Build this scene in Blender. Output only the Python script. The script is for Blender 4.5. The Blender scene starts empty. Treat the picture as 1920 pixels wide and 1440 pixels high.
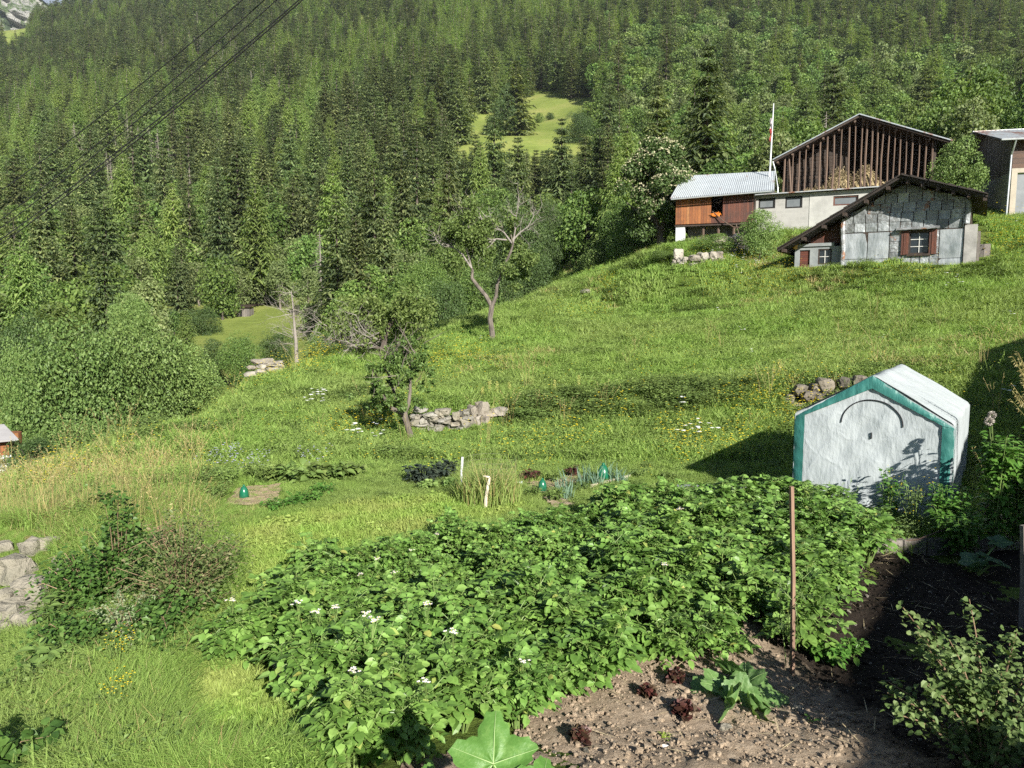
import bpy, math, random
import numpy as np
from math import radians, sin, cos, pi, sqrt
from mathutils import Vector, Matrix
scene = bpy.context.scene
COL = scene.collection
# ------------------------------------------------------------------ camera, sky, sun, exposure
FPX, PITCH = 1400.0, radians(6.0)
cam_d = bpy.data.cameras.new('camera'); cam = bpy.data.objects.new('camera', cam_d); COL.objects.link(cam)
cam.location = (0, 0, 0); cam.rotation_euler = (radians(90) - PITCH, 0, 0)
cam_d.sensor_width = 36; cam_d.lens = 36 * FPX / 1920; cam_d.clip_start = 0.05; cam_d.clip_end = 20000
scene.camera = cam
SUN_EL, SUN_AZ = radians(27), radians(157)          # azimuth clockwise from +Y (north); the sun stands behind the camera, to the right
world = bpy.data.worlds.new('World'); scene.world = world; world.use_nodes = True
wn = world.node_tree.nodes; wl = world.node_tree.links
bg = wn['Background']; bg.inputs['Strength'].default_value = 0.05
sky = wn.new('ShaderNodeTexSky'); sky.sky_type = 'NISHITA'; sky.sun_disc = False
sky.sun_elevation = SUN_EL; sky.sun_rotation = SUN_AZ; sky.altitude = 1200; sky.dust_density = 0.6
tcw = wn.new('ShaderNodeTexCoord'); nzw = wn.new('ShaderNodeTexNoise'); nzw.inputs['Scale'].default_value = 2.2; nzw.inputs['Detail'].default_value = 6
rmw = wn.new('ShaderNodeValToRGB'); rmw.color_ramp.elements[0].position = .25; rmw.color_ramp.elements[1].position = .55
mxw = wn.new('ShaderNodeMixRGB'); mxw.inputs[2].default_value = (5.2, 5.5, 5.9, 1)
wl.new(tcw.outputs['Generated'], nzw.inputs['Vector']); wl.new(nzw.outputs['Fac'], rmw.inputs['Fac'])
vdw = wn.new('ShaderNodeVectorMath'); vdw.operation = 'DOT_PRODUCT'; vdw.inputs[1].default_value = (-.51, .80, .36)      # a cloud bank over the far ridge
gtw = wn.new('ShaderNodeMapRange'); gtw.inputs[1].default_value = .93; gtw.inputs[2].default_value = .975; wl.new(tcw.outputs['Generated'], vdw.inputs[0]); wl.new(vdw.outputs['Value'], gtw.inputs[0])
mlw = wn.new('ShaderNodeMath'); mlw.operation = 'MULTIPLY'; wl.new(rmw.outputs['Color'], mlw.inputs[0]); wl.new(gtw.outputs[0], mlw.inputs[1])
wl.new(mlw.outputs[0], mxw.inputs[0]); wl.new(sky.outputs['Color'], mxw.inputs[1]); wl.new(mxw.outputs['Color'], bg.inputs['Color'])
sl = bpy.data.lights.new('sun', 'SUN'); sl.energy = 5.0; sl.angle = radians(0.5); sl.color = (1.0, 0.95, 0.86)
sun = bpy.data.objects.new('sun', sl); COL.objects.link(sun)
TO_SUN = Vector((sin(SUN_AZ) * cos(SUN_EL), cos(SUN_AZ) * cos(SUN_EL), sin(SUN_EL)))
sun.rotation_euler = TO_SUN.to_track_quat('Z', 'Y').to_euler(); sun.location = TO_SUN * 60
scene.view_settings.view_transform = 'Standard'; scene.view_settings.look = 'None'; scene.view_settings.exposure = 1.2
scene.view_settings.gamma = 1.0
cy = scene.cycles
cy.max_bounces = 5; cy.diffuse_bounces = 2; cy.glossy_bounces = 2; cy.transmission_bounces = 3; cy.transparent_max_bounces = 4; cy.volume_bounces = 0
cy.use_denoising = False
cy.use_adaptive_sampling = True; cy.adaptive_threshold = 0.02

# ------------------------------------------------------------------ pixels <-> points
def ray(px, py):
    a = (px - 960) / FPX; b = (720 - py) / FPX
    v = Vector((a, cos(PITCH) + b * sin(PITCH), -sin(PITCH) + b * cos(PITCH)))
    return v / v.y
def P(px, py, d): return ray(px, py) * d
def PZ(px, py, z):
    r = ray(px, py); return r * (z / r.z)
def proj(x, y, z):
    f = y * cos(PITCH) - z * sin(PITCH); u = y * sin(PITCH) + z * cos(PITCH)
    return 960 + FPX * x / f, 720 - FPX * u / f

# ------------------------------------------------------------------ mesh collector
class G:
    def __init__(s): s.V = []; s.F = []; s.n = 0
    def add(s, V, F, m=0):
        V = np.asarray(V, float).reshape(-1, 3)
        if isinstance(F, np.ndarray): Fs = [F]
        else:
            Fs = {}
            for f in F: Fs.setdefault(len(f), []).append(f)
            Fs = [np.array(v) for v in Fs.values()]
        for f in Fs: s.F.append((f + s.n, m))
        s.V.append(V); s.n += len(V); return s
    def merge(s, o, moff=0, M=None):
        V = np.concatenate(o.V)
        if M is not None:
            A = np.array(M); V = V @ A[:3, :3].T + A[:3, 3]
        for f, m in o.F: s.F.append((f + s.n, m + moff))
        s.V.append(V); s.n += len(V); return s
    def box(s, x0, x1, y0, y1, z0, z1, m=0):
        V = [(x, y, z) for z in (z0, z1) for y in (y0, y1) for x in (x0, x1)]
        return s.add(V, [(0, 2, 3, 1), (4, 5, 7, 6), (0, 1, 5, 4), (2, 6, 7, 3), (0, 4, 6, 2), (1, 3, 7, 5)], m)
    def prism(s, xz, y0, y1, m=0):
        n = len(xz)                                  # outline in x,z (counter-clockwise seen from -y), swept along y
        V = [(x, y0, z) for x, z in xz] + [(x, y1, z) for x, z in xz]
        F = [tuple(range(n)), tuple(range(2 * n - 1, n - 1, -1))] + [(i, i + n, (i + 1) % n + n, (i + 1) % n) for i in range(n)]
        return s.add(V, F, m)
    def slab(s, q, t, m=0):
        q = [Vector(p) for p in q]; n = (q[1] - q[0]).cross(q[2] - q[0]).normalized() * t; k = len(q)
        V = q + [p + n for p in q]
        F = [tuple(range(k - 1, -1, -1)), tuple(range(k, 2 * k))] + [(i, (i + 1) % k, (i + 1) % k + k, i + k) for i in range(k)]
        return s.add([tuple(v) for v in V], F, m)
    def tube(s, pts, r, sides=6, m=0, cap=True):
        pts = [Vector(p) for p in pts]; k = len(pts)
        if not hasattr(r, '__len__'): r = [r] * k
        V = []; up = Vector((0.13, 0.31, 0.94)).normalized()
        for i, p in enumerate(pts):
            d = (pts[min(i + 1, k - 1)] - pts[max(i - 1, 0)])
            d = d.normalized() if d.length > 1e-9 else Vector((0, 0, 1))
            a = d.cross(up)
            if a.length < .2: a = d.cross(Vector((1, 0.2, 0)))
            a.normalize(); b = d.cross(a)
            for j in range(sides):
                t = 2 * pi * j / sides; V.append(tuple(p + (a * cos(t) + b * sin(t)) * r[i]))
        F = [(i * sides + j, i * sides + (j + 1) % sides, (i + 1) * sides + (j + 1) % sides, (i + 1) * sides + j) for i in range(k - 1) for j in range(sides)]
        if cap: F += [tuple(range(sides - 1, -1, -1)), tuple((k - 1) * sides + j for j in range(sides))]
        return s.add(V, F, m)
    def mesh(s, name, mats, smooth=False):
        me = bpy.data.meshes.new(name)
        V = np.concatenate(s.V); me.vertices.add(len(V)); me.vertices.foreach_set('co', V.astype(np.float32).ravel())
        lo = np.concatenate([f.ravel() for f, m in s.F]).astype(np.int32)
        tot = np.concatenate([np.full(len(f), f.shape[1]) for f, m in s.F]).astype(np.int32)
        mi = np.concatenate([np.full(len(f), m) for f, m in s.F]).astype(np.int32)
        me.loops.add(len(lo)); me.loops.foreach_set('vertex_index', lo)
        me.polygons.add(len(tot)); st = np.concatenate([[0], np.cumsum(tot)[:-1]]).astype(np.int32)
        me.polygons.foreach_set('loop_start', st); me.polygons.foreach_set('loop_total', tot)
        me.polygons.foreach_set('material_index', mi)
        for mt in (mats if isinstance(mats, (list, tuple)) else [mats]): me.materials.append(mt)
        me.update(calc_edges=True)
        me.polygons.foreach_set('use_smooth', np.full(len(tot), bool(smooth)))
        return me
    def obj(s, name, mats, parent=None, smooth=False, loc=None):
        return link(name, s.mesh(name, mats, smooth), parent, loc)
def link(name, data, parent=None, loc=None, rz=0, sc=None):
    o = bpy.data.objects.new(name, data); COL.objects.link(o)
    if parent is not None: o.parent = parent
    if loc is not None: o.location = loc
    if rz: o.rotation_euler = (0, 0, rz)
    if sc is not None: o.scale = (sc, sc, sc) if not hasattr(sc, '__len__') else sc
    return o
def tag(o, label=None, cat=None, group=None, kind=None):
    if label: o['label'] = label
    if cat: o['category'] = cat
    if group: o['group'] = group
    if kind: o['kind'] = kind
    return o
def thing(name, loc, rz, label, cat, group=None, sc=None):
    return tag(link(name, None, None, loc, rz, sc), label, cat, group)

# ------------------------------------------------------------------ materials
def newmat(name):
    m = bpy.data.materials.new(name); m.use_nodes = True; nt = m.node_tree
    return m, nt, nt.nodes['Principled BSDF']
def ramp(nt, cols, fac):
    r = nt.nodes.new('ShaderNodeValToRGB'); e = r.color_ramp.elements
    while len(e) < len(cols): e.new(.5)
    for i, c in enumerate(cols):
        pos, c = (c if isinstance(c[0], (tuple, list)) is False and len(c) == 2 else (i / (len(cols) - 1), c))
        e[i].position = pos; e[i].color = (*c, 1)
    nt.links.new(fac, r.inputs['Fac']); return r.outputs['Color']
def noise(nt, scale, detail=4, rough=.55, vec=None, stretch=None, coord='Object'):
    n = nt.nodes.new('ShaderNodeTexNoise'); n.inputs['Scale'].default_value = scale; n.inputs['Detail'].default_value = detail; n.inputs['Roughness'].default_value = rough
    if coord == 'World':
        g = nt.nodes.new('ShaderNodeNewGeometry'); v = g.outputs['Position']
    else:
        t = nt.nodes.new('ShaderNodeTexCoord'); v = t.outputs[coord]
    if stretch:
        mp = nt.nodes.new('ShaderNodeMapping'); mp.inputs['Scale'].default_value = stretch; nt.links.new(v, mp.inputs['Vector']); v = mp.outputs['Vector']
    nt.links.new(v, n.inputs['Vector']); return n.outputs['Fac']
def mix(nt, fac, a, b, mode='MIX'):
    m = nt.nodes.new('ShaderNodeMixRGB'); m.blend_type = mode
    for i, v in ((0, fac), (1, a), (2, b)):
        if isinstance(v, (int, float)): m.inputs[i].default_value = v
        elif isinstance(v, tuple): m.inputs[i].default_value = (*v, 1)
        else: nt.links.new(v, m.inputs[i])
    return m.outputs['Color']
def mathn(nt, op, a, b=0.0, clamp=False):
    m = nt.nodes.new('ShaderNodeMath'); m.operation = op; m.use_clamp = clamp
    for i, v in ((0, a), (1, b)):
        if isinstance(v, (int, float)): m.inputs[i].default_value = v
        else: nt.links.new(v, m.inputs[i])
    return m.outputs[0]
def bump(nt, b, h, strength=.4, dist=.02):
    n = nt.nodes.new('ShaderNodeBump'); n.inputs['Strength'].default_value = strength; n.inputs['Distance'].default_value = dist
    nt.links.new(h, n.inputs['Height']); nt.links.new(n.outputs['Normal'], b.inputs['Normal'])
def leafmat(name, cols, trans=.25, objvar=.35, rough=.55, wscale=None, wcols=None, spec=.3, tcol=None):
    """foliage: colour by leaf (island), by tree (object) and by place"""
    m, nt, b = newmat(name); g = nt.nodes.new('ShaderNodeNewGeometry'); oi = nt.nodes.new('ShaderNodeObjectInfo')
    c = ramp(nt, cols, g.outputs['Random Per Island'])
    hv = nt.nodes.new('ShaderNodeHueSaturation')
    h = mathn(nt, 'ADD', mathn(nt, 'MULTIPLY', oi.outputs['Random'], .05 * objvar), .5 - .025 * objvar)
    r2 = mathn(nt, 'FRACT', mathn(nt, 'MULTIPLY', oi.outputs['Random'], 17.3))
    nt.links.new(h, hv.inputs['Hue']); nt.links.new(mathn(nt, 'ADD', mathn(nt, 'MULTIPLY', r2, objvar), 1 - objvar / 2), hv.inputs['Value'])
    nt.links.new(c, hv.inputs['Color']); c = hv.outputs['Color']
    if wscale:
        f = noise(nt, wscale, 3, coord='World')
        c = mix(nt, ramp(nt, [(.38, (0, 0, 0)), (.62, (1, 1, 1))], f), c, mix(nt, .6, c, wcols))
    nt.links.new(c, b.inputs['Base Color']); b.inputs['Roughness'].default_value = rough; b.inputs['Specular IOR Level'].default_value = spec
    if trans:
        t = nt.nodes.new('ShaderNodeBsdfTranslucent'); mx = nt.nodes.new('ShaderNodeMixShader'); mx.inputs[0].default_value = trans
        nt.links.new(mix(nt, 1.0, c, tcol or (1.3, 1.35, .6), 'MULTIPLY'), t.inputs['Color']); nt.links.new(b.outputs[0], mx.inputs[1]); nt.links.new(t.outputs[0], mx.inputs[2])
        nt.links.new(mx.outputs[0], nt.nodes['Material Output'].inputs['Surface'])
    return m
def plain(name, c1, c2=None, scale=4, rough=.8, bumps=.3, stretch=None, metal=0, dist=.02, detail=5, c3=None):
    m, nt, b = newmat(name); c2 = c2 or c1
    f = noise(nt, scale, detail, .6, stretch=stretch)
    cols = [(.32, c1), (.68, c2)] if c3 is None else [(.3, c1), (.5, c2), (.7, c3)]
    nt.links.new(ramp(nt, cols, f), b.inputs['Base Color'])
    b.inputs['Roughness'].default_value = rough; b.inputs['Metallic'].default_value = metal
    if bumps: bump(nt, b, noise(nt, scale * 4, 5, .6, stretch=stretch), bumps, dist)
    return m
def islandmat(name, cols, nscale=3, nmix=.35, nc=(0.1, 0.09, 0.08), rough=.8, metal=0, bumps=.3, stretch=None, dist=.02):
    m, nt, b = newmat(name); g = nt.nodes.new('ShaderNodeNewGeometry')
    c = ramp(nt, cols, g.outputs['Random Per Island'])
    f = ramp(nt, [(.42, (0, 0, 0)), (.66, (nmix,) * 3)], noise(nt, nscale, 6, .65, stretch=stretch))
    nt.links.new(mix(nt, f, c, nc), b.inputs['Base Color']); b.inputs['Roughness'].default_value = rough; b.inputs['Metallic'].default_value = metal
    if bumps: bump(nt, b, noise(nt, nscale * 5, 6, .6, stretch=stretch), bumps, dist)
    return m

# ------------------------------------------------------------------ ground: garden terrace, meadow slope and its drop to the valley
CT = []
def ct(px, py, d): v = P(px, py, d); CT.append((v.x, v.y, v.z))
def cw(x, y, z): CT.append((x, y, z))
for x in (-2.5, -1, .5, 2, 3.5, 5, 6.5):
    for y in (5.2, 7.5, 10, 12.4): cw(x, y, -3.1)
for x, y, z in ((-2, 3.2, -2.62), (0, 3.2, -2.55), (2, 3.2, -2.62), (4, 3, -2.6), (-2, 0, -2.4), (2, 0, -2.4), (0, -8, -2.2), (-8, -6, -3.2), (8, -5, -2.0), (14, -8, -1.6),
                (-3.6, 5.5, -3.2), (-5, 5, -3.5), (-5, 8, -3.5), (-4, 9.5, -3.15), (-7.6, 8, -3.95), (-9, 6, -5), (-5, 11.5, -3.2), (-3, 13, -3.15), (8.5, 9, -2.9), (9, 12, -2.5), (8, 5, -2.8), (12, 6, -2.2), (12, 12, -1.8), (18, 4, -1), (30, 0, 2), (-16, 2, -9), (-30, 0, -14)):
    cw(x, y, z)
for a in ((60, 1180, 7.9), (-40, 1180, 7.8), (50, 1090, 8.6), (60, 1015, 9.4), (-40, 1010, 9.4), (1100, 880, 14.2), (1400, 850, 15.2), (860, 870, 15.2), (500, 860, 15.6), (300, 892, 15), (150, 925, 14.3), (0, 945, 13.5), (300, 838, 21), (500, 728, 30), (100, 898, 17.5),
          (860, 803, 19.3), (860, 757, 19.9), (1000, 790, 19.8), (1000, 765, 20.6), (1250, 770, 19.0), (1250, 738, 20.0), (1500, 755, 17.6), (1500, 722, 18.2), (1680, 730, 17.0), (720, 800, 19.5), (600, 790, 21),
          (0, 915, 16), (200, 868, 20), (420, 750, 26), (600, 690, 33), (800, 622, 43), (920, 590, 48), (1000, 560, 55), (1060, 500, 68),
          (922, 640, 36), (1100, 650, 32), (1250, 640, 31), (1400, 640, 30), (1550, 640, 28), (1700, 640, 26), (1850, 650, 23), (700, 720, 27), (1000, 700, 26), (1300, 700, 23.5), (1500, 690, 23),
          (1100, 580, 45), (1250, 560, 43), (1400, 560, 40), (1550, 560, 36), (1750, 560, 33), (1900, 560, 30),
          (1265, 458, 51), (1340, 460, 50), (1410, 476, 48), (1480, 504, 43), (1578, 504, 40.5), (1690, 500, 39), (1805, 495, 38), (1870, 430, 42), (1930, 400, 47), (2100, 380, 45), (2100, 480, 36), (2200, 600, 26),
          (1200, 478, 56), (1290, 492, 45), (1120, 508, 60), (1180, 500, 54), (1400, 500, 45)): ct(*a)
for x, y, z in ((-13, 20, -7.5), (-12, 27, -8.5), (-13, 36, -9.5), (-11, 44, -8.5), (-7, 52, -7), (-4, 62, -6), (0, 72, -2), (-24, 30, -13), (-30, 50, -13), (-20, 60, -11), (-25, 15, -12),
                (10, 76, 4), (14, 62, 5.2), (20, 60, 6.3), (30, 58, 7.4), (42, 56, 8.8), (20, 80, 8), (40, 80, 12), (60, 60, 13), (60, 30, 10), (-40, 90, -12), (0, 95, 2), (-20, 90, -7), (60, 90, 18), (28, 22, 2.3)): cw(x, y, z)
CT = np.array(CT)
def _k(r): return np.sqrt(r * r + 1.2 ** 2)
n_ = len(CT); D_ = np.sqrt(((CT[:, None, :2] - CT[None, :, :2]) ** 2).sum(-1))
A_ = np.zeros((n_ + 3, n_ + 3)); A_[:n_, :n_] = _k(D_) - np.eye(n_) * .35; A_[:n_, n_] = 1; A_[:n_, n_ + 1:] = CT[:, :2]; A_[n_:, :n_] = A_[:n_, n_:].T
W_ = np.linalg.solve(A_, np.concatenate([CT[:, 2], np.zeros(3)]))
X0, X1, Y0, Y1, ST = -60.0, 70.0, -14.0, 100.0, 0.5
gx = np.arange(X0, X1 + .01, ST); gy = np.arange(Y0, Y1 + .01, ST); GX, GY = np.meshgrid(gx, gy)
def _rbf(x, y):
    out = np.full(x.shape, W_[n_]) + W_[n_ + 1] * x + W_[n_ + 2] * y
    for i in range(n_): out += W_[i] * _k(np.hypot(x - CT[i, 0], y - CT[i, 1]))
    return out
rs = np.random.RandomState(5)
def vnoise(x, y, s, seed=0):
    r = np.random.RandomState(seed).rand(64, 64); u = x / s; v = y / s; iu = np.floor(u).astype(int); iv = np.floor(v).astype(int)
    fu = u - iu; fv = v - iv; fu = fu * fu * (3 - 2 * fu); fv = fv * fv * (3 - 2 * fv)
    g = lambda a, b: r[a % 64, b % 64]
    return (g(iu, iv) * (1 - fu) + g(iu + 1, iv) * fu) * (1 - fv) + (g(iu, iv + 1) * (1 - fu) + g(iu + 1, iv + 1) * fu) * fv - .5
GZ = _rbf(GX, GY)
far_ = np.clip((GY - 12.5) / 6, 0, 1) + np.clip((-GX - 3) / 3, 0, 1) * .6
GZ += (vnoise(GX, GY, 3.1, 1) * .28 + vnoise(GX, GY, 1.2, 2) * .1) * np.clip(far_, 0, 1)
def gz(x, y):
    x = np.asarray(x, float); y = np.asarray(y, float)
    u = np.clip((x - X0) / ST, 0, len(gx) - 1.001); v = np.clip((y - Y0) / ST, 0, len(gy) - 1.001); i = u.astype(int); j = v.astype(int); fu = u - i; fv = v - j
    return (GZ[j, i] * (1 - fu) + GZ[j, i + 1] * fu) * (1 - fv) + (GZ[j + 1, i] * (1 - fu) + GZ[j + 1, i + 1] * fu) * fv
def GP(px, py, dmin=3.5, dmax=90):
    r = ray(px, py)
    d = np.linspace(dmin, dmax, 1800); h = r.z * d - gz(r.x * d, d); k = np.argmax(h < 0)
    if h[k] >= 0: k = np.argmin(h)
    return Vector((r.x * d[k], d[k], float(gz(r.x * d[k], d[k]))))
def on(x, y, dz=0): return Vector((x, y, float(gz(x, y)) + dz))
def inpoly(x, y, poly):
    x = np.asarray(x); y = np.asarray(y); r = np.zeros(x.shape, bool); n = len(poly)
    for i in range(n):
        (xa, ya), (xb, yb) = poly[i][:2], poly[(i + 1) % n][:2]
        c = ((ya > y) != (yb > y)) & (x < (xb - xa) * (y - ya) / ((yb - ya) if yb != ya else 1e-9) + xa); r ^= c
    return r
# colours of the ground
def ground_mat():
    m, nt, b = newmat('meadow_ground')
    a = ramp(nt, [(.3, (.06, .095, .018)), (.5, (.11, .16, .03)), (.7, (.16, .19, .05))], noise(nt, .35, 6, .65, coord='World'))
    c = ramp(nt, [(.35, (.5, .5, .5)), (.65, (1.3, 1.3, 1.3))], noise(nt, 9, 5, .7, coord='World'))
    nt.links.new(mix(nt, 1, a, c, 'MULTIPLY'), b.inputs['Base Color']); b.inputs['Roughness'].default_value = .95; b.inputs['Specular IOR Level'].default_value = .1
    bump(nt, b, noise(nt, 14, 5, .7, coord='World'), 1, .06); return m
M_ground = ground_mat()
nyy, nxx = GX.shape; idx = np.arange(nyy * nxx).reshape(nyy, nxx)
Fq = np.stack([idx[:-1, :-1], idx[:-1, 1:], idx[1:, 1:], idx[1:, :-1]], -1).reshape(-1, 4)
g_ = G(); g_.add(np.stack([GX, GY, GZ], -1).reshape(-1, 3), Fq); tag(g_.obj('meadow_ground', M_ground, smooth=True), 'sloping green meadow and garden terrace', 'ground', kind='structure')

# ------------------------------------------------------------------ mountainside (one sheet out to the ridge)
MT = {-900: [(45, 900), (70, 760), (100, 690), (160, 600), (220, 520), (330, 430), (480, 360), (680, 300), (900, 240), (1100, 180), (1500, 300)],
      0: [(45, 830), (70, 720), (100, 645), (160, 540), (220, 455), (330, 345), (480, 262), (680, 185), (900, 118), (1100, 58), (1500, 190)],
      190: [(45, 800), (70, 700), (100, 640), (160, 530), (220, 440), (330, 325), (480, 235), (680, 145), (900, 70), (1100, 18), (1500, 90)],
      420: [(45, 780), (75, 690), (100, 640), (120, 590), (160, 510), (220, 430), (330, 310), (480, 215), (680, 110), (900, 5), (1100, -70), (1500, -160)],
      950: [(45, 700), (75, 615), (100, 570), (160, 470), (220, 395), (270, 325), (290, 290), (360, 215), (480, 165), (680, 60), (900, -40), (1100, -120), (1500, -230)],
      1300: [(45, 560), (75, 490), (100, 440), (160, 370), (220, 310), (330, 215), (480, 110), (680, 20), (900, -60), (1100, -140), (1500, -250)],
      2800: [(45, 520), (75, 420), (100, 370), (160, 290), (220, 230), (330, 150), (480, 70), (680, 0), (900, -60), (1100, -140), (1500, -250)]}
MK = sorted(MT)
def mpy(px, d):
    px = np.clip(np.asarray(px, float), MK[0], MK[-1] - 1e-3); d = np.asarray(d, float); out = np.zeros(np.broadcast(px, d).shape); px, d = np.broadcast_arrays(px, d)
    T = np.array([np.interp(np.log(d), [math.log(a) for a, b in MT[k]], [b for a, b in MT[k]]) for k in MK])
    i = np.clip(np.searchsorted(MK, px, 'right') - 1, 0, len(MK) - 2); K = np.array(MK, float)
    f = (px - K[i]) / (K[i + 1] - K[i]); f = f * f * (3 - 2 * f)
    t0 = np.take_along_axis(T, i[None], 0)[0]; t1 = np.take_along_axis(T, (i + 1)[None], 0)[0]
    return t0 * (1 - f) + t1 * f
def mz(x, y):
    """height of the mountainside sheet"""
    x = np.asarray(x, float); y = np.asarray(y, float); z = np.zeros(np.broadcast(x, y).shape)
    for _ in range(3):
        px = 960 + FPX * x / (y * cos(PITCH) - z * sin(PITCH)); b = (720 - mpy(px, y)) / FPX
        z = y * (-sin(PITCH) + b * cos(PITCH)) / (cos(PITCH) + b * sin(PITCH))
    return z + (vnoise(x, y, 60, 3) * 8 + vnoise(x, y, 23, 4) * 4) * np.clip((y - 150) / 200, 0, 1)
ds = np.concatenate([np.geomspace(45, 1500, 150)]); ta = np.linspace(-1.5, 1.5, 240)
MX = ta[None, :] * ds[:, None]; MY = np.repeat(ds[:, None], len(ta), 1); MZ = mz(MX, MY)
MZ = np.where(MY < 60, MZ - (60 - MY) * .4, MZ)
idm = np.arange(MX.size).reshape(MX.shape); Fm = np.stack([idm[:-1, :-1], idm[:-1, 1:], idm[1:, 1:], idm[1:, :-1]], -1).reshape(-1, 4)
def slope_mat():
    m, nt, b = newmat('mountain_slope_ground')
    a = ramp(nt, [(.3, (.11, .15, .03)), (.5, (.17, .21, .05)), (.72, (.24, .24, .08))], noise(nt, .05, 6, .65, coord='World'))
    c = ramp(nt, [(.3, (.75, .75, .75)), (.7, (1.15, 1.15, 1.15))], noise(nt, .9, 5, .7, coord='World', stretch=(.35, 1, 3)))
    nt.links.new(mix(nt, 1, a, c, 'MULTIPLY'), b.inputs['Base Color']); b.inputs['Roughness'].default_value = .95; b.inputs['Specular IOR Level'].default_value = .1
    bump(nt, b, noise(nt, 2, 5, .7, coord='World'), .6, .3); return m
g_ = G(); g_.add(np.stack([MX, MY, MZ], -1).reshape(-1, 3), Fm); tag(g_.obj('mountain_slope', slope_mat(), smooth=True), 'steep forested mountainside ground with grassy clearings', 'hillside', kind='structure')
def MP(px, py, d0=60, d1=1100):
    d = np.geomspace(d0, d1, 900); k = np.argmin(np.abs(mpy(np.full(d.shape, px), d) - py)); v = ray(px, py) * d[k]
    return Vector((v.x, d[k], float(mz(v.x, d[k]))))
def hz(x, y):
    """the higher of the two sheets"""
    a = gz(x, y) if (X0 < x < X1 and Y0 < y < Y1) else -1e9
    b = float(mz(x, y)) - max(0, 60 - y) * .4 if y > 45 else -1e9
    return max(float(a), b)
# distant rock face with its green foot, behind the ridge
rx = np.linspace(-3400, -500, 150); ry = np.linspace(0, 1, 60)
RX, RT = np.meshgrid(rx, ry); PX = 960 + FPX * RX / 2700
top = 40 + 520 * 1.0 + (RX + 1850) * -.62 + vnoise(RX, RT * 0, 160, 7) * 170 + vnoise(RX, RT * 0, 45, 8) * 60
rz_ = (573 - 62) / FPX * 2700 - 260
RZ = rz_ + RT ** 1.05 * np.clip(470 - (RX + 1850) * .75 + vnoise(RX, RT * 900, 120, 9) * 90, 30, 1600)
RY = 2350 + RT * 620 + vnoise(RX * 1.6, RT * 700, 110, 10) * 240 + vnoise(RX * 2, RT * 900, 37, 11) * 110
idr = np.arange(RX.size).reshape(RX.shape); Fr = np.stack([idr[:-1, :-1], idr[:-1, 1:], idr[1:, 1:], idr[1:, :-1]], -1).reshape(-1, 4)
def rock_mat():
    m, nt, b = newmat('cliff_rock')
    f = noise(nt, .012, 9, .72, coord='World', stretch=(1.6, 1, .55))
    c = ramp(nt, [(.40, (.04, .07, .025)), (.47, (.10, .15, .05)), (.52, (.30, .30, .275)), (.68, (.46, .455, .43))], f)
    nt.links.new(c, b.inputs['Base Color']); b.inputs['Roughness'].default_value = .9
    bump(nt, b, noise(nt, .05, 8, .7, coord='World', stretch=(1.8, 1, .5)), 1, 25); return m
g_ = G(); g_.add(np.stack([RX, RY, RZ], -1).reshape(-1, 3), Fr); tag(g_.obj('rocky_mountain', rock_mat(), smooth=False), 'pale rocky mountain face above the forest ridge', 'mountain', kind='structure')
# ------------------------------------------------------------------ foliage builders
def unit(v): return v / np.maximum(np.linalg.norm(v, axis=-1, keepdims=True), 1e-9)
def cards(g, B, D, N, L, W, m=0, fold=.15, droop=0.0):
    """leaf or spray faces: base B, direction D, normal N, length L, width W"""
    n = len(B); D = unit(D); S = unit(np.cross(D, N)); N = unit(np.cross(S, D)); L = np.broadcast_to(L, n)[:, None]; W = np.broadcast_to(W, n)[:, None]
    T = B + D * L; T[:, 2] -= (np.broadcast_to(droop, n)[:, None] * L)[:, 0]
    a = B + D * L * .42 + S * W * .5 + N * W * fold; c = B + D * L * .42 - S * W * .5 + N * W * fold
    V = np.stack([B, a, T, c], 1).reshape(-1, 3); i = np.arange(n) * 4
    g.add(V, np.stack([i, i + 1, i + 2, i + 3], 1), m)
def leaves8(g, B, D, N, L, W, m=0, fold=.22, droop=.2, flip=0):
    """a rounder leaf with midrib: 8 points, 8 triangles"""
    n = len(B); D = unit(D); S = unit(np.cross(D, N)); N = unit(np.cross(S, D)); L = np.broadcast_to(L, n)[:, None]; W = np.broadcast_to(W, n)[:, None]
    dr = np.broadcast_to(droop, n)[:, None] * L
    def dn(p, k): p = p.copy(); p[:, 2] -= (dr * k)[:, 0]; return p
    m1 = dn(B + D * L * .3, .05); m2 = dn(B + D * L * .68, .35); t = dn(B + D * L, 1.0)
    a1 = dn(B + D * L * .28 + S * W * .47 + N * W * fold, .05); a2 = dn(B + D * L * .66 + S * W * .44 + N * W * fold * .8, .35)
    b1 = dn(B + D * L * .28 - S * W * .47 + N * W * fold, .05); b2 = dn(B + D * L * .66 - S * W * .44 + N * W * fold * .8, .35)
    V = np.stack([B, m1, m2, t, a1, a2, b1, b2], 1).reshape(-1, 3); i = np.arange(n)[:, None] * 8
    T = np.array([(0, 4, 1), (1, 4, 5), (1, 5, 2), (2, 5, 3), (0, 1, 6), (1, 7, 6), (1, 2, 7), (2, 3, 7)])
    g.add(V, (i[:, None, :] + T[None]).reshape(-1, 3), m)
def rdir(r, n, up=0):
    v = r.randn(n, 3); v[:, 2] += up; return unit(v)
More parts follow.
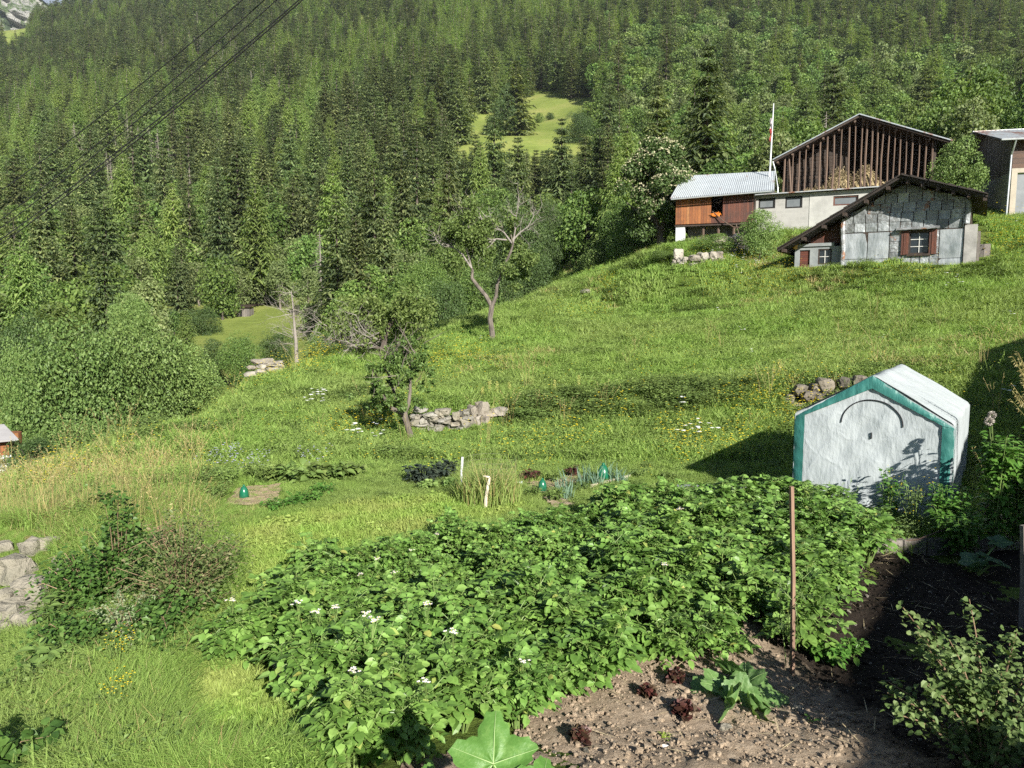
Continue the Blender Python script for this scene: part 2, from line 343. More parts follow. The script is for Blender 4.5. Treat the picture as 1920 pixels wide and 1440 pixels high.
def spruce(seed, h=20, R=3.2, lev=26, nb=7, ns=8, larch=False, gaps=.1):
    r = np.random.RandomState(seed); cr = G(); tr = G()
    tr.tube([(0, 0, -1.0), (0, 0, h * .3), (r.randn() * .1, r.randn() * .1, h * .7), (0, 0, h * .985)], [h * .017, h * .013, h * .007, .02], 6)
    z0 = .06 if not larch else .1
    for k in range(lev):
        t = z0 + (1 - z0) * (k + r.rand() * .5) / lev; t = min(t, .985)
        Lb = R * ((1 - t) ** (.68 if not larch else .8)) * (.75 + .5 * r.rand()) + (.3 if not larch else .2)
        if t < .2: Lb *= .8 + t
        for j in range(nb):
            if r.rand() < gaps: continue
            a = 2 * pi * (j + r.rand() * .9) / nb + k * 1.1; L = Lb * (.7 + .45 * r.rand())
            d = np.array([cos(a), sin(a), 0]); s = np.array([-sin(a), cos(a), 0])
            q = (np.arange(ns) + .6) / ns; dro = (.55 if not larch else .15) * (1 - t * .9)
            zz = -dro * L * q + (.32 if not larch else .25) * L * q ** 2.4
            p = np.array([0, 0, t * h]) + d * (L * q)[:, None]; p[:, 2] += zz
            sd = np.where(np.arange(ns) % 2 == 0, 1, -1)[:, None]
            D = d * .75 + s * sd * (.75 + .3 * r.rand(ns, 1)) ; D[:, 2] += -.42 + r.randn(ns) * .25
            ln = L * (.42 - .22 * q) * (.8 + .5 * r.rand(ns)) + .18
            N = np.tile([0, 0, 1.0], (ns, 1)) + r.randn(ns, 3) * .35
            cards(cr, p, D, N, ln, ln * (.42 if not larch else .3), droop=.18 if not larch else .3)
            # spine of the branch
            cards(cr, np.array([[0, 0, t * h]]) + d * L * .35 + [0, 0, zz[ns // 2] * .6], np.array([d + [0, 0, -dro * .5 + .1]]), np.array([[0, 0, 1.]]) + r.randn(1, 3) * .2, L * .68, L * .16 + .1)
    return cr, tr
def broadleaf(seed, h=12, R=4.5, lobes=26, per=90, cs=.55, z0=.12, shape=1.0, pale=0):
    r = np.random.RandomState(seed); cr = G(); tr = G()
    tr.tube([(0, 0, -1), (r.randn() * .1, r.randn() * .1, h * .3), (r.randn() * .3, r.randn() * .3, h * .75)], [h * .022, h * .017, h * .006], 6)
    zc = h * (.5 + z0 / 2); Hz = h * (1 - z0) / 2
    for k in range(lobes):
        v = r.randn(3); v /= np.linalg.norm(v); q = r.rand() ** .33
        rr = .62 + .2 * r.rand()
        wz = 1 - .35 * abs(v[2])
        c = np.array([v[0] * R * rr * q * (1 - .25 * max(0, v[2]) * shape), v[1] * R * rr * q * (1 - .25 * max(0, v[2]) * shape), zc + v[2] * Hz * .78 * q])
        lr = R * (.26 + .2 * r.rand())
        if r.rand() < .35: tr.tube([(0, 0, h * .25), tuple(c * .55 + np.array([0, 0, h * .12])), tuple(c)], [h * .007, h * .004, .02], 4)
        n = int(per * (.6 + .8 * r.rand())); d = rdir(r, n, .35); p = c + d * lr * (.72 + .36 * r.rand(n, 1)) * np.array([1, 1, .8])
        D = rdir(r, n, -.1) + d * .35; N = d + r.randn(n, 3) * .55
        L = cs * (.6 + .8 * r.rand(n)); cards(cr, p - unit(D) * L[:, None] * .4, D, N, L, L * .7, fold=.1, droop=.15)
    return cr, tr
def deadtree(seed, h=16, R=2.2, lev=26):
    r = np.random.RandomState(seed); g = G()
    g.tube([(0, 0, -1), (.1 * r.randn(), .1 * r.randn(), h * .4), (.2 * r.randn(), .2 * r.randn(), h)], [h * .014, h * .01, .03], 5)
    for k in range(lev):
        t = .2 + .78 * k / lev
        for j in range(4):
            a = r.rand() * 6.28; L = R * (1 - t) ** .6 * (.4 + .9 * r.rand()) + .2; d = Vector((cos(a), sin(a), 0)); p = Vector((0, 0, t * h))
            pts = [p, p + d * L * .5 + Vector((0, 0, -.12 * L)), p + d * L + Vector((0, 0, -.4 * L))]; g.tube(pts, [.05, .035, .012], 3, cap=False)
            for q in range(3):
                b = pts[1].lerp(pts[2], q / 3); s = Vector((-sin(a), cos(a), -.6)) * (1 if q % 2 else -1); g.tube([b, b + (d * .6 + s) * L * .28], [.02, .008], 3, cap=False)
    return g
bark_grey = plain('bark_grey', (.10, .085, .07), (.20, .17, .14), 3, .9, .6, stretch=(1, 1, .3))
bark_dark = plain('bark_dark', (.045, .035, .028), (.10, .08, .065), 3, .9, .6, stretch=(1, 1, .3))
bark_dead = plain('bark_dead', (.15, .13, .11), (.26, .235, .21), 2, .9, .3, stretch=(1, 1, .3))
m_spruce = leafmat('spruce_needles', [(.06, .09, .04), (.12, .16, .062), (.21, .25, .10)], .34, .7)
m_larch = leafmat('larch_needles', [(.13, .20, .055), (.19, .27, .075), (.26, .33, .105)], .38, .45)
m_broad = leafmat('broad_leaves', [(.06, .11, .025), (.105, .17, .038), (.17, .245, .06)], .3, .55)
m_pale = leafmat('pale_leaves', [(.10, .14, .05), (.15, .20, .07), (.21, .25, .10)], .3, .3)

def copy_tree(o, loc, rz, sc, parent=None):
    c = o.copy(); COL.objects.link(c)
    if parent is None: c.location = loc; c.rotation_euler = (0, 0, rz); c.scale = sc
    else: c.parent = parent
    for ch in list(o.children): copy_tree(ch, None, 0, None, c)
    return c

# ------------------------------------------------------------------ instancing of what nobody could count: one object, geometry nodes over its points
def proto_collection(name, meshes):
    c = bpy.data.collections.new(name)
    for i, me in enumerate(meshes):
        o = bpy.data.objects.new('%s_%02d' % (name, i), me); c.objects.link(o)
    return c
def scatter(name, pts, rotz, sc, idx, meshes, label, cat, tilt=None, kind='stuff'):
    n = len(pts); me = bpy.data.meshes.new(name); me.vertices.add(n); me.vertices.foreach_set('co', np.asarray(pts, np.float32).ravel())
    rot = np.zeros((n, 3), np.float32); rot[:, 2] = rotz
    if tilt is not None: rot[:, :2] = tilt
    a = me.attributes.new('rot', 'FLOAT_VECTOR', 'POINT'); a.data.foreach_set('vector', rot.ravel())
    sc = np.asarray(sc, np.float32)
    if sc.ndim == 1: sc = np.repeat(sc[:, None], 3, 1)
    a = me.attributes.new('sca', 'FLOAT_VECTOR', 'POINT'); a.data.foreach_set('vector', sc.ravel())
    a = me.attributes.new('pick', 'INT', 'POINT'); a.data.foreach_set('value', np.asarray(idx, np.int32))
    me.update(); o = link(name, me); tag(o, label, cat, kind=kind)
    ng = bpy.data.node_groups.new('scatter_' + name, 'GeometryNodeTree')
    ng.interface.new_socket('Geometry', in_out='INPUT', socket_type='NodeSocketGeometry'); ng.interface.new_socket('Geometry', in_out='OUTPUT', socket_type='NodeSocketGeometry')
    N = ng.nodes; L = ng.links; gi = N.new('NodeGroupInput'); go = N.new('NodeGroupOutput'); ip = N.new('GeometryNodeInstanceOnPoints')
    ci = N.new('GeometryNodeCollectionInfo'); ci.inputs['Collection'].default_value = proto_collection(name + '_kinds', meshes); ci.inputs['Separate Children'].default_value = True; ci.inputs['Reset Children'].default_value = True
    def attr(nm, dt):
        x = N.new('GeometryNodeInputNamedAttribute'); x.data_type = dt; x.inputs['Name'].default_value = nm; return x.outputs[0]
    L.new(gi.outputs[0], ip.inputs['Points']); L.new(ci.outputs[0], ip.inputs['Instance']); ip.inputs['Pick Instance'].default_value = True
    L.new(attr('pick', 'INT'), ip.inputs['Instance Index']); L.new(attr('rot', 'FLOAT_VECTOR'), ip.inputs['Rotation']); L.new(attr('sca', 'FLOAT_VECTOR'), ip.inputs['Scale'])
    L.new(ip.outputs[0], go.inputs[0]); md = o.modifiers.new('scatter', 'NODES'); md.node_group = ng
    return o

# ------------------------------------------------------------------ the forest on the mountainside
clearings = [[(868, 290), (872, 225), (930, 222), (985, 190), (1010, 170), (1112, 195), (1112, 270), (1050, 305), (960, 302)],
             [(330, 690), (335, 612), (400, 610), (450, 598), (520, 590), (560, 600), (560, 720), (400, 720)]]
r = np.random.RandomState(11)
pts = []
for d0, d1, sp in ((62, 130, 7.4), (130, 300, 8.2), (300, 700, 9.8), (700, 1130, 11.2)):
    xs = np.arange(-d1 * .85, d1 * .85, sp); ys = np.arange(d0, d1, sp); X, Y = np.meshgrid(xs, ys); X = X + r.uniform(-.45, .45, X.shape) * sp; Y = Y + r.uniform(-.45, .45, X.shape) * sp
    X = X.ravel(); Y = Y.ravel(); k = (np.abs(X) < Y * .80 + 6) & (Y < d1) & (Y > 62); pts.append(np.stack([X[k], Y[k]], 1))
pts = np.concatenate(pts); X, Y = pts.T; Z = mz(X, Y)
ZG = np.where((Y < 98) & (X > X0) & (X < X1), gz(X, Y), -1e9); Z = np.maximum(Z, ZG)
PXs, PYs = proj(X, Y, Z)
keep = np.ones(len(X), bool)
for c in clearings: keep &= ~inpoly(PXs, PYs, c)
keep &= ~((PXs > 1500) & (Y < 72)); keep &= ~((PXs > 1020) & (PXs < 1100) & (Y < 74))
keep &= ~((PXs < 62 - (PYs - 55) * .5) & (PYs < 104) & (Y > 800) & (r.rand(len(X)) < .95))          # alpine meadow at the top left
# trees whose crown would cover the clearings: shorter ones there
X, Y, Z, PXs, PYs = [a[keep] for a in (X, Y, Z, PXs, PYs)]; n = len(X)
# mixture by place
w = vnoise(X, Y, 70, 21) + vnoise(X, Y, 30, 22) * .7
u = r.rand(n); kind = np.zeros(n, int)                                        # 0 spruce 1 larch 2 broadleaf 3 pale broadleaf 4 dead
larchz = inpoly(PXs, PYs, [(560, 330), (600, 140), (720, 60), (800, 10), (960, 20), (1190, 30), (1000, 90), (900, 130), (700, 190), (620, 260)]) | inpoly(PXs, PYs, [(0, 260), (60, 170), (300, 180), (260, 260), (110, 330), (0, 480)])
pl = np.where(larchz, .80, .16 + .55 * (w > .18)); kind[u < pl] = 1
bz = np.clip((PXs - 1060) / 120, 0, 1) * np.clip((PYs - 30 - 40 * (w > 0) - np.clip(PXs - 1500, 0, 400) * .1) / 60, 0, 1)
bz = np.maximum(bz, np.clip((PYs - 380 + w * 170) / 70, 0, 1) * .70); bz = np.maximum(bz, .05)
u2 = r.rand(n); kind[u2 < bz * .9] = 2; kind[(u2 < bz * .9) & (r.rand(n) < .28)] = 3
kind[(u2 < bz * .9) & (w > .35) & (r.rand(n) < .5)] = 3
dz = inpoly(PXs, PYs, [(150, 400), (140, 300), (360, 300), (370, 420)]) * .45 + inpoly(PXs, PYs, [(400, 190), (400, 110), (570, 110), (580, 210), (480, 230)]) * .38 + inpoly(PXs, PYs, [(300, 130), (300, 60), (400, 60), (400, 130)]) * .3 + inpoly(PXs, PYs, [(0, 360), (0, 260), (40, 260), (40, 360)]) * .3
kind[r.rand(n) < dz + .003] = 4
H = np.select([kind == 0, kind == 1, kind == 2, kind == 3, kind == 4], [r.uniform(15, 29, n), r.uniform(15, 26, n), r.uniform(9.5, 17, n), r.uniform(9, 15, n), r.uniform(12, 19, n)])
H *= np.where(Y < 100, .66, np.where(Y < 150, .82, 1)); H *= np.where((PYs > 290) & (PYs < 345) & (PXs > 870) & (PXs < 1110), .5, 1)
H *= np.where(Y > 300, 1.18, 1)
lowc = (PYs > 285) & (PYs < 420) & (PXs > 850) & (PXs < 1120); H = np.where(lowc, np.clip(np.minimum(H, (PYs - 284) / FPX * Y), 2.5, 30), H)
H *= np.where((PXs > 320) & (PXs < 620) & (Y < 115), .62, 1)
SIZE = H / Y
inview = (PXs > -60) & (PXs < 1980) & (PYs - FPX * H / Y < 700) & (PYs > -10)
hi = {0: [spruce(1, 20, 4.0, 26, 8), spruce(2, 20, 3.4, 30, 8), spruce(3, 20, 4.6, 24, 9), spruce(4, 20, 3.7, 22, 7, gaps=.2), spruce(21, 20, 2.8, 26, 7, gaps=.3), spruce(22, 17, 4.8, 22, 9, gaps=.15), spruce(23, 20, 4.2, 26, 9, 10)],
      1: [spruce(5, 18, 4.0, 28, 8, 10, True), spruce(6, 18, 3.4, 30, 8, 10, True), spruce(7, 18, 4.4, 28, 9, 10, True)],
      2: [broadleaf(8, 11, 4.6, 34, 130, .42, -.05), broadleaf(9, 12, 4.3, 38, 120, .42, -.02), broadleaf(10, 10, 5.0, 38, 130, .42, -.08), broadleaf(12, 13, 4.2, 42, 120, .42, 0)],
      3: [broadleaf(13, 11, 4.0, 32, 120, .36, 0), broadleaf(14, 12, 3.6, 36, 110, .36, 0)],
      4: [deadtree(15), deadtree(16, 16, 1.8), deadtree(17, 16, 2.6, 20)]}
lo = {0: [spruce(31, 20, 3.9, 22, 8, 6), spruce(32, 20, 3.1, 24, 8, 6), spruce(33, 20, 4.6, 20, 8, 6, gaps=.2), spruce(34, 17, 4.4, 18, 8, 6, gaps=.3), spruce(29, 20, 2.6, 22, 7, 6, gaps=.25)],
      1: [spruce(35, 18, 4.2, 22, 8, 6, True), spruce(36, 18, 3.5, 22, 8, 6, True), spruce(37, 16, 4.4, 20, 8, 6, True)],
      2: [broadleaf(38, 11, 4.5, 28, 80, .6, -.05), broadleaf(39, 12, 4.2, 32, 76, .6, -.03), broadleaf(42, 10, 5.0, 30, 80, .6, -.08)], 3: [broadleaf(40, 11, 3.8, 18, 34, .9)], 4: [deadtree(41, 16, 1.8, 12)]}
BASEH = {0: 20, 1: 18, 2: 11.5, 3: 11.5, 4: 16}
leafm = {0: m_spruce, 1: m_larch, 2: m_broad, 3: m_pale}; barkm = {0: bark_dark, 1: bark_grey, 2: bark_dark, 3: bark_grey}
nm = {0: 'spruce_tree', 1: 'larch_tree', 2: 'deciduous_tree', 3: 'birch_tree', 4: 'dead_tree'}
def combined(pair, k, name):
    if k == 4: return pair.mesh(name, [bark_dead])
    g = G(); g.merge(pair[0]); g.merge(pair[1], 1); return g.mesh(name, [leafm[k], barkm[k]])
hi_join = {k: [combined(p, k, nm[k]) for p in hi[k]] for k in hi}
hi_part = {k: [(p[0].mesh('crown', leafm[k]), p[1].mesh('trunk', barkm[k])) for p in hi[k]] for k in (0, 1, 2, 3)}
lo_join = {k: [combined(p, k, 'distant_' + nm[k]) for p in lo[k]] for k in lo}
LBL = {0: 'dark spruce', 1: 'light green larch', 2: 'leafy deciduous tree', 3: 'pale grey-green birch', 4: 'bare grey dead tree'}
def where(px, py):
    if py > 395: return 'at the foot of the wooded slope' + (' by the lower clearing' if 300 < px < 640 else (' behind the fruit trees' if px < 1060 else ' behind the old barns'))
    if px > 1100: return 'on the slope above the old barns' if py > 190 else 'high on the slope above the old barns'
    if 860 < px: return 'around the yellow clearing halfway up the slope'
    if py < 150: return 'high on the slope under the cables' if px < 560 else 'high on the slope left of the barns'
    if px < 430: return 'on the slope crossed by the power cables'
    return 'on the slope left of the yellow clearing'
LIM = {0: 290, 1: 240, 2: 290, 3: 120, 4: 90}
chosen = np.zeros(n, bool)
for k in range(5):
    ii = np.where((kind == k) & inview)[0]; ii = ii[np.argsort(-SIZE[ii])][:LIM[k]]; chosen[ii] = True
    for q, i in enumerate(ii):
        v = r.randint(len(hi_join[k])); s = H[i] / BASEH[k]; wd = s * r.uniform(.85, 1.15); rz = r.rand() * 6.28
        lab = LBL[k] + ' ' + where(PXs[i], PYs[i]); grp = LBL[k] + 's ' + where(PXs[i], PYs[i])
        if k < 4 and q < 45:
            e = thing(nm[k], (X[i], Y[i], Z[i]), rz, lab, 'tree', grp, (wd, wd, s)); c, t = hi_part[k][v]; link('crown', c, e); link('trunk', t, e)
        else: tag(link(nm[k], hi_join[k][v], None, (X[i], Y[i], Z[i]), rz, (wd, wd, s)), lab, 'tree', grp)
for k, name, lab in ((0, 'distant_spruce_forest', 'dense mass of dark spruces covering the upper mountainside'), (1, 'distant_larch_forest', 'bands of light green larches high on the mountainside'),
                     (2, 'distant_deciduous_woods', 'rounded green deciduous woods on the mountainside'), (3, 'distant_birch_woods', 'pale birch woods scattered over the mountainside'), (4, 'distant_dead_trees', 'bare grey dead trees scattered high in the forest')):
    ii = np.where((kind == k) & ~chosen & (PYs > -140) & (PXs > -500) & (PXs < 2500))[0]; s = H[ii] / BASEH[k]
    wd = s * r.uniform(.85, 1.15, len(ii)) * (1.28 if k < 2 else 1.1)
    scatter(name, np.stack([X[ii], Y[ii], Z[ii]], 1), r.rand(len(ii)) * 6.28, np.stack([wd, wd, s], 1), r.randint(0, len(lo_join[k]), len(ii)), lo_join[k], lab, 'forest')
print('forest', n, 'chosen', chosen.sum(), np.bincount(kind))
# ------------------------------------------------------------------ building materials
def wood(name, cols, pw=.16, horiz=False, rough=.75, nc=(.03, .02, .015), bumps=.5):
    """boards: a dark joint every pw metres, tone by board, grain along the board (object coordinates)"""
    m, nt, b = newmat(name); t = nt.nodes.new('ShaderNodeTexCoord'); s = nt.nodes.new('ShaderNodeSeparateXYZ'); nt.links.new(t.outputs['Object'], s.inputs[0])
    ax = s.outputs['Z'] if horiz else mathn(nt, 'ADD', s.outputs['X'], s.outputs['Y'])
    q = mathn(nt, 'DIVIDE', ax, pw); fl = mathn(nt, 'FLOOR', q); fr = mathn(nt, 'FRACT', q)
    wn_ = nt.nodes.new('ShaderNodeTexWhiteNoise'); wn_.noise_dimensions = '1D'; nt.links.new(fl, wn_.inputs['W'])
    c = ramp(nt, cols, wn_.outputs['Value'])
    g = noise(nt, 5, 6, .65, stretch=(1, 1, 14) if horiz else (14, 14, 1))
    c = mix(nt, 1, c, ramp(nt, [(.3, (.55, .52, .5)), (.7, (1.35, 1.3, 1.25))], g), 'MULTIPLY')
    k = ramp(nt, [(.45, (0, 0, 0)), (.75, (.75, .75, .75))], noise(nt, 1.3, 5, .7))
    c = mix(nt, k, c, nc)
    j = mathn(nt, 'LESS_THAN', fr, .07); c = mix(nt, j, c, (.008, .006, .005))
    nt.links.new(c, b.inputs['Base Color']); b.inputs['Roughness'].default_value = rough; bump(nt, b, g, bumps, .02); return m
w_orange = wood('orange_boards', [(.16, .055, .018), (.30, .115, .035), (.20, .07, .022), (.36, .17, .06)], .19, nc=(.07, .03, .015))
w_red = wood('reddish_boards', [(.075, .026, .016), (.12, .04, .022), (.05, .02, .014)], .17)
w_dark = wood('dark_old_boards', [(.022, .014, .010), (.045, .028, .018), (.03, .02, .014)], .2)
w_darkh = wood('dark_log_wall', [(.020, .014, .010), (.045, .030, .020), (.030, .020, .014)], .24, True)
w_redh = wood('red_door_boards', [(.13, .035, .02), (.085, .025, .016)], .11, True)
w_roof = wood('black_roof_boards', [(.012, .009, .008), (.026, .019, .014)], .2)
w_grey = wood('grey_weathered_boards', [(.13, .12, .11), (.20, .185, .17), (.09, .085, .08)], .3, nc=(.05, .045, .04))
m_pole = islandmat('old_round_posts', [(.06, .035, .024), (.10, .062, .042), (.15, .11, .08)], 3, .5, (.03, .02, .015), stretch=(1, 1, .2), bumps=.5)
def tin_mat(name='corrugated_tin', rust=.2, base=(.36, .40, .42), axis='X', pitch=.09):
    m, nt, b = newmat(name); c1 = ramp(nt, [(.3, tuple(v * .8 for v in base)), (.7, base)], noise(nt, .8, 5, .6))
    k = ramp(nt, [(.62 - rust * .45, (0, 0, 0)), (.70 - rust * .3, (1, 1, 1))], noise(nt, .55, 6, .7, stretch=(1.5, .6, 1)))
    nt.links.new(mix(nt, k, c1, (.23, .10, .055)), b.inputs['Base Color']); b.inputs['Roughness'].default_value = .42; b.inputs['Metallic'].default_value = .35
    return m
m_tin = tin_mat(); m_tinrust = tin_mat('rusty_corrugated_tin', .30, (.46, .49, .50)); m_tinlight = tin_mat('pale_corrugated_tin', .12, (.50, .54, .56))
def cladding_mat():
    m, nt, b = newmat('zinc_sheet'); g = nt.nodes.new('ShaderNodeNewGeometry'); ri = g.outputs['Random Per Island']
    c = ramp(nt, [(0, (.13, .14, .145)), (.2, (.22, .24, .245)), (.6, (.285, .305, .315)), (1, (.36, .385, .395))], ri)
    f = noise(nt, 2.3, 7, .68, coord='Object'); f2 = noise(nt, .9, 4, .6)
    c = mix(nt, 1, c, ramp(nt, [(.3, (.68, .68, .68)), (.5, (1, 1, 1)), (.68, (1.3, 1.3, 1.3))], f), 'MULTIPLY')
    pick = mathn(nt, 'GREATER_THAN', mathn(nt, 'FRACT', mathn(nt, 'MULTIPLY', ri, 13.7)), .78)   # some sheets are badly oxidised
    k = ramp(nt, [(.47, (0, 0, 0)), (.53, (1, 1, 1)), (.60, (.1, .1, .1))], noise(nt, 3.1, 7, .72, stretch=(1, 1, 1.6)))
    c = mix(nt, mix(nt, pick, (0.12, 0.12, 0.12), k), c, (.13, .13, .125))
    r_ = mathn(nt, 'GREATER_THAN', mathn(nt, 'FRACT', mathn(nt, 'MULTIPLY', ri, 41.1)), .93); k2 = ramp(nt, [(.55, (0, 0, 0)), (.62, (1, 1, 1))], noise(nt, 2.2, 5, .6))
    c = mix(nt, mix(nt, r_, (0, 0, 0), k2), c, (.22, .10, .05))
    nt.links.new(c, b.inputs['Base Color']); b.inputs['Metallic'].default_value = .25; b.inputs['Roughness'].default_value = .5
    bump(nt, b, f2, .9, .25); return m
m_zinc = cladding_mat()
m_zinc2 = islandmat('pale_zinc_sheet', [(.31, .335, .345), (.37, .395, .41), (.34, .365, .375)], 1.4, 1.0, (.16, .185, .19), rough=.45, metal=.25, bumps=.5, stretch=(1, 1, .45), dist=.05)
def block_mat():
    m, nt, b = newmat('concrete_blocks'); t = nt.nodes.new('ShaderNodeTexCoord'); mp = nt.nodes.new('ShaderNodeMapping'); mp.inputs['Rotation'].default_value = (radians(90), 0, 0)
    nt.links.new(t.outputs['Object'], mp.inputs['Vector']); bk = nt.nodes.new('ShaderNodeTexBrick'); nt.links.new(mp.outputs[0], bk.inputs['Vector'])
    bk.inputs['Color1'].default_value = (.23, .23, .215, 1); bk.inputs['Color2'].default_value = (.30, .295, .28, 1); bk.inputs['Mortar'].default_value = (.30, .295, .28, 1)
    bk.inputs['Scale'].default_value = 1; bk.inputs['Brick Width'].default_value = .5; bk.inputs['Row Height'].default_value = .25; bk.inputs['Mortar Size'].default_value = .02
    k = ramp(nt, [(.4, (0, 0, 0)), (.6, (.5, .5, .5))], noise(nt, 1.2, 6, .7)); nt.links.new(mix(nt, k, bk.outputs['Color'], (.36, .36, .34)), b.inputs['Base Color']); b.inputs['Roughness'].default_value = .9
    bump(nt, b, noise(nt, 20, 4), .3, .01); return m
m_block = block_mat()
m_plaster = plain('grey_plaster', (.27, .27, .255), (.40, .40, .375), 1.2, .9, .4)
m_beige = plain('beige_render', (.28, .25, .20), (.38, .34, .27), 1.5, .92, .6)
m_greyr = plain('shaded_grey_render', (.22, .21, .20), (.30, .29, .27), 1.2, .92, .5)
m_conc = plain('concrete', (.20, .195, .18), (.33, .32, .30), 2, .9, .5)
m_greyw = plain('blue_grey_wall', (.15, .165, .17), (.25, .27, .275), 1.6, .8, .4)
m_white = plain('whitewash', (.45, .47, .49), (.60, .61, .61), 1.5, .85, .4)
m_stone = islandmat('rubble_stone', [(.15, .13, .11), (.25, .22, .18), (.32, .30, .26), (.20, .175, .14), (.35, .32, .28)], 2.5, .6, (.13, .12, .09), bumps=.8, dist=.05)
m_mortar = plain('dark_wall_core', (.07, .06, .05), (.12, .11, .09), 4)
m_rockw = islandmat('pale_rock', [(.24, .23, .205), (.34, .325, .29), (.18, .17, .145), (.28, .25, .19)], 2.6, 1.0, (.17, .16, .12), bumps=1, dist=.06)
m_glass = newmat('dark_window_glass')[0]; _b = m_glass.node_tree.nodes['Principled BSDF']; _b.inputs['Base Color'].default_value = (.02, .025, .03, 1); _b.inputs['Roughness'].default_value = .08
m_shade = plain('grey_blind', (.10, .115, .125), (.15, .165, .175), 2, .5, .1)
m_frame = plain('weathered_white_paint', (.42, .42, .39), (.60, .60, .56), 6, .7, .2)
m_hay = islandmat('hay', [(.30, .235, .12), (.40, .32, .18), (.47, .39, .24), (.24, .18, .09)], 5, .2, (.15, .11, .05), bumps=0)
m_black = plain('black_void', (.006, .005, .005), (.01, .009, .008), 2, .9, 0)
m_metal = plain('galvanised_pipe', (.45, .48, .50), (.58, .61, .63), 3, .4, .1, metal=.6)

def irregular(seed, n=7, sx=1, sy=1, sz=1):
    """a rough stone: jittered, flattened icosahedron-like hull"""
    r = np.random.RandomState(seed); import bmesh
    bm = bmesh.new(); bmesh.ops.create_icosphere(bm, subdivisions=2, radius=1)
    ph = r.randn(5, 3) * 1.5
    for v in bm.verts:
        c = np.array(v.co); k = 1 + sum(.13 * math.sin(float(c @ p) * 1.6 + i) for i, p in enumerate(ph))
        c = np.sign(c) * np.abs(c) ** .6 * k + r.randn(3) * .05; v.co = (c[0] * sx, c[1] * sy, c[2] * sz)
    V = np.array([v.co[:] for v in bm.verts]); F = np.array([[v.index for v in f.verts] for f in bm.faces]); bm.free(); return V, F
STN = [irregular(s) for s in range(8)]
def stone(g, c, s, rng, rz=None, m=0):
    V, F = STN[rng.randint(8)]; a = rng.rand() * 6.28 if rz is None else rz; V = V * np.array(s); R = np.array([[cos(a), -sin(a), 0], [sin(a), cos(a), 0], [0, 0, 1]])
    g.add(V @ R.T + np.array(c), F, m)
def rubble_face(g, x0, x1, z0, z1, y, rng, sw=.5, sh=.22, m=0, top=None):
    """courses of rough stones in the plane y (front), local coordinates"""
    z = z0
    while z < z1:
        h = sh * rng.uniform(.7, 1.35); x = x0 + rng.uniform(-.1, .1)
        while x < x1:
            w = sw * rng.uniform(.5, 1.5)
            if top is None or z + h * .5 < top(x + w / 2): stone(g, (x + w / 2, y + rng.uniform(-.03, .05), z + h / 2 + rng.uniform(-.02, .02)), (w * .45, .16, h * .46), rng, rng.uniform(-.12, .12), m)
            x += w
        z += h

class Fac:
    """local frame of a building: x along its front, y away from us, z up; pix() finds the local point a pixel shows in the plane y=-w"""
    def __init__(s, px, py, d, th):
        s.o = P(px, py, d); s.th = radians(th); s.u = Vector((cos(s.th), sin(s.th), 0)); s.n = Vector((sin(s.th), -cos(s.th), 0))
    def pix(s, px, py, w=0):
        rr = ray(px, py); t = (s.o.dot(s.n) + w) / rr.dot(s.n); p = rr * t
        return (p - s.o).dot(s.u), p.z - s.o.z
    def empty(s, name, label, cat, group=None): return thing(name, s.o, s.th, label, cat, group)
    def world(s, x, y, z): return s.o + s.u * x - s.n * y + Vector((0, 0, z))
def wall_with_holes(g, x0, x1, z0, ztop, y0, y1, holes, m=0):
    """a wall as boxes round its openings: holes = (x0,x1,z0,z1) sorted along x"""
    xs = x0
    for a, b_, c, d in holes:
        if a > xs: g.box(xs, a, y0, y1, z0, ztop, m)
        g.box(a, b_, y0, y1, z0, c, m); g.box(a, b_, y0, y1, d, ztop, m); xs = b_
    g.box(xs, x1, y0, y1, z0, ztop, m)
def window(par, x0, x1, z0, z1, y, panes=(2, 2), fm=None, ft=.07, glass=None, deep=.1):
    g = G(); g.box(x0, x0 + ft, y, y + deep, z0, z1); g.box(x1 - ft, x1, y, y + deep, z0, z1); g.box(x0 + ft, x1 - ft, y, y + deep, z0, z0 + ft); g.box(x0 + ft, x1 - ft, y, y + deep, z1 - ft, z1)
    f = g.obj('window', fm, par); mu = G(); t = .016
    for i in range(1, panes[0]): xx = x0 + (x1 - x0) * i / panes[0]; mu.box(xx - t, xx + t, y + .02, y + .06, z0 + ft, z1 - ft)
    for j in range(1, panes[1]): zz = z0 + (z1 - z0) * j / panes[1]; mu.box(x0 + ft, x1 - ft, y + .022, y + .058, zz - t, zz + t)
    if panes[0] * panes[1] > 1: mu.obj('glazing_bars', m_frame, f)
    gl = G(); gl.box(x0 + ft * .5, x1 - ft * .5, y + .065, y + .08, z0 + ft * .5, z1 - ft * .5); gl.obj('pane', glass or m_glass, f); return f

# ------------------------------------------------------------------ metal-clad house
A = Fac(1690, 500, 39.5, -32)
rg = np.random.RandomState(77)
e = A.empty('metal_clad_house', 'old house clad in grey zinc sheets under a low dark lopsided roof', 'house')
xl, _ = A.pix(1578, 497); xr, _ = A.pix(1805, 495); ox = 1.45
ap = A.pix(1690, 326, ox); le = A.pix(1457, 466, ox); re = A.pix(1853, 362, ox)
def roofz(x): return (ap[1] + (x - ap[0]) * (ap[1] - le[1]) / (ap[0] - le[0])) if x < ap[0] else (ap[1] + (x - ap[0]) * (re[1] - ap[1]) / (re[0] - ap[0]))
und = -.24; DEP = 7.5
win = A.pix(1704, 476) + A.pix(1743, 434)     # x0,z0,x1,z1
g = G(); fl = -1.2
out = [(xl, fl), (xr, fl), (xr, roofz(xr) + und), (ap[0], ap[1] + und), (xl, roofz(xl) + und)]
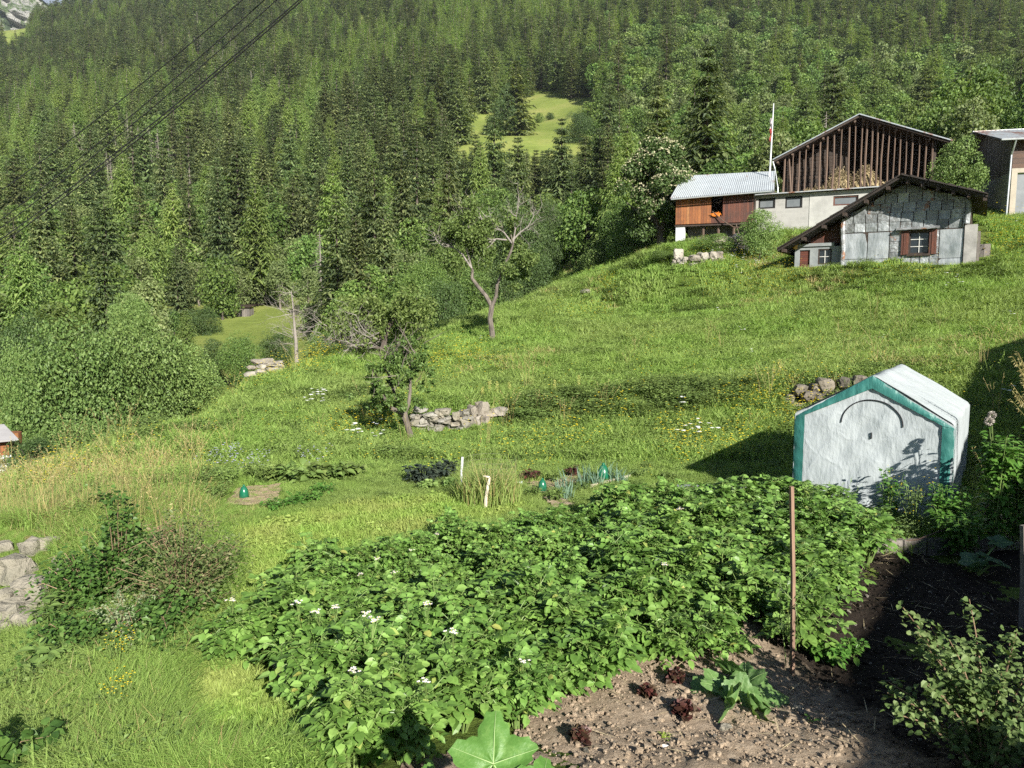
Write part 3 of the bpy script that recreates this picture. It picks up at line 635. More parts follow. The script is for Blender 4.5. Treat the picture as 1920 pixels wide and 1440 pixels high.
# wall core with the window hole: pieces around the opening
wx0, wz0, wx1, wz1 = win
g.prism([(xl, fl), (wx0, fl), (wx0, roofz(wx0) + und), (xl, roofz(xl) + und)] if wx0 < ap[0] else [(xl, fl), (wx0, fl), (wx0, roofz(wx0) + und), (ap[0], ap[1] + und), (xl, roofz(xl) + und)], 0, .4)
g.prism([(wx1, fl), (xr, fl), (xr, roofz(xr) + und), (wx1, roofz(wx1) + und)], 0, .4)
g.box(wx0, wx1, 0, .4, fl, wz0); g.prism([(wx0, wz1), (wx1, wz1), (wx1, roofz(wx1) + und), (wx0, roofz(wx0) + und)], 0, .4)
g.box(xl, xl + .3, .4, DEP, fl, roofz(xl) + und); g.box(xr - .3, xr, .4, DEP, fl, roofz(xr) + und); g.prism([(x, z) for x, z in out], DEP, DEP + .3)
g.box(xl + .3, xr - .3, .9, 1.0, fl, 3.2)
g.obj('wall', w_darkh, e)
# zinc sheets: small tiles above, tall sheets below
g = G(); rowz = [A.pix(1690, y)[1] for y in (345, 362, 380, 398, 415, 432)]; zb = A.pix(1690, 512)[1]
def sheet(x0, x1, z0, z1, tall=False):
    x0, x1 = max(x0, xl + .02), min(x1, xr - .02)
    if x1 - x0 < .08: return
    zt0 = min(z1, roofz(x0) + und - .02); zt1 = min(z1, roofz(x1) + und - .02)
    if min(zt0, zt1) < z0 + .05: 
        if max(zt0, zt1) < z0 + .1: return
        zt0 = max(zt0, z0 + .02); zt1 = max(zt1, z0 + .02)
    if x1 > wx0 and x0 < wx1 and z0 < wz1 and z1 > wz0:
        if z0 < wz0 - .1: sheet(x0, x1, z0, wz0)
        if z1 > wz1 + .1: sheet(x0, x1, wz1, z1)
        if x0 < wx0 - .1: sheet(x0, wx0, max(z0, wz0), min(z1, wz1))
        if x1 > wx1 + .1: sheet(wx1, x1, max(z0, wz0), min(z1, wz1))
        return
    nx, nz = (5, 9) if tall else (3, 3); yb = -.012 - rg.rand() * .02; j = [rg.uniform(-.04, .04) for _ in range(4)]
    V = []; ph = rg.rand(3) * 6
    for b_ in range(nz + 1):
        for a in range(nx + 1):
            u_ = a / nx; v_ = b_ / nz; z = z0 + ((zt0 + (zt1 - zt0) * u_) - z0) * v_ * .955
            bul = (.035 if tall else .012) * math.sin(pi * u_) * (math.sin(v_ * 5 + ph[0]) * .7 + math.sin(v_ * 11 + ph[1]) * .4)
            V.append((x0 + .02 + (x1 - x0 - .04) * u_, yb + j[0] * (u_ - .5) + j[1] * (v_ - .5) - .012 * (1 - v_) - abs(bul) * .9, z))
    F = [(b_ * (nx + 1) + a, b_ * (nx + 1) + a + 1, (b_ + 1) * (nx + 1) + a + 1, (b_ + 1) * (nx + 1) + a) for b_ in range(nz) for a in range(nx)]
    g.add(V, F, 1 if tall else 0)
zz = [rowz[5], rowz[4], rowz[3], rowz[2], rowz[1], rowz[0], rowz[0] + .5, rowz[0] + 1.0, rowz[0] + 1.5]
for k in range(8):
    x = xl + rg.uniform(-.3, 0)
    while x < xr: w_ = rg.uniform(.5, .62); sheet(x, x + w_, zz[k], zz[k + 1] + .015); x += w_
for a, b_, t in ((1578, 1626, 1), (1626, 1667, 1), (1667, 1692, 0), (1760, 1806, 1)):
    xa, xb = A.pix(a, 470)[0], A.pix(b_, 470)[0]
    if t: sheet(xa, xb, A.pix(a, 470)[1] * .5, zz[0] + .01, True); sheet(xa, xb, zb, A.pix(a, 470)[1] * .5 + .01, True)
    else:
        for q in range(4): sheet(xa, xb, zb + (zz[0] - zb) * q / 4, zb + (zz[0] - zb) * (q + 1) / 4 + .01)
xa, xb = A.pix(1692, 470)[0], A.pix(1760, 470)[0]
for q in range(4): sheet(xa + (xb - xa) * q / 4, xa + (xb - xa) * (q + 1) / 4, zb, wz0 - .02); sheet(xa + (xb - xa) * q / 4, xa + (xb - xa) * (q + 1) / 4, wz1 + .12, zz[0] + .01)
sheet(xa, wx0, wz0 - .02, wz1 + .12); sheet(wx1, xb, wz0 - .02, wz1 + .12)
g.obj('metal_cladding', [m_zinc, m_zinc2], e, smooth=True)
wd_ = wx1 - wx0
wi = window(e, wx0, wx1, wz0, wz1, .06, (2, 3), w_dark, .05); g = G(); g.box(wx0 - .1, wx1 + .1, -.14, .0, wz0 - .12, wz0 - .01); g.obj('sill', w_dark, wi)
for x0_, x1_ in ((A.pix(1690, 450)[0], wx0 - .01), (wx1 + .01, A.pix(1757, 450)[0])):
    g = G()
    n_b = 3
    for q in range(n_b): g.box(x0_ + (x1_ - x0_) * q / n_b, x0_ + (x1_ - x0_) * (q + .93) / n_b, -.11 - .02 * (q % 2), -.06, wz0 - .05, wz1 + .08)
    g.box(x0_, x1_, -.06, -.045, wz0 + .25, wz0 + .35); g.box(x0_, x1_, -.06, -.045, wz1 - .35, wz1 - .25); g.obj('shutter', w_red, e)
g = G(); xh0, zh = A.pix(1681, 431); xh1 = A.pix(1762, 427)[0]; g.slab([(xh0, -.3, zh - .06), (xh1, -.3, zh - .04), (xh1, .0, zh + .1), (xh0, .0, zh + .08)], .03); g.obj('window_hood', m_zinc, e)
# corner: bent zinc strip, concrete pillar below it
g = G(); xc, zc_ = A.pix(1800, 422); g.box(xr + .005, xr + .55, -.12, .5, fl, zc_); g.obj('corner_pillar', m_conc, e)
g = G(); g.tube([(xl + .0, -.08, zb), (xl + .06, -.1, zb + 1.3), (xl - .03, -.1, zb + 2.6), (xl, -.08, roofz(xl) - .3)], [.14, .12, .13, .1], 8); g.tube([(xr + .05, -.1, zc_ + .05), (xr + .12, -.12, zc_ + 1.0), (xr + .06, -.12, roofz(xr) - .35)], [.15, .12, .13], 8); g.obj('corner_trim', m_zinc, e)
g = G()
for k in range(9): g.box(xr + .0, xr + .22, .6, DEP, zc_ + .02 + .22 * k, zc_ + .02 + .22 * k + .2) if zc_ + .22 * (k + 1) < roofz(xr) + und else None
g.obj('log_side_wall', w_darkh, e)
g = G(); g.box(xr + .56, xr + .68, .45, 3.6, fl, zc_ - .3); g.box(xr + .69, xr + 1.15, 1.2, 1.3, fl, zc_ - .9); g.obj('side_fence_boards', w_grey, e)
# left lean-to with door and window
yA = .25; xa0 = A.pix(1489, 512, -yA)[0]; za_t = A.pix(1530, 462, -yA)[1]; d0 = A.pix(1498, 510, -yA)[0]; d1 = A.pix(1519, 466, -yA)[0]; dt = A.pix(1508, 469, -yA)[1]
w0 = A.pix(1533, 496, -yA); w1 = A.pix(1560, 466, -yA)
an = G(); wall_with_holes(an, xa0, xl - .02, fl - .6, za_t - .02, yA, yA + .25, [(d0, d1, fl - .5, dt), (w0[0], w1[0], w0[1], w1[1])]); an.box(xa0, xa0 + .25, yA + .25, DEP, fl - .6, za_t - .3); an.obj('lean_to_wall', m_greyw, e)
g = G(); g.box(xa0 - .05, A.pix(1563, 460, 0)[0], yA - .08, yA + .2, za_t - .0, za_t + .17); g.obj('lintel', m_greyw, e)
g = G(); g.box(d0 + .02, d1 - .02, yA + .08, yA + .14, fl - .5, dt - .02); dr = g.obj('door', w_redh, e); g = G(); g.box(d0 + .08, d0 + .12, yA + .03, yA + .08, dt - 1.1, dt - .95); g.obj('handle', m_metal, dr)
window(e, w0[0], w1[0], w0[1], w1[1], yA + .03, (2, 2), w_dark, .07)
g = G(); g.prism([(xa0 + .1, za_t + .17), (xl, za_t + .17), (xl, roofz(xl) + und), (xa0 + .1, roofz(xa0 + .1) + und)], .45, .55); g.obj('gable_boards', w_red, e)
# roof: two sloping slabs of black boards, purlin ends and verge
for a, b_, nm_ in ((le, ap, 'roof_slope'), (ap, re, 'roof_slope')):
    g = G(); N_ = 26; ya, yb = -ox, DEP + .5; L_ = math.hypot(b_[0] - a[0], b_[1] - a[1])
    g.prism([(a[0], a[1] - .17), (b_[0], b_[1] - .17), (b_[0], b_[1] - .05), (a[0], a[1] - .05)], ya + .1, yb)
    for q in range(9):                                                                # overlapping courses, a little irregular
        t0, t1 = q / 9, (q + 1.12) / 9
        pa = (a[0] + (b_[0] - a[0]) * t0, a[1] + (b_[1] - a[1]) * t0); pb = (a[0] + (b_[0] - a[0]) * min(t1, 1), a[1] + (b_[1] - a[1]) * min(t1, 1)); up = .03 + (.02 if q % 2 else 0) + rg.rand() * .02
        g.prism([(pa[0], pa[1] - .045), (pb[0], pb[1] - .045), (pb[0], pb[1] - .02 + up * .5), (pa[0], pa[1] + up)], ya - rg.rand() * .1, yb)
    g.obj(nm_, w_roof, e)
for t in np.linspace(.08, .97, 6):
    x = ap[0] + (re[0] - ap[0]) * t; g = G(); g.box(x - .08, x + .08, -ox + .15, .3, roofz(x) - .36, roofz(x) - .185); g.obj('rafter_end', w_dark, e)
for t in np.linspace(.1, .95, 6):
    x = ap[0] + (le[0] - ap[0]) * t; g = G(); g.box(x - .08, x + .08, -ox + .15, .44, roofz(x) - .36, roofz(x) - .185); g.obj('rafter_end', w_dark, e)
# lantern hanging by the lean-to
px_, pz_ = A.pix(1491, 457, -.1); g = G(); g.tube([(px_, .1, pz_ - .3), (px_, .1, pz_ - .05)], [.12, .15], 10); g.tube([(px_, .1, pz_ - .05), (px_, .1, pz_ + .12)], [.24, .05], 10)
o = g.obj('hanging_lamp', plain('yellow_lamp', (.45, .24, .05), (.55, .33, .08), 3, .5, .1)); o.location = A.o; o.rotation_euler = (0, 0, A.th); tag(o, 'small yellow lamp hanging under the left eave of the metal-clad house', 'lamp')

# ------------------------------------------------------------------ hay barn with its open front of poles, block-walled lower storey
B = Fac(1612, 356, 54, -24); rg = np.random.RandomState(78)
e = B.empty('hay_barn', 'large dark timber hay barn with an open front of thin upright poles', 'barn')
ow = .6; ap = B.pix(1612, 213, ow); le = B.pix(1450, 299, ow); re = B.pix(1786, 263, ow)
def rz2(x): return (ap[1] + (x - ap[0]) * (ap[1] - le[1]) / (ap[0] - le[0])) if x < ap[0] else (ap[1] + (x - ap[0]) * (re[1] - ap[1]) / (re[0] - ap[0]))
xl, xr = B.pix(1468, 350)[0], B.pix(1752, 350)[0]; DB = 11; zf = -.4
fpx = B.pix(1590, 300)[0]
g = G(); g.box(xl, xl + .25, .3, DB, zf, rz2(xl) - .2); g.box(xr - .25, xr, .1, DB, zf, rz2(xr) - .2); g.prism([(xl, zf), (xr, zf), (xr, rz2(xr) - .2), (ap[0], ap[1] - .2), (xl, rz2(xl) - .2)], DB, DB + .2)
g.box(xl, xr, .2, DB, zf - .2, zf); g.obj('wall', w_darkh, e)
g = G(); zt = 4.2
for k in range(17):
    z_ = zf + .27 * k; xs0 = xl + .3
    while rz2(xs0) - .25 < z_ + .25 and xs0 < fpx: xs0 += .1
    if xs0 < fpx - .2: g.box(xs0, fpx, 1.6 + rg.rand() * .05, 1.8, z_, z_ + .25)
g.prism([(fpx, zf), (xr - .3, zf), (xr - .3, rz2(xr - .3) - .25), (max(fpx, ap[0]), rz2(max(fpx, ap[0])) - .25), (fpx, rz2(fpx) - .25)], 5.5, 5.7); g.obj('inner_log_wall', w_darkh, e)
for k, pxx in enumerate((1470, 1478, 1485, 1497, 1509, 1522, 1535, 1548, 1560, 1574, 1588, 1599, 1612, 1621, 1631, 1641, 1652, 1663, 1674, 1684, 1695, 1707, 1720, 1733, 1745)):
    x = B.pix(pxx, 345)[0]; j = rg.randn() * .05; zt = rz2(x) - .18; g = G(); rr = rg.uniform(.05, .085)
    if k == 1: g.tube([(x + .25, 0, zf), (x - .05, .1, zt)], [.10, .07], 6)
    else: g.tube([(x + j, 0, zf), (x + j * .3 + rg.randn() * .03, rg.randn() * .03, (zf + zt) / 2), (x, 0, zt)], [rr, rr * .95, rr * .8], 6)
    g.obj('post', m_pole, e)
for a, b_ in ((le, ap), (ap, re)):
    g = G(); g.prism([(a[0], a[1] - .2), (b_[0], b_[1] - .2), (b_[0], b_[1] - .05), (a[0], a[1] - .05)], -ow + .06, DB + .5); sl_ = g.obj('roof_slope', w_dark, e)
    g = G(); g.prism([(a[0] - .05, a[1] - .046), (b_[0], b_[1] - .046), (b_[0], b_[1] + .03), (a[0] - .05, a[1] + .03)], -ow - .05, DB + .6); g.obj('tin_covering', m_tin, sl_)
for t in np.linspace(.05, .95, 6):
    for q in (le, re):
        x = ap[0] + (q[0] - ap[0]) * t; z = rz2(x) - .2; g = G(); g.tube([(x, -ow + .25, z - .1), (x, .6, z - .1)], .085, 8); g.obj('purlin_end', m_pole, e)
g = G(); gx0, gz0 = B.pix(1449, 300, ow); g.tube([(gx0, -ow, gz0 - .1), (gx0 + .15, -ow + .1, gz0 - .6), (xl - .35, -.1, gz0 - 1.9), (xl - .3, -.1, -1.2)], .05, 6); g.obj('downpipe', m_metal, e)
# lower storey: block wall standing forward, lean-to roof edge, windows, rubble base
yo = -3.0
L0 = B.pix(1408, 400, 3)[0]; L1 = B.pix(1700, 400, 3)[0]; Lm = B.pix(1517, 400, 3)[0]; zt = B.pix(1500, 362, 3)[1]; zb = B.pix(1500, 447, 3)[1]
ws = [B.pix(a, c, 3) + B.pix(b_, d, 3) for a, b_, c, d in ((1422, 1454, 392, 371), (1472, 1505, 391, 367))]
g = G(); wall_with_holes(g, L0, Lm, zb, zt, yo, yo + .3, [(q[0], q[2], q[1], q[3]) for q in ws]); g.box(L0, L0 + .3, yo + .3, 0, zb, zt - .2); g.obj('block_wall', m_block, e)
w3 = B.pix(1562, 386, 3) + B.pix(1610, 364, 3)
g = G(); wall_with_holes(g, Lm + .005, L1, zb, zt - .001, yo - .03, yo + .3, [(w3[0], w3[2], w3[1], w3[3] - .05)]); g.obj('plaster_wall', m_plaster, e)
for q in ws: window(e, q[0], q[2], q[1], q[3], yo + .02, (1, 1), m_black, .1, m_shade)
window(e, w3[0], w3[2], w3[1], w3[3] - .05, yo + .05, (1, 1), w_red, .1, m_shade)
g = G(); g.slab([(L0 - .3, yo - .45, zt - .04), (L1, yo - .45, zt + .06), (L1, .1, zt + .42), (L0 - .3, .1, zt + .32)], .07); g.obj('lean_to_roof', m_tinrust, e)
g = G(); g.box(L0 - .2, L1, yo - .02, yo + .4, zb - 4, zb - .02, 1); rubble_face(g, L0 - .25, L1, zb - 2.6, zb + .05, yo - .05, rg, .55, .26); g.obj('stone_base', [m_stone, m_mortar], e)
# hay behind the poles
g = G(); n = 17000; hx0, hx1 = B.pix(1500, 345)[0], B.pix(1700, 345)[0]; xs = rg.uniform(hx0, hx1, n); hc = B.pix(1600, 345)[0]
hh = 2.0 * np.exp(-((xs - hc) / 2.6) ** 2) * (1 + .25 * np.sin(xs * 3.1)) + .15; t = rg.rand(n); ys = rg.uniform(.15, 1.45, n) + (xs > fpx) * rg.uniform(0, 1.5, n)
B_ = np.stack([xs, ys, -.4 + hh * t * np.clip(ys / 1.2 + .35, 0, 1)], 1); cards(g, B_, rdir(rg, n, -.3), rdir(rg, n), rg.uniform(.12, .35, n), rg.uniform(.015, .045, n))
# a core so that the heap is closed
V = []; nn = 30
for i in range(nn + 1):
    x = hx0 + (hx1 - hx0) * i / nn; h_ = 1.8 * math.exp(-((x - hc) / 2.6) ** 2) * (1 + .25 * math.sin(x * 3.1)) + .05
    V += [(x, .3, -.4), (x, .75, -.4 + h_ * .75), (x, 1.5, -.4 + h_)]
g.add(V, [(3 * i + a, 3 * i + 3 + a, 3 * i + 4 + a, 3 * i + 1 + a) for i in range(nn) for a in range(2)])
o = g.obj('hay_heap', m_hay); o.location = B.o; o.rotation_euler = (0, 0, B.th); tag(o, 'heap of loose golden hay behind the poles of the barn', 'hay', kind='stuff')

# ------------------------------------------------------------------ low orange-boarded shed with its tin roof
C = Fac(1330, 416, 51, -20); rg = np.random.RandomState(79)
e = C.empty('orange_board_shed', 'low shed with orange board wall and pale corrugated tin roof', 'shed')
q = [C.pix(1256, 372, .6), C.pix(1448, 356, .6)]; xl, xr = C.pix(1267, 400)[0], C.pix(1412, 400)[0]; DS = 5.0
zl, zr = q[0][1], q[1][1]; Rh = 2.15
g = G(); Vr = []; nw = 150                                                              # corrugated sheet, running ridge to eave
xx = np.linspace(q[0][0], q[1][0] + .1, nw); wav = .022 * np.sin(np.arange(nw) * pi / 1.5)
back = [C.pix(1281, 330, -3.4), C.pix(1453, 321, -3.4)]
for j in range(4):
    f = j / 3
    for i in range(nw):
        u_ = i / (nw - 1); xa = xx[i] * (1 - f) + (back[0][0] + (back[1][0] - back[0][0]) * u_) * f
        za = (zl + (zr - zl) * u_) * (1 - f) + (back[0][1] + (back[1][1] - back[0][1]) * u_) * f
        Vr.append((xa, -.6 + 4.0 * f, za + wav[i] + (.03 if j in (1, 2) else 0)))
Fr_ = [(j * nw + i, j * nw + i + 1, (j + 1) * nw + i + 1, (j + 1) * nw + i) for j in range(3) for i in range(nw - 1)]
g.add(Vr, Fr_); g.add([(a, b_, c - .045) for a, b_, c in Vr], [tuple(reversed(f)) for f in Fr_])
g.obj('roof', m_tinlight, e)
rb, re_ = 3.4, 7.6
g = G(); g.slab([(back[0][0], rb + .02, back[0][1] - .02), (back[1][0], rb + .02, back[1][1] - .02), (back[1][0], re_, back[1][1] - 2), (back[0][0], re_, back[0][1] - 2)], .05); g.obj('rear_roof', m_tin, e)
g = G(); g.tube([(q[0][0] + .1, -.66, zl - .08), (q[1][0], -.66, zr - .08)], .055, 6); g.obj('gutter', m_metal, e)
bz_ = C.pix(1266, 421)[1]; tz = zl - .1; o0 = C.pix(1333, 400)[0]; o1 = C.pix(1355, 400)[0]; oz0 = C.pix(1345, 405)[1]
g = G(); g.box(xl, o0, 0, .12, bz_, min(zl, zr) + .25); g.obj('board_wall', w_orange, e)
g = G(); g.box(o1, xr, .02, .14, bz_, min(zl, zr) + .25); g.box(o0, o1, .0, .14, bz_, oz0); g.obj('dark_board_wall', w_red, e)
g = G(); g.box(xl, xl + .1, .12, 7, bz_, zl + .2); g.box(xr - .1, xr, .14, 7, bz_, zr); g.box(xl, xr, 7, 7.1, bz_, zr); g.box(xl, xr, .14, 7, bz_ - .06, bz_); g.box(xl + .1, xr - .1, 2.4, 2.5, bz_, zr); g.obj('rear_wall', w_dark, e)
g = G(); g.box(xl - .04, xr + .02, -.06, .16, bz_ - .16, bz_ - .065); g.obj('floor_beam', w_dark, e)
g = G(); p0 = C.pix(1267, 430)[0]; p1 = C.pix(1284, 430)[0]; g.box(p0, p1, .02, .4, bz_ - 2.0, bz_ - .165); g.obj('corner_pillar', m_white, e)
g = G(); g.box(p1 + .1, xr, .9, 1.1, bz_ - 2.2, bz_ - .07); g.obj('undercroft_wall', m_mortar, e)
for x in np.linspace(p1 + 1.2, xr - .2, 4): g = G(); g.tube([(x, .25, bz_ - 2.2), (x, .25, bz_ - .17)], .09, 6); g.obj('post', m_pole, e)
# bundle of orange twine and tools in the opening
g = G(); n = 90
for k in range(n):
    x = o0 + (o1 - o0) * (.15 + .6 * rg.rand()); z = oz0 + .05 + rg.rand() * .14; g.tube([(x, -.08, z), (x + rg.randn() * .06, -.14, z + rg.randn() * .06), (x + rg.randn() * .08, -.12, z - rg.rand() * .15)], .012, 3)
o = g.obj('orange_twine', plain('orange_twine', (.75, .22, .03), (.85, .32, .05), 5, .7, .1)); o.location = C.o; o.rotation_euler = (0, 0, C.th); tag(o, 'bundle of bright orange twine hanging in the opening of the board shed', 'twine')
g = G(); x2 = C.pix(1385, 410)[0]
for a, b_ in (((o0 + .1, -.1, oz0 + .3), (o1 + .9, -.4, oz0 - .9)), ((o0 + .3, -.1, oz0 + .9), (o1 - .1, -.15, oz0 + 1.0)), ((o1 + .7, -.4, oz0 - .8), (x2 + .8, -.4, oz0 - .7)), ((o1 + .9, -.4, oz0 - .6), (o1 + 1.3, -.3, oz0 - 1.7))): g.tube([a, tuple((Vector(a) + Vector(b_)) / 2 + Vector((0, 0, -.1))), b_], .035, 5)
o = g.obj('wooden_rake', m_pole); o.location = C.o; o.rotation_euler = (0, 0, C.th); tag(o, 'grey wooden rake and sticks leaning at the shed opening', 'rake')
# flagpole with a limp red and white flag
f0 = C.pix(1443, 330, -2.2); f1 = C.pix(1447.5, 194, -2.2); base = C.world(f0[0], 2.2, f0[1] - 1.5); topz = f1[1] - f0[1] + 1.5
base.z += 1.35; topz -= 1.35; e = thing('flagpole', base, 0, 'tall thin white flagpole with a limp red and white flag above the shed roof', 'flagpole'); g = G(); g.tube([(0, 0, 0), (.1, 0, topz)], [.06, .035], 8); g.obj('pole', m_white, e)
g = G(); V = []; Fx = []; nz = 14
for j in range(nz + 1):
    for i in range(4):
        V.append((.05 - .045 * i + .03 * math.sin(j * 1.1 + i), .07 * math.sin(i * 2.1 + j * .5), topz - .95 - j * .11))
for j in range(nz):
    for i in range(3): Fx.append((j * 4 + i, j * 4 + i + 1, j * 4 + 5 + i, j * 4 + 4 + i))
g.add(V, Fx)
def flagmat():
    m, nt, b = newmat('flag_cloth'); t = nt.nodes.new('ShaderNodeTexCoord'); s = nt.nodes.new('ShaderNodeSeparateXYZ'); nt.links.new(t.outputs['Generated'], s.inputs[0])
    nt.links.new(mix(nt, mathn(nt, 'GREATER_THAN', s.outputs['Z'], .55), (.35, .06, .06), (.45, .40, .40)), b.inputs['Base Color']); return m
g.obj('flag', flagmat(), e)

# ------------------------------------------------------------------ building at the right edge
D = Fac(1892, 400, 47, -14); rg = np.random.RandomState(80)
e = D.empty('rendered_farmhouse', 'tall farmhouse with beige rendered base and rusty tin roof at the picture edge', 'house')
xR = 9; zt = D.pix(1892, 263)[1]; zm = D.pix(1892, 316)[1]; zb = -1.5; dx0, dz0 = D.pix(1903, 397); dz1 = D.pix(1903, 324)[1]
g = G(); wall_with_holes(g, 0, xR, zb, zm, 0, .3, [(dx0, dx0 + 2.2, zb, dz1)]); g.obj('rendered_wall', m_beige, e)
g = G(); g.box(dx0 + .05, dx0 + 2.15, .15, .22, zb, dz1 - .04); g.obj('door', m_shade, e)
g = G(); g.box(0, xR, .02, .3, zm + .005, zt); g.obj('timber_front', wood('brown_boards', [(.05, .028, .02), (.09, .05, .032), (.03, .02, .015)], .3, True), e)
window(e, 1.0, 2.6, zm + .6, zt - .25, -.05, (2, 1), w_dark, .1)
# side wall, receding to the left behind the corner: render below, grey boards above
SL = 7.5
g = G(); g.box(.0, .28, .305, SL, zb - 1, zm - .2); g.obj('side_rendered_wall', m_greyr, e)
g = G(); g.prism([(0, 0), (1, 0), (1, 1), (0, 1)], 0, 1) if 0 else None
y_ = [.305, 4.5, SL]; zz_ = [zt + .2, zt + 1.38, zt + .75]; V = [(x, y, z) for x in (.01, .25) for y, z in ((y_[0], zm - .195), (y_[2], zm - .195), (y_[2], zz_[2]), (y_[1], zz_[1]), (y_[0], zz_[0]))]; g.add(V, [(4, 3, 2, 1, 0), (5, 6, 7, 8, 9)] + [(i, (i + 1) % 5, (i + 1) % 5 + 5, i + 5) for i in range(5)]); g.obj('side_board_wall', w_grey, e)
g = G(); V = []; nw = 120; e0 = zt + .0
for j in range(3):
    f = j / 2
    for i in range(nw): V.append((-.9 + (xR + 1) * i / (nw - 1), -.7 + 5.2 * f, e0 - .02 + 1.55 * f + .025 * math.sin(i * pi / 1.5)))
Fx = [(j * nw + i, j * nw + i + 1, (j + 1) * nw + i + 1, (j + 1) * nw + i) for j in range(2) for i in range(nw - 1)]
g.add(V, Fx); g.add([(a, b_, c - .05) for a, b_, c in V], [tuple(reversed(f)) for f in Fx]); g.obj('roof', m_tinrust, e)
g = G(); g.slab([(-.9, 4.52, e0 + 1.52), (xR, 4.52, e0 + 1.52), (xR, 9, e0 + .1), (-.9, 9, e0 + .1)], .06); g.obj('rear_roof', m_tinrust, e)
g = G(); g.tube([(-.95, -.78, e0 - .08), (xR, -.78, e0 - .08)], .07, 6); g.obj('gutter', m_metal, e)
g = G(); g.tube([(-.15, -.75, e0 - .12), (-.15, -.5, e0 - .5), (-.12, -.1, e0 - .9), (-.2, -.1, zb)], .055, 7); g.obj('downpipe', m_metal, e)

# ------------------------------------------------------------------ tiny hut and white house corner on the left
q = P(457, 606, 118); q.z = hz(q.x, q.y)
e = thing('small_hut', q, -.1, 'tiny wooden hut on the lower clearing at the forest edge', 'hut')
g = G(); g.box(-1.0, 1.0, 0, 1.6, -.6, 1.5); g.obj('wall', w_grey, e); g = G(); g.box(-.6, -.2, -.04, -.005, 0, 1.1); g.obj('door', m_black, e); g = G(); g.slab([(-1.3, -.4, 1.45), (1.3, -.4, 1.45), (1.3, 2, 1.8), (-1.3, 2, 1.8)], .12); g.obj('roof', w_dark, e)
E = Fac(18, 880, 26, 38)
e = E.empty('white_cabin', 'whitewashed cabin with orange board gable below the meadow at far left', 'house')
a = E.pix(-60, 880); b_ = E.pix(21, 853); c = E.pix(21, 826); 
g = G(); g.box(a[0] - 3, b_[0], 0, 6, -4, b_[1]); g.obj('wall', m_white, e)
g = G(); g.box(a[0] - 3, b_[0] - .05, .05, 5.9, b_[1] + .003, c[1]); g.obj('board_storey', w_orange, e)
g = G(); zz_ = E.pix(12, 806)[1]; xk = E.pix(14, 820)[0]; g.slab([(a[0] - 3, -.3, c[1] + .02), (xk + .3, -.3, c[1] + .02), (xk, 1.2, zz_), (a[0] - 3, 1.2, zz_)], .06); g.obj('roof', plain('grey_sheet_roof', (.28, .27, .27), (.34, .33, .33), 2, .6, .1), e)
g = G(); xw, zw = E.pix(4, 866); g.box(xw - .25, xw + .25, -.02, -.003, zw - .05, zw + .04); g.obj('vent_slot', m_black, e)
g = G(); h0 = E.pix(24, 862); h1 = E.pix(40, 888); g.prism([(h0[0], -3), (h1[0], -3), (h1[0], h1[1] + .45), (h0[0], h0[1])], .5, 3.0); g.obj('side_annex', m_white, e)
g = G(); k0 = E.pix(5, 826); k1 = E.pix(33, 800)
g.tube([((k0[0] + k1[0]) / 2 + .1, 1.2, c[1] - 1.2), ((k0[0] + k1[0]) / 2 + .1, 1.2, c[1] + .12)], .34, 12); g.obj('wooden_barrel', w_orange, e)

# ------------------------------------------------------------------ cables, utility pole
m_cable = plain('black_cable', (.012, .012, .013), (.02, .02, .02), 2, .6, 0)
for k, (ax, bx, by) in enumerate(((432, 0, 318), (477, 0, 386), (498, 0, 397), (536, 0, 412), (542, 0, 421))):
    A0 = P(ax + (ax - bx) * .35, 0 - by * .35, 26); B0 = P(bx - 300, by + 225, 46); pts_ = []
    for i in range(41):
        t = i / 40; p = A0.lerp(B0, t); p.z -= 4 * t * (1 - t) * (.9 + .05 * k); pts_.append(p)
    g = G(); g.tube(pts_, .020 if k < 3 else .026, 5); o = g.obj('power_cable', m_cable); tag(o, ('lone uppermost' if k == 0 else ['', 'second', 'third', 'fourth', 'lowest'][k]) + ' black cable crossing the forest at upper left', 'cable', 'power cables across the sky side')
q = MP(849, 195); e = thing('utility_pole', q, 0, 'pale utility pole among the trees left of the yellow clearing', 'pole'); k_ = q.y
g = G(); g.tube([(0, 0, -1), (0, 0, 14)], [.25, .18], 8); g.obj('pole', bark_dead, e); g = G(); g.box(-1, 1, -.1, .1, 12.8, 13.05); g.obj('crossarm', bark_dead, e)
# ------------------------------------------------------------------ near ground zones (world polygons on the garden terrace)
def gpoly(pxs, z=None): return [tuple(PZ(a, b, z)[:2]) if z is not None else tuple(GP(a, b)[:2]) for a, b in pxs]
POT = gpoly([(432, 1232), (476, 1155), (602, 1086), (720, 1055), (880, 1010), (1130, 965), (1320, 950), (1500, 950), (1600, 985), (1640, 1010), (1630, 1090), (1560, 1150), (1500, 1205), (1390, 1205), (1330, 1225), (1215, 1260), (1120, 1315), (1010, 1375), (900, 1440), (820, 1530), (605, 1530), (572, 1400), (528, 1300)], -3.0)
SOIL = gpoly([(1640, 1035), (1750, 1030), (2100, 1030), (2400, 1200), (2400, 1700), (860, 1700), (700, 1500), (960, 1400), (1000, 1330), (1170, 1240), (1380, 1170), (1500, 1130)], -3.1) 
GH = Fac(1637, 703, 10.6, -35)
ghp = [tuple(GH.world(x, y, 0)[:2]) for x, y in ((-1.1, -.05), (1.1, -.05), (1.1, 2.9), (-1.1, 2.9))]
blds = []
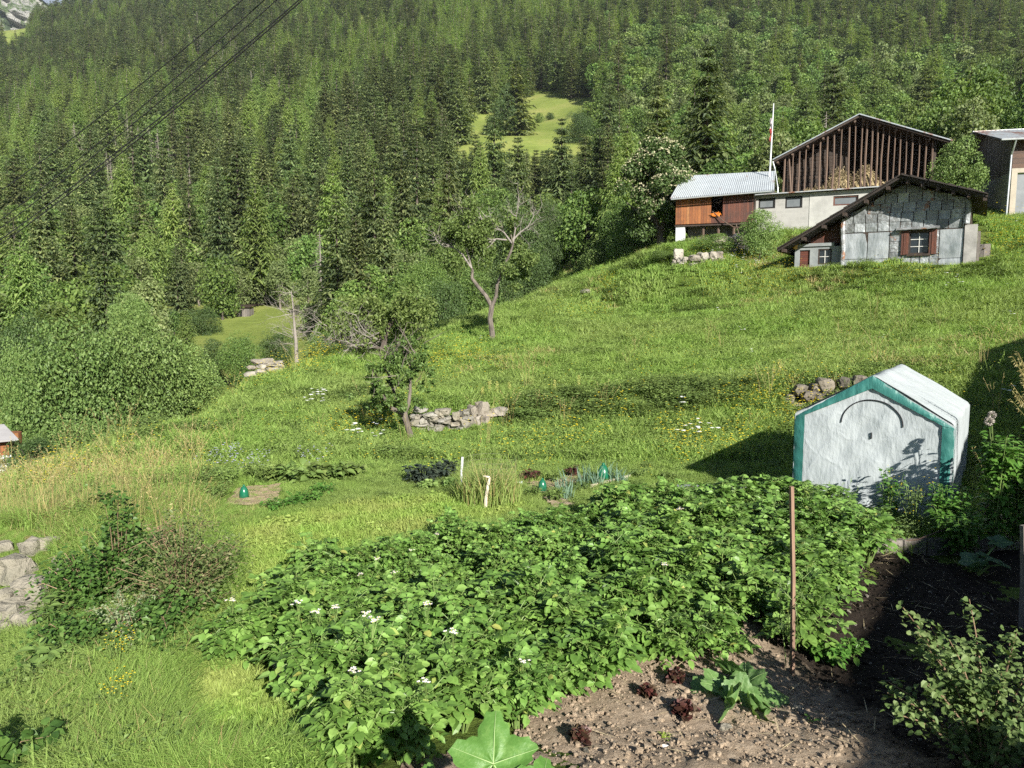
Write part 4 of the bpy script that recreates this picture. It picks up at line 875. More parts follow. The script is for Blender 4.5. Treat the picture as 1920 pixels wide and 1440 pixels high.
for f_, x0_, x1_, y0_, y1_ in ((A, -6.2, 3.9, -.15, 8), (B, -8.5, 7, -3.1, 11), (C, -4.2, 4, -.05, 7), (D, -.1, 10, -.1, 9)):
    blds.append([tuple(f_.world(x, y, 0)[:2]) for x, y in ((x0_, y0_), (x1_, y0_), (x1_, y1_), (x0_, y1_))])
LAWN = gpoly([(440, 1060), (400, 1000), (640, 950), (900, 925), (1000, 950), (880, 1005), (700, 1050), (560, 1095), (470, 1150), (420, 1240), (520, 1300), (560, 1400), (590, 1500), (330, 1500), (310, 1330), (340, 1200), (400, 1120)], -3.1)

# ------------------------------------------------------------------ soil of the vegetable bed: a fine sheet with clods
st = .045; sx = np.arange(-.7, 9.5, st); sy = np.arange(4.0, 9.8, st); SX, SY = np.meshgrid(sx, sy); ins = inpoly(SX, SY, SOIL + [])
SZ = gz(SX, SY) + .03 + vnoise(SX, SY, .6, 31) * .09 + vnoise(SX, SY, .17, 32) * .04 + vnoise(SX, SY, .09, 33) * .018 + rs.randn(*SX.shape) * .006
mound = np.exp(-(((SX - 2.15) / .5) ** 2 + ((SY - 6.95) / .55) ** 2)) * .16 + np.exp(-(((SX - 1.6) / .9) ** 2 + ((SY - 5.6) / .8) ** 2)) * .08; SZ += mound
def soilz(x, y):
    u = np.clip((x - sx[0]) / st, 0, len(sx) - 1.01); v = np.clip((y - sy[0]) / st, 0, len(sy) - 1.01); return SZ[np.asarray(v).astype(int), np.asarray(u).astype(int)]
ids = np.arange(SX.size).reshape(SX.shape); fm = ins[:-1, :-1] & ins[1:, 1:] & ins[:-1, 1:] & ins[1:, :-1]
Fs_ = np.stack([ids[:-1, :-1], ids[:-1, 1:], ids[1:, 1:], ids[1:, :-1]], -1)[fm]
def soil_mat():
    m, nt, b = newmat('garden_soil')
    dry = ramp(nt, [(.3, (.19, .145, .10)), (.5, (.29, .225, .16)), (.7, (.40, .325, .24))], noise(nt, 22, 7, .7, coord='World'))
    wet_shade = ramp(nt, [(.3, (.012, .009, .007)), (.7, (.04, .03, .022))], noise(nt, 16, 7, .7, coord='World'))
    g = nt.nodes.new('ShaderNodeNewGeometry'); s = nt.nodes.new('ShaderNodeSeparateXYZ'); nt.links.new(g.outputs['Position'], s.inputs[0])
    # damp soil towards the right, painted darker still to deepen the house's shade
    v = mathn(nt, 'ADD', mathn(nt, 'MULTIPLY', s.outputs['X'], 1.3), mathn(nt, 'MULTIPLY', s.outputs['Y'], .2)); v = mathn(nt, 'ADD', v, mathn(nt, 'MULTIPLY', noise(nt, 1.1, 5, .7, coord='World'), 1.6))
    f = mathn(nt, 'MULTIPLY', mathn(nt, 'SUBTRACT', v, 4.85), 2.2, True); nt.links.new(mix(nt, f, dry, wet_shade), b.inputs['Base Color']); b.inputs['Roughness'].default_value = .95; b.inputs['Specular IOR Level'].default_value = .15
    bump(nt, b, noise(nt, 45, 6, .75, coord='World'), 1, .014); return m
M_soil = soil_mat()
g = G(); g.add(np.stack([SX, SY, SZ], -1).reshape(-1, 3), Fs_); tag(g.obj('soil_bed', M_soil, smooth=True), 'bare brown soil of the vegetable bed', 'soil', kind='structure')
# clods and pebbles
g0 = []
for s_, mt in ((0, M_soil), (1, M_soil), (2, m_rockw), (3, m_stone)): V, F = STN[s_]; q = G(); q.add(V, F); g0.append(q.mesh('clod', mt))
r = np.random.RandomState(90); n = 22000; x = r.uniform(-.4, 5.5, n); y = r.uniform(4.4, 9.5, n); k = inpoly(x, y, SOIL); x, y = x[k], y[k]; n = len(x)
idx_ = r.choice([0, 1, 2, 3], n, p=[.52, .42, .02, .04]); s_ = r.gamma(1.2, .0036, n) + .003; s_ = np.where(idx_ > 1, s_ * .9, s_)
scatter('soil_clods', np.stack([x, y, soilz(x, y) + s_ * .3], 1), r.rand(n) * 6.28, np.stack([s_, s_ * .9, s_ * .7], 1), idx_, g0, 'small clods and pebbles strewn over the bare soil', 'clods')
# straw bits on the soil
g0 = []; q = G(); cards(q, np.zeros((1, 3)), np.array([[1., 0, .05]]), np.array([[0, 0, 1.]]), np.array([.16]), .006); g0.append(q.mesh('straw', plain('straw', (.30, .24, .14), (.42, .36, .22), 3, .8, 0)))
n = 700; x = r.uniform(.5, 5.5, n); y = r.uniform(4.6, 9.3, n); k = inpoly(x, y, SOIL); x, y = x[k], y[k]; n = len(x)
scatter('straw_litter', np.stack([x, y, soilz(x, y) + .012], 1), r.rand(n) * 6.28, r.uniform(.4, 1.6, n), np.zeros(n), g0, 'dry straw bits lying on the soil', 'straw', tilt=r.randn(n, 2) * .15)

# ------------------------------------------------------------------ grass
def tuft(seed, n=36, R=.16, h=.3, w=.008, lean=.35, curve=.3):
    r = np.random.RandomState(seed); g = G(); a = r.rand(n) * 6.28; q = R * np.sqrt(r.rand(n)); B = np.stack([np.cos(a) * q, np.sin(a) * q, np.zeros(n) - .03], 1)
    hh = h * (.5 + .7 * r.rand(n)); b = r.rand(n) * 6.28; ln = lean * r.rand(n); D = np.stack([np.cos(b) * ln, np.sin(b) * ln, np.ones(n)], 1); c = r.rand(n) * 3.14; S = np.stack([np.cos(c), np.sin(c), np.zeros(n)], 1)
    w_ = (w * (.6 + .8 * r.rand(n)))[:, None]; M1 = B + D * hh[:, None] * .55; T = B + D * hh[:, None]; cu = curve * hh * r.rand(n); T[:, 0] += np.cos(b) * cu; T[:, 1] += np.sin(b) * cu; T[:, 2] -= cu * .5
    V = np.stack([B - S * w_, B + S * w_, M1 + S * w_ * .8, M1 - S * w_ * .8, T], 1).reshape(-1, 3); i = np.arange(n) * 5
    g.add(V, np.stack([i, i + 1, i + 2, i + 3], 1)); g.F.append((np.stack([i + 3, i + 2, i + 4], 1) + 0, 0)); return g
def weed(seed, n=40, R=.16, h=.3, L=.06, W=.035):
    r = np.random.RandomState(seed); g = G(); a = r.rand(n) * 6.28; q = R * np.sqrt(r.rand(n)); z = h * r.rand(n) ** .7; B = np.stack([np.cos(a) * q, np.sin(a) * q, z], 1)
    b = r.rand(n) * 6.28; D = np.stack([np.cos(b), np.sin(b), .25 + r.randn(n) * .35], 1); cards(g, B, D, np.tile([0, 0, 1.], (n, 1)) + r.randn(n, 3) * .35, L * (.6 + .8 * r.rand(n)), W, fold=.12, droop=.2); return g
def flowerheads(seed, n, R, h, s, hs=.15):
    r = np.random.RandomState(seed); g = G(); a = r.rand(n) * 6.28; q = R * np.sqrt(r.rand(n)); z = h + hs * r.randn(n)
    for i in range(n):
        c = Vector((cos(a[i]) * q[i], sin(a[i]) * q[i], z[i])); k = 5; V = [tuple(c + Vector((0, 0, s * .35)))]
        for j in range(k): t = 6.28 * j / k; V.append(tuple(c + Vector((cos(t) * s, sin(t) * s, r.rand() * s * .3))))
        g.add(V, [(0, 1 + j, 1 + (j + 1) % k) for j in range(k)])
    return g
mg_meadow = leafmat('meadow_grass', [(.16, .27, .055), (.22, .345, .075), (.30, .41, .11), (.18, .30, .06)], .38, .2, wscale=.16, wcols=(.27, .33, .11), spec=.2)
mg_lawn = leafmat('lawn_grass', [(.18, .30, .055), (.25, .385, .075), (.32, .44, .11)], .38, .2, wscale=1.1, wcols=(.32, .33, .11), spec=.2)
mg_dry = leafmat('dry_grass', [(.30, .24, .10), (.42, .34, .15), (.22, .22, .07), (.46, .40, .22)], .25, .25, spec=.2, tcol=(1.1, 1, .8))
mg_weed = leafmat('weed_leaves', [(.09, .14, .036), (.13, .19, .05), (.18, .25, .07)], .25, .35, spec=.3)
m_yel = leafmat('yellow_petals', [(.70, .55, .02), (.80, .66, .05)], .2, .1, tcol=(1, 1, .6)); m_wht = leafmat('white_petals', [(.75, .76, .72), (.85, .85, .82)], .2, .1, tcol=(1, 1, 1))
m_lil = leafmat('lilac_petals', [(.40, .38, .62), (.50, .48, .68)], .2, .1, tcol=(1, 1, 1))
pm = [tuft(1, 60, .2, .30, .011).mesh('t', mg_meadow), tuft(2, 60, .22, .24, .012, .6).mesh('t', mg_meadow), tuft(3, 50, .2, .38, .009).mesh('t', mg_meadow), weed(4, 110, .22, .30, .055, .03).mesh('t', mg_weed), weed(5, 90, .2, .34, .05, .02).mesh('t', mg_meadow),
      tuft(6, 34, .2, .46, .008, .4, .4).mesh('t', mg_dry), tuft(7, 60, .15, .085, .007, .9).mesh('t', mg_lawn), weed(8, 45, .15, .06, .05, .03).mesh('t', mg_lawn), tuft(9, 70, .16, .12, .006, .8).mesh('t', mg_lawn),
      tuft(10, 110, .2, .26, .0045, .6, .5).mesh('t', mg_meadow), tuft(11, 100, .2, .34, .004, .7, .6).mesh('t', mg_meadow), weed(12, 120, .2, .22, .035, .016).mesh('t', mg_meadow), tuft(13, 80, .2, .36, .0028, .7, .7).mesh('t', mg_dry), weed(14, 170, .2, .52, .075, .032).mesh('t', mg_weed), weed(15, 170, .24, .62, .07, .03).mesh('t', mg_weed)]
r = np.random.RandomState(91)
def sample(n, d0, d1, am=.9):
    y = np.exp(r.uniform(math.log(d0), math.log(d1), n)); x = y * r.uniform(-am, am, n); return x, y
def ok(x, y):
    k = ~(inpoly(x, y, SOIL) | inpoly(x, y, ghp)); 
    for b_ in blds: k &= ~inpoly(x, y, b_)
    return k
x, y = sample(135000, 4.2, 82); k = ok(x, y) & ~inpoly(x, y, POT); x, y = x[k], y[k]; z = gz(x, y)
zm_ = np.where(y > 62, mz(x, np.maximum(y, 46)), -1e9); k = (z > zm_ - .3); x, y, z = x[k], y[k], z[k]; px, py = proj(x, y, z); n = len(x)
sc = .78 + .027 * y; hsc = (.62 + .011 * y) / sc; pick = r.choice([0, 1, 2, 3, 4], n, p=[.30, .22, .22, .10, .16])
dn = vnoise(x, y, 2.6, 41) + vnoise(x, y, .9, 42) * .5
pick = np.where((dn > .38) & (r.rand(n) < .5), 3, pick)
pick = np.where((vnoise(x, y, 5.5, 43) > .22) & (r.rand(n) < .06), 5, pick)
near_ = (y < 13) & np.isin(pick, (0, 1, 2, 4)); pick = np.where(near_, r.choice([9, 10, 11], n, p=[.5, .4, .1]), pick)
lawn = inpoly(x, y, LAWN); pick = np.where(lawn, r.choice([6, 7, 8], n, p=[.5, .15, .35]), pick); sc = np.where(lawn, r.uniform(.8, 1.25, n), sc)
# golden dry grass at the left rim of the terrace
gold = np.clip((430 - px) / 120, 0, 1) * np.clip((py - 855) / 35, 0, 1) * np.clip((1040 - py) / 60, 0, 1); gd = r.rand(n) < gold * .2; pick = np.where(gd, 5, pick)
low = (px < 520) & (py > 1150) & ~lawn; pick = np.where(low & (r.rand(n) < .02), 5, pick)
rocks = inpoly(px, py, [(-300, 995), (110, 985), (135, 1060), (120, 1200), (-300, 1215)]); sc = np.where(rocks, .22, sc)
walls = inpoly(px, py, [(410, 948), (435, 912), (548, 902), (530, 944), (470, 962)]) | inpoly(px, py, [(970, 912), (1095, 884), (1105, 908), (1010, 934)]) | inpoly(px, py, [(1005, 935), (1065, 928), (1085, 958), (1015, 958)]) | inpoly(px, py, [(740, 795), (960, 775), (970, 815), (860, 850), (750, 830)]) | inpoly(px, py, [(1470, 740), (1560, 735), (1560, 775), (1470, 780)]); sc = np.where(walls, sc * .4, sc)
# trodden short grass around the vegetable plots and in front of the houses
plots = (px > 380) & (px < 1480) & (py > 868) & (py < 1000) & ~lawn; sc = np.where(plots, sc * .5, sc)
# dark nettles in a band along the old terrace wall, and below the houses
net = (inpoly(px, py, [(950, 762), (1180, 738), (1420, 728), (1450, 752), (1250, 792), (1000, 806), (930, 796)]) & (r.rand(n) < .25 + 1.1 * (vnoise(x, y, 1.1, 44) + .25))) | (inpoly(px, py, [(1480, 520), (1600, 500), (1880, 490), (1900, 530), (1500, 560)]) & (r.rand(n) < .6))
net &= (r.rand(n) < np.where(y > 30, .4, .62)); pick = np.where(net, 13 + (r.rand(n) < .5), pick); hsc = np.where(net, np.where(y > 30, .26, .5) * r.uniform(.6, 1.3, n), hsc)
pick = np.where((y < 12) & (pick == 3) & (r.rand(n) < .9), 10, pick)
nearh = (y > 36) & (px > 1240); sc = np.where(nearh, sc * .8, sc)
pick = np.where((y < 14) & (pick == 5), 12, pick)
scm = sc * r.uniform(.75, 1.25, n); zsc = scm * r.uniform(.8, 1.2, n) * np.where(lawn, 1, hsc)
scatter('meadow_grass', np.stack([x, y, z], 1), r.rand(n) * 6.28, np.stack([scm, scm, zsc], 1), pick, pm, 'long green meadow grass and short lawn on the sloping ground', 'grass')
# tall flowering grass stems
def stems(seed, n, R, h, mat, head=.05):
    r = np.random.RandomState(seed); g = G()
    for i in range(n):
        a = r.rand() * 6.28; q = R * r.rand() ** .5; l = r.randn(2) * .12; hh = h * (.7 + .5 * r.rand()); p0 = Vector((cos(a) * q, sin(a) * q, 0)); p1 = p0 + Vector((l[0] * hh * .5, l[1] * hh * .5, hh * .6)); p2 = p0 + Vector((l[0] * hh * 1.6, l[1] * hh * 1.6, hh)); g.tube([p0, p1, p2], [.0022, .0018, .0012], 3, cap=False)
        k = 7; B = np.array([p1.lerp(p2, .45 + .55 * t)[:] for t in np.linspace(0, 1, k)]); cards(g, B, rdir(r, k, .9), rdir(r, k), head * .7, .009)
    return g
x, y = sample(4200, 4.2, 30); k = ok(x, y) & ~inpoly(x, y, POT) & ~inpoly(x, y, LAWN); x, y = x[k], y[k]; z = gz(x, y); px, py = proj(x, y, z)
k = ((px < 430) & (py > 850) & (py < 990) & (r.rand(len(x)) < .4)) | ((r.rand(len(x)) < .07) & (y > 9)); k &= ~((px > 380) & (px < 1500) & (py > 860)); x, y, z = x[k], y[k], z[k]; n = len(x)
scatter('dry_grass_stems', np.stack([x, y, z], 1), r.rand(n) * 6.28, r.uniform(.7, 1.3, n) * (.9 + .02 * y), r.randint(0, 3, n), [stems(51, 7, .12, .62, 0).mesh('s', mg_dry), stems(52, 6, .1, .75, 0).mesh('s', mg_dry), stems(53, 7, .15, .55, 0).mesh('s', mg_meadow)], 'tall pale seeding grass stems standing above the meadow', 'grass')
# yellow and white flowers
fy = [flowerheads(61, 9, .25, .34, .022).mesh('f', m_yel), flowerheads(62, 5, .2, .38, .026).mesh('f', m_yel), flowerheads(63, 3, .12, .42, .055, .05).mesh('f', m_wht), flowerheads(64, 6, .2, .40, .02).mesh('f', m_lil)]
X_, Y_, S_, I_ = [], [], [], []
def patch(px, py, rad, n, i, s=1):
    c = GP(px, py); x = c.x + r.randn(n) * rad * .6; y = c.y + r.randn(n) * rad; X_.append(x); Y_.append(y); I_.append(np.full(n, i)); S_.append(np.full(n, s))
for a in ((1310, 845, .7, 26, 0), (1290, 860, .5, 12, 0), (1385, 525, 2.2, 90, 0, 1.3), (1450, 545, 2, 40, 0, 1.3), (1690, 520, 1.6, 35, 0, 1.2), (1870, 455, 2, 90, 0, 1.6), (720, 790, .7, 45, 0), (690, 810, .9, 40, 0), (840, 700, 2, 50, 0, 1.3), (1000, 840, 1.4, 40, 1), (1150, 800, 1.4, 20, 1), (870, 680, 1.5, 40, 1), (530, 700, 1.2, 60, 0, 1.2), (600, 670, .9, 40, 0, 1.3),
          (1500, 770, .8, 50, 0), (1420, 790, .8, 40, 0), (180, 850, 1.2, 60, 1), (100, 900, 1, 40, 0), (1135, 545, .8, 20, 0, 1.3), (1100, 600, 1.5, 25, 0, 1.3), (600, 770, .5, 7, 2), (1400, 500, 1.6, 26, 2, .9), (1830, 540, 1.5, 10, 2, .8), (700, 830, .6, 6, 2), (1310, 820, .5, 6, 2),
          (420, 880, .35, 14, 3), (480, 890, .3, 9, 3), (600, 878, .3, 5, 3)): patch(*a)
x, y = sample(600, 13, 60); X_.append(x); Y_.append(y); I_.append(r.choice([0, 1, 2], len(x), p=[.55, .40, .05])); S_.append(np.full(len(x), .8))
x, y, i_, s_ = map(np.concatenate, (X_, Y_, I_, S_)); k = ok(x, y) & ~inpoly(x, y, POT); x, y, i_, s_ = x[k], y[k], i_[k], s_[k]; n = len(x)
scatter('meadow_flowers', np.stack([x, y, gz(x, y)], 1), r.rand(n) * 6.28, s_ * r.uniform(.7, 1.3, n) * (.8 + .012 * y), i_, fy, 'small yellow, white and lilac wild flowers dotted through the meadow', 'flowers')
# ------------------------------------------------------------------ hero trees and bushes near the meadow
def cloud(g, c, rad, n, L, rng, m=0, W=.6, sq=.75, up=.2, broad=False):
    d = rdir(rng, n); p = np.array(c) + d * np.array([1, 1, sq]) * rad * (rng.rand(n, 1) ** .45)
    D = rdir(rng, n, -.15); N = rdir(rng, n, up + .6); LL = L * (.6 + .8 * rng.rand(n))
    (leaves8 if broad else cards)(g, p, D, N, LL, LL * W, m, .12, .15)
def twigs(g, p, d, L, r0, rng, lvl=2, m=0, n=5, tips=None, jit=.35, up=.1):
    p = Vector(p); d = Vector(d).normalized(); pts = [p]; k = 4
    for i in range(k):
        d = (d + Vector(rng.randn(3)) * jit * .45 + Vector((0, 0, up * .4))).normalized(); pts.append(pts[-1] + d * L / k)
    g.tube(pts, list(np.linspace(r0, r0 * .35, k + 1)), 4 if r0 > .02 else 3, m, cap=False)
    if tips is not None and lvl <= 1: tips += [tuple(q) for q in pts[2:]]
    if lvl > 0:
        for i in range(n):
            b = pts[rng.randint(1, k + 1)]; dd = (d + Vector(rng.randn(3)) * .75).normalized(); twigs(g, b, dd, L * rng.uniform(.4, .7), r0 * .45, rng, lvl - 1, m, n, tips, jit, up)
def limb(g, pix, d, radii, m=0, dd=None):
    pts = [P(a, b, d + (dd[i] if dd else 0)) for i, (a, b) in enumerate(pix)]
    g.tube(pts, radii, 8, m); return pts
m_apple = leafmat('apple_leaves', [(.05, .09, .02), (.085, .14, .032), (.13, .19, .05)], .22, .2)
m_walnut = leafmat('scraggy_leaves', [(.07, .11, .026), (.11, .16, .04), (.17, .22, .065)], .25, .2)
bark_pale = plain('pale_bark', (.06, .05, .04), (.17, .145, .12), 5, .9, .6, stretch=(1, 1, .4)); bark_white = plain('bleached_twigs', (.13, .115, .10), (.26, .235, .21), 5, .9, .2)
def place_local(g, base):
    g.V = [v - np.array(base) for v in g.V]; return g
def hero(name, base, trunk, crown, label, mats_t, mat_c, extra=None):
    e = thing(name, base, 0, label, 'tree'); place_local(trunk, base).obj('trunk', mats_t, e)
    if crown is not None: place_local(crown, base).obj('crown', mat_c, e)
    if extra is not None: place_local(extra[0], base).obj('dead_branches', extra[1], e)
    return e
rg = np.random.RandomState(101)
# forked half-dead tree on the meadow
dC = 36; T = G(); Wt = G(); Cr = G(); tips = []
base = GP(922, 643, 25); dC = base.y; limb(T, [(922, 652), (923, 625), (919, 598), (922, 572)], dC, [.17, .13, .12, .125])
l1 = limb(T, [(922, 575), (912, 556), (897, 538), (885, 522), (886, 506), (880, 495)], dC, [.11, .10, .09, .08, .06, .04], dd=[0, .1, .3, .5, .6, .7])
l2 = limb(T, [(922, 575), (930, 556), (932, 535), (945, 500), (957, 474), (962, 458), (958, 440)], dC, [.10, .085, .075, .065, .055, .045, .03], dd=[0, -.1, -.2, -.4, -.5, -.5, -.6])
for a in ([(882, 500), (868, 478), (850, 464), (832, 462)], [(884, 503), (876, 470), (872, 440), (868, 412)], [(960, 456), (945, 436), (925, 422), (905, 412)], [(960, 452), (975, 436), (990, 425), (1001, 404)], [(962, 455), (966, 430), (968, 405), (970, 388)], [(950, 450), (930, 448), (915, 455), (905, 470)]):
    q = limb(Wt, a, dC, [.045, .035, .025, .012])
    for b_ in q[1:]:
        for j in range(3): twigs(Wt, b_, (q[-1] - q[0]).normalized() + Vector(rg.randn(3)) * .5, rg.uniform(.5, 1.1), .02, rg, 2, 0, 3, jit=.5)
for a in ((860, 420, .7, 160), (880, 440, .8, 240), (905, 430, .7, 140), (860, 485, .6, 130), (900, 475, .7, 160), (975, 470, .8, 260), (985, 500, .7, 260), (955, 415, .5, 70), (885, 395, .6, 100), (925, 405, .5, 60), (965, 525, .5, 90), (845, 445, .5, 70)):
    [cloud(Cr, P(a[0] + rg.randn() * 12, a[1] + rg.randn() * 10, dC + rg.uniform(-1, 1)), a[2] * .7, int(a[3] * 1.5), .13, rg) for _ in range(4)]
hero('half_dead_fruit_tree', base, T, Cr, 'forked half-dead fruit tree with bleached twigs standing alone on the meadow slope', bark_pale, m_walnut, (Wt, bark_white))
# leaning apple tree by the terrace wall
T = G(); Cr = G(); Wt = G(); base = GP(770, 835, 12, 25); dA = base.y
limb(T, [(770, 845), (769, 815), (762, 790), (757, 774)], dA, [.10, .075, .07, .085]); limb(T, [(760, 777), (748, 772), (735, 766), (722, 748), (710, 728)], dA, [.07, .06, .05, .04, .03], dd=[0, -.1, -.2, -.3, -.3])
limb(T, [(758, 776), (766, 758), (769, 735), (769, 712), (775, 703), (783, 690)], dA, [.06, .045, .04, .035, .03, .02]); limb(T, [(760, 775), (740, 740), (728, 700), (735, 670), (745, 655)], dA, [.05, .04, .035, .03, .02], dd=[0, .3, .5, .5, .4])
for j in range(34):
    c_ = P(rg.uniform(700, 790), rg.uniform(645, 745), dA + rg.uniform(-.5, .5)); twigs(Wt, c_, rg.randn(3) + np.array([0, 0, 1]), .6, .012, rg, 1, 0, 3)
for a in ((712, 690, .30, 330), (735, 668, .35, 420), (760, 675, .32, 380), (785, 668, .30, 300), (778, 645, .22, 150), (798, 690, .22, 160), (705, 720, .25, 240), (725, 740, .32, 380), (745, 715, .30, 300), (700, 752, .22, 140), (750, 750, .28, 250), (780, 752, .25, 160), (790, 720, .2, 100), (720, 765, .2, 110), (755, 640, .2, 80), (742, 690, .4, 320), (770, 700, .35, 220)):
    cloud(Cr, P(a[0], a[1], dA + rg.uniform(-.5, .5)), a[2] * .55, int(a[3] * .5), .075, rg); [cloud(Cr, P(a[0] + rg.randn() * 13, a[1] + rg.randn() * 11, dA + rg.uniform(-.5, .5)), a[2] * rg.uniform(.3, .55), int(a[3] * .4), .075, rg) for _ in range(3)]
hero('apple_tree', base, T, Cr, 'small leaning apple tree beside the pale dry stone wall', bark_pale, m_apple, (Wt, bark_pale))
# tangled tree behind it
T = G(); Cr = G(); Wt = G(); base = GP(715, 668, 25, 60); dB = base.y; s_ = dB / FPX
limb(T, [(716, 690), (718, 655), (724, 625), (740, 590), (750, 560)], dB, [.16, .12, .10, .07, .04]); limb(T, [(718, 655), (700, 650), (680, 640), (655, 630), (635, 640)], dB, [.09, .07, .06, .04, .02]); limb(T, [(720, 640), (690, 610), (680, 580), (690, 560)], dB, [.07, .06, .04, .02])
for j in range(26): twigs(Wt, P(rg.uniform(635, 720), rg.uniform(615, 668), dB + rg.uniform(-1, .4)), (-.6, -.2, rg.uniform(-.2, .5)), rg.uniform(.8, 1.5), .025, rg, 2, 0, 4, jit=.5)
for j in range(52):
    a = rg.uniform(-1, 1); px_ = 712 + a * 92; py_ = 590 + rg.uniform(-1, 1) * 48 * sqrt(1 - a * a * .8) + (12 if a < 0 else -8)
    cloud(Cr, P(px_, py_, dB + rg.uniform(-1.3, 1.3)), s_ * 22, 150, .13, rg)
for a in ((770, 655), (790, 640), (745, 660)): cloud(Cr, P(a[0], a[1], dB), s_ * 16, 120, .13, rg)
hero('tangled_fruit_tree', base, T, Cr, 'rounded tangled fruit tree with grey dead branches on its left side', bark_dark, m_walnut, (Wt, bark_white))
# thin bare tree
T = G(); base = GP(561, 690, 30, 70)
if base.y > 60: base = P(561, 690, 44)
dD = base.y; limb(T, [(561, 700), (556, 675), (555, 640), (552, 610), (550, 580), (546, 545)], dD, [.11, .08, .065, .05, .035, .015])
for j in range(46):
    yy = rg.uniform(548, 660); x = 552 + rg.randn() * 4; twigs(T, P(x, yy, dD), (rg.randn(), rg.randn(), .35), rg.uniform(.5, 1.1) * (1 if yy > 580 else .6), .012, rg, 2, 0, 3, jit=.45)
hero('bare_dead_tree', base, T, None, 'thin leafless grey tree at the meadow edge below the lower clearing', bark_dead, None)
# bushes and trees beyond the meadow edge, each a copy of a few kinds
kinds = [broadleaf(201, 8, 4.0, 60, 430, .165, -.05), broadleaf(202, 8, 4.4, 64, 420, .165, -.05), broadleaf(203, 5, 3.2, 44, 330, .14, -.25, .6), broadleaf(204, 5, 2.8, 40, 330, .14, -.25, .5)]
m_horn = leafmat('hornbeam_leaves', [(.075, .135, .032), (.125, .20, .05), (.19, .27, .08)], .22, .3); m_light = leafmat('light_willow_leaves', [(.11, .19, .05), (.17, .26, .07), (.24, .33, .11)], .3, .2)
m_elder = leafmat('elder_leaves', [(.04, .075, .02), (.065, .11, .03), (.10, .15, .045)], .2, .2); m_darkb = leafmat('dark_bush_leaves', [(.035, .065, .018), (.055, .095, .026), (.09, .135, .04)], .2, .2)
def kmesh(mt): return [(k[0].mesh('crown', mt), k[1].mesh('trunk', bark_dark)) for k in kinds]
KM = {'h': kmesh(m_horn), 'l': kmesh(m_light), 'd': kmesh(m_darkb), 'b': kmesh(m_broad)}
def bush(px, pyb, d, hpx, wpx, kd, v, name, label, group=None, cat=None):
    p = P(px, pyb, d); h = hpx / FPX * d; w = wpx / FPX * d; H0, R0 = ((8, 4.1), (8, 4.5), (5, 3.3), (5, 2.9))[v]
    e = thing(name, p, rg.rand() * 6.28, label, cat or ('tree' if 'tree' in name else 'bush'), group, (w / 2 / R0, w / 2 / R0, h / H0)); c, t = KM[kd][v]; link('crown', c, e); link('trunk', t, e); return e
gl = 'leafy trees below the left meadow edge'
for a in ((150, 905, 33, 330, 250, 'h', 0, 'broad olive-green tree, largest of the group below the left meadow edge'), (262, 850, 36, 290, 230, 'h', 1, 'tall leafy tree right of the broad olive-green tree'), (345, 800, 38, 165, 170, 'h', 0, 'lower rounded tree at the right end of the left tree group'),
          (45, 860, 38, 230, 130, 'l', 1, 'pale yellow-green tree at the far left behind the cabin'), (250, 640, 52, 95, 95, 'l', 0, 'bright green treetop rising behind the left tree group'), (55, 790, 44, 220, 150, 'd', 1, 'dark green tree behind the pale tree at far left'),
          (140, 905, 27, 130, 200, 'h', 2, 'low spreading bush under the broad olive-green tree'), (60, 900, 25, 90, 150, 'd', 3, 'dark bush next to the white cabin'), (280, 830, 29, 60, 150, 'h', 3, 'low bush along the left meadow edge')):
    bush(*a[:7], 'leafy_tree' if a[3] > 150 or 'treetop' in a[7] else 'leafy_bush', a[7])
for a in ((380, 634, 105, 64, 76, 'd', 2, 'round dark bush standing alone on the lower clearing'), (405, 712, 62, 85, 80, 'd', 3, 'dark bush on the lower clearing, left one of the front pair'), (452, 712, 60, 92, 84, 'b', 2, 'green bush on the lower clearing, right one of the front pair'), (522, 692, 66, 78, 82, 'd', 2, 'dark bush left of the thin bare tree'),
          (610, 682, 48, 70, 90, 'h', 3, 'small bush right of the thin bare tree')): bush(*a[:7], 'round_bush', a[7])
gb = 'bushes along the far edge of the meadow'
for i, a in enumerate(((835, 632, 50, 115, 120, 'd', 2), (890, 622, 53, 130, 120, 'b', 3), (945, 600, 55, 110, 110, 'd', 2), (990, 570, 58, 120, 110, 'd', 0), (870, 590, 62, 190, 130, 'b', 1), (960, 560, 66, 200, 140, 'd', 0), (1010, 545, 70, 130, 90, 'd', 2), (780, 640, 50, 110, 110, 'h', 3), (800, 610, 58, 130, 120, 'b', 1), (930, 520, 78, 170, 150, 'b', 0))):
    bush(*a, 'hedge_bush', 'dense green bush along the far meadow edge behind the fruit trees', gb)
for i, a in enumerate(((1130, 522, 60, 75, 90, 'h', 2), (1175, 500, 58, 100, 90, 'h', 3), (1165, 478, 66, 110, 100, 'b', 2), (1115, 480, 78, 120, 90, 'b', 0), (1210, 470, 62, 90, 80, 'd', 3), (1030, 500, 84, 130, 80, 'd', 1), (1240, 486, 47, 18, 60, 'h', 3))):
    bush(*a, 'meadow_bush', 'light green bush at the meadow edge left of the blossoming elder tree', 'bushes left of the elder tree')
bush(1792, 372, 49, 118, 112, 'h', 3, 'elder_bush', 'rounded grey-green bush between hay barn and beige farmhouse')
bush(1425, 470, 46.0, 84, 92, 'l', 3, 'climbing_vine', 'bright green vine climbing over the rubble wall of the hay barn', cat='vine')
bush(1335, 470, 47.5, 34, 90, 'h', 3, 'garden_bush', 'low green growth on the bank in front of the orange shed')
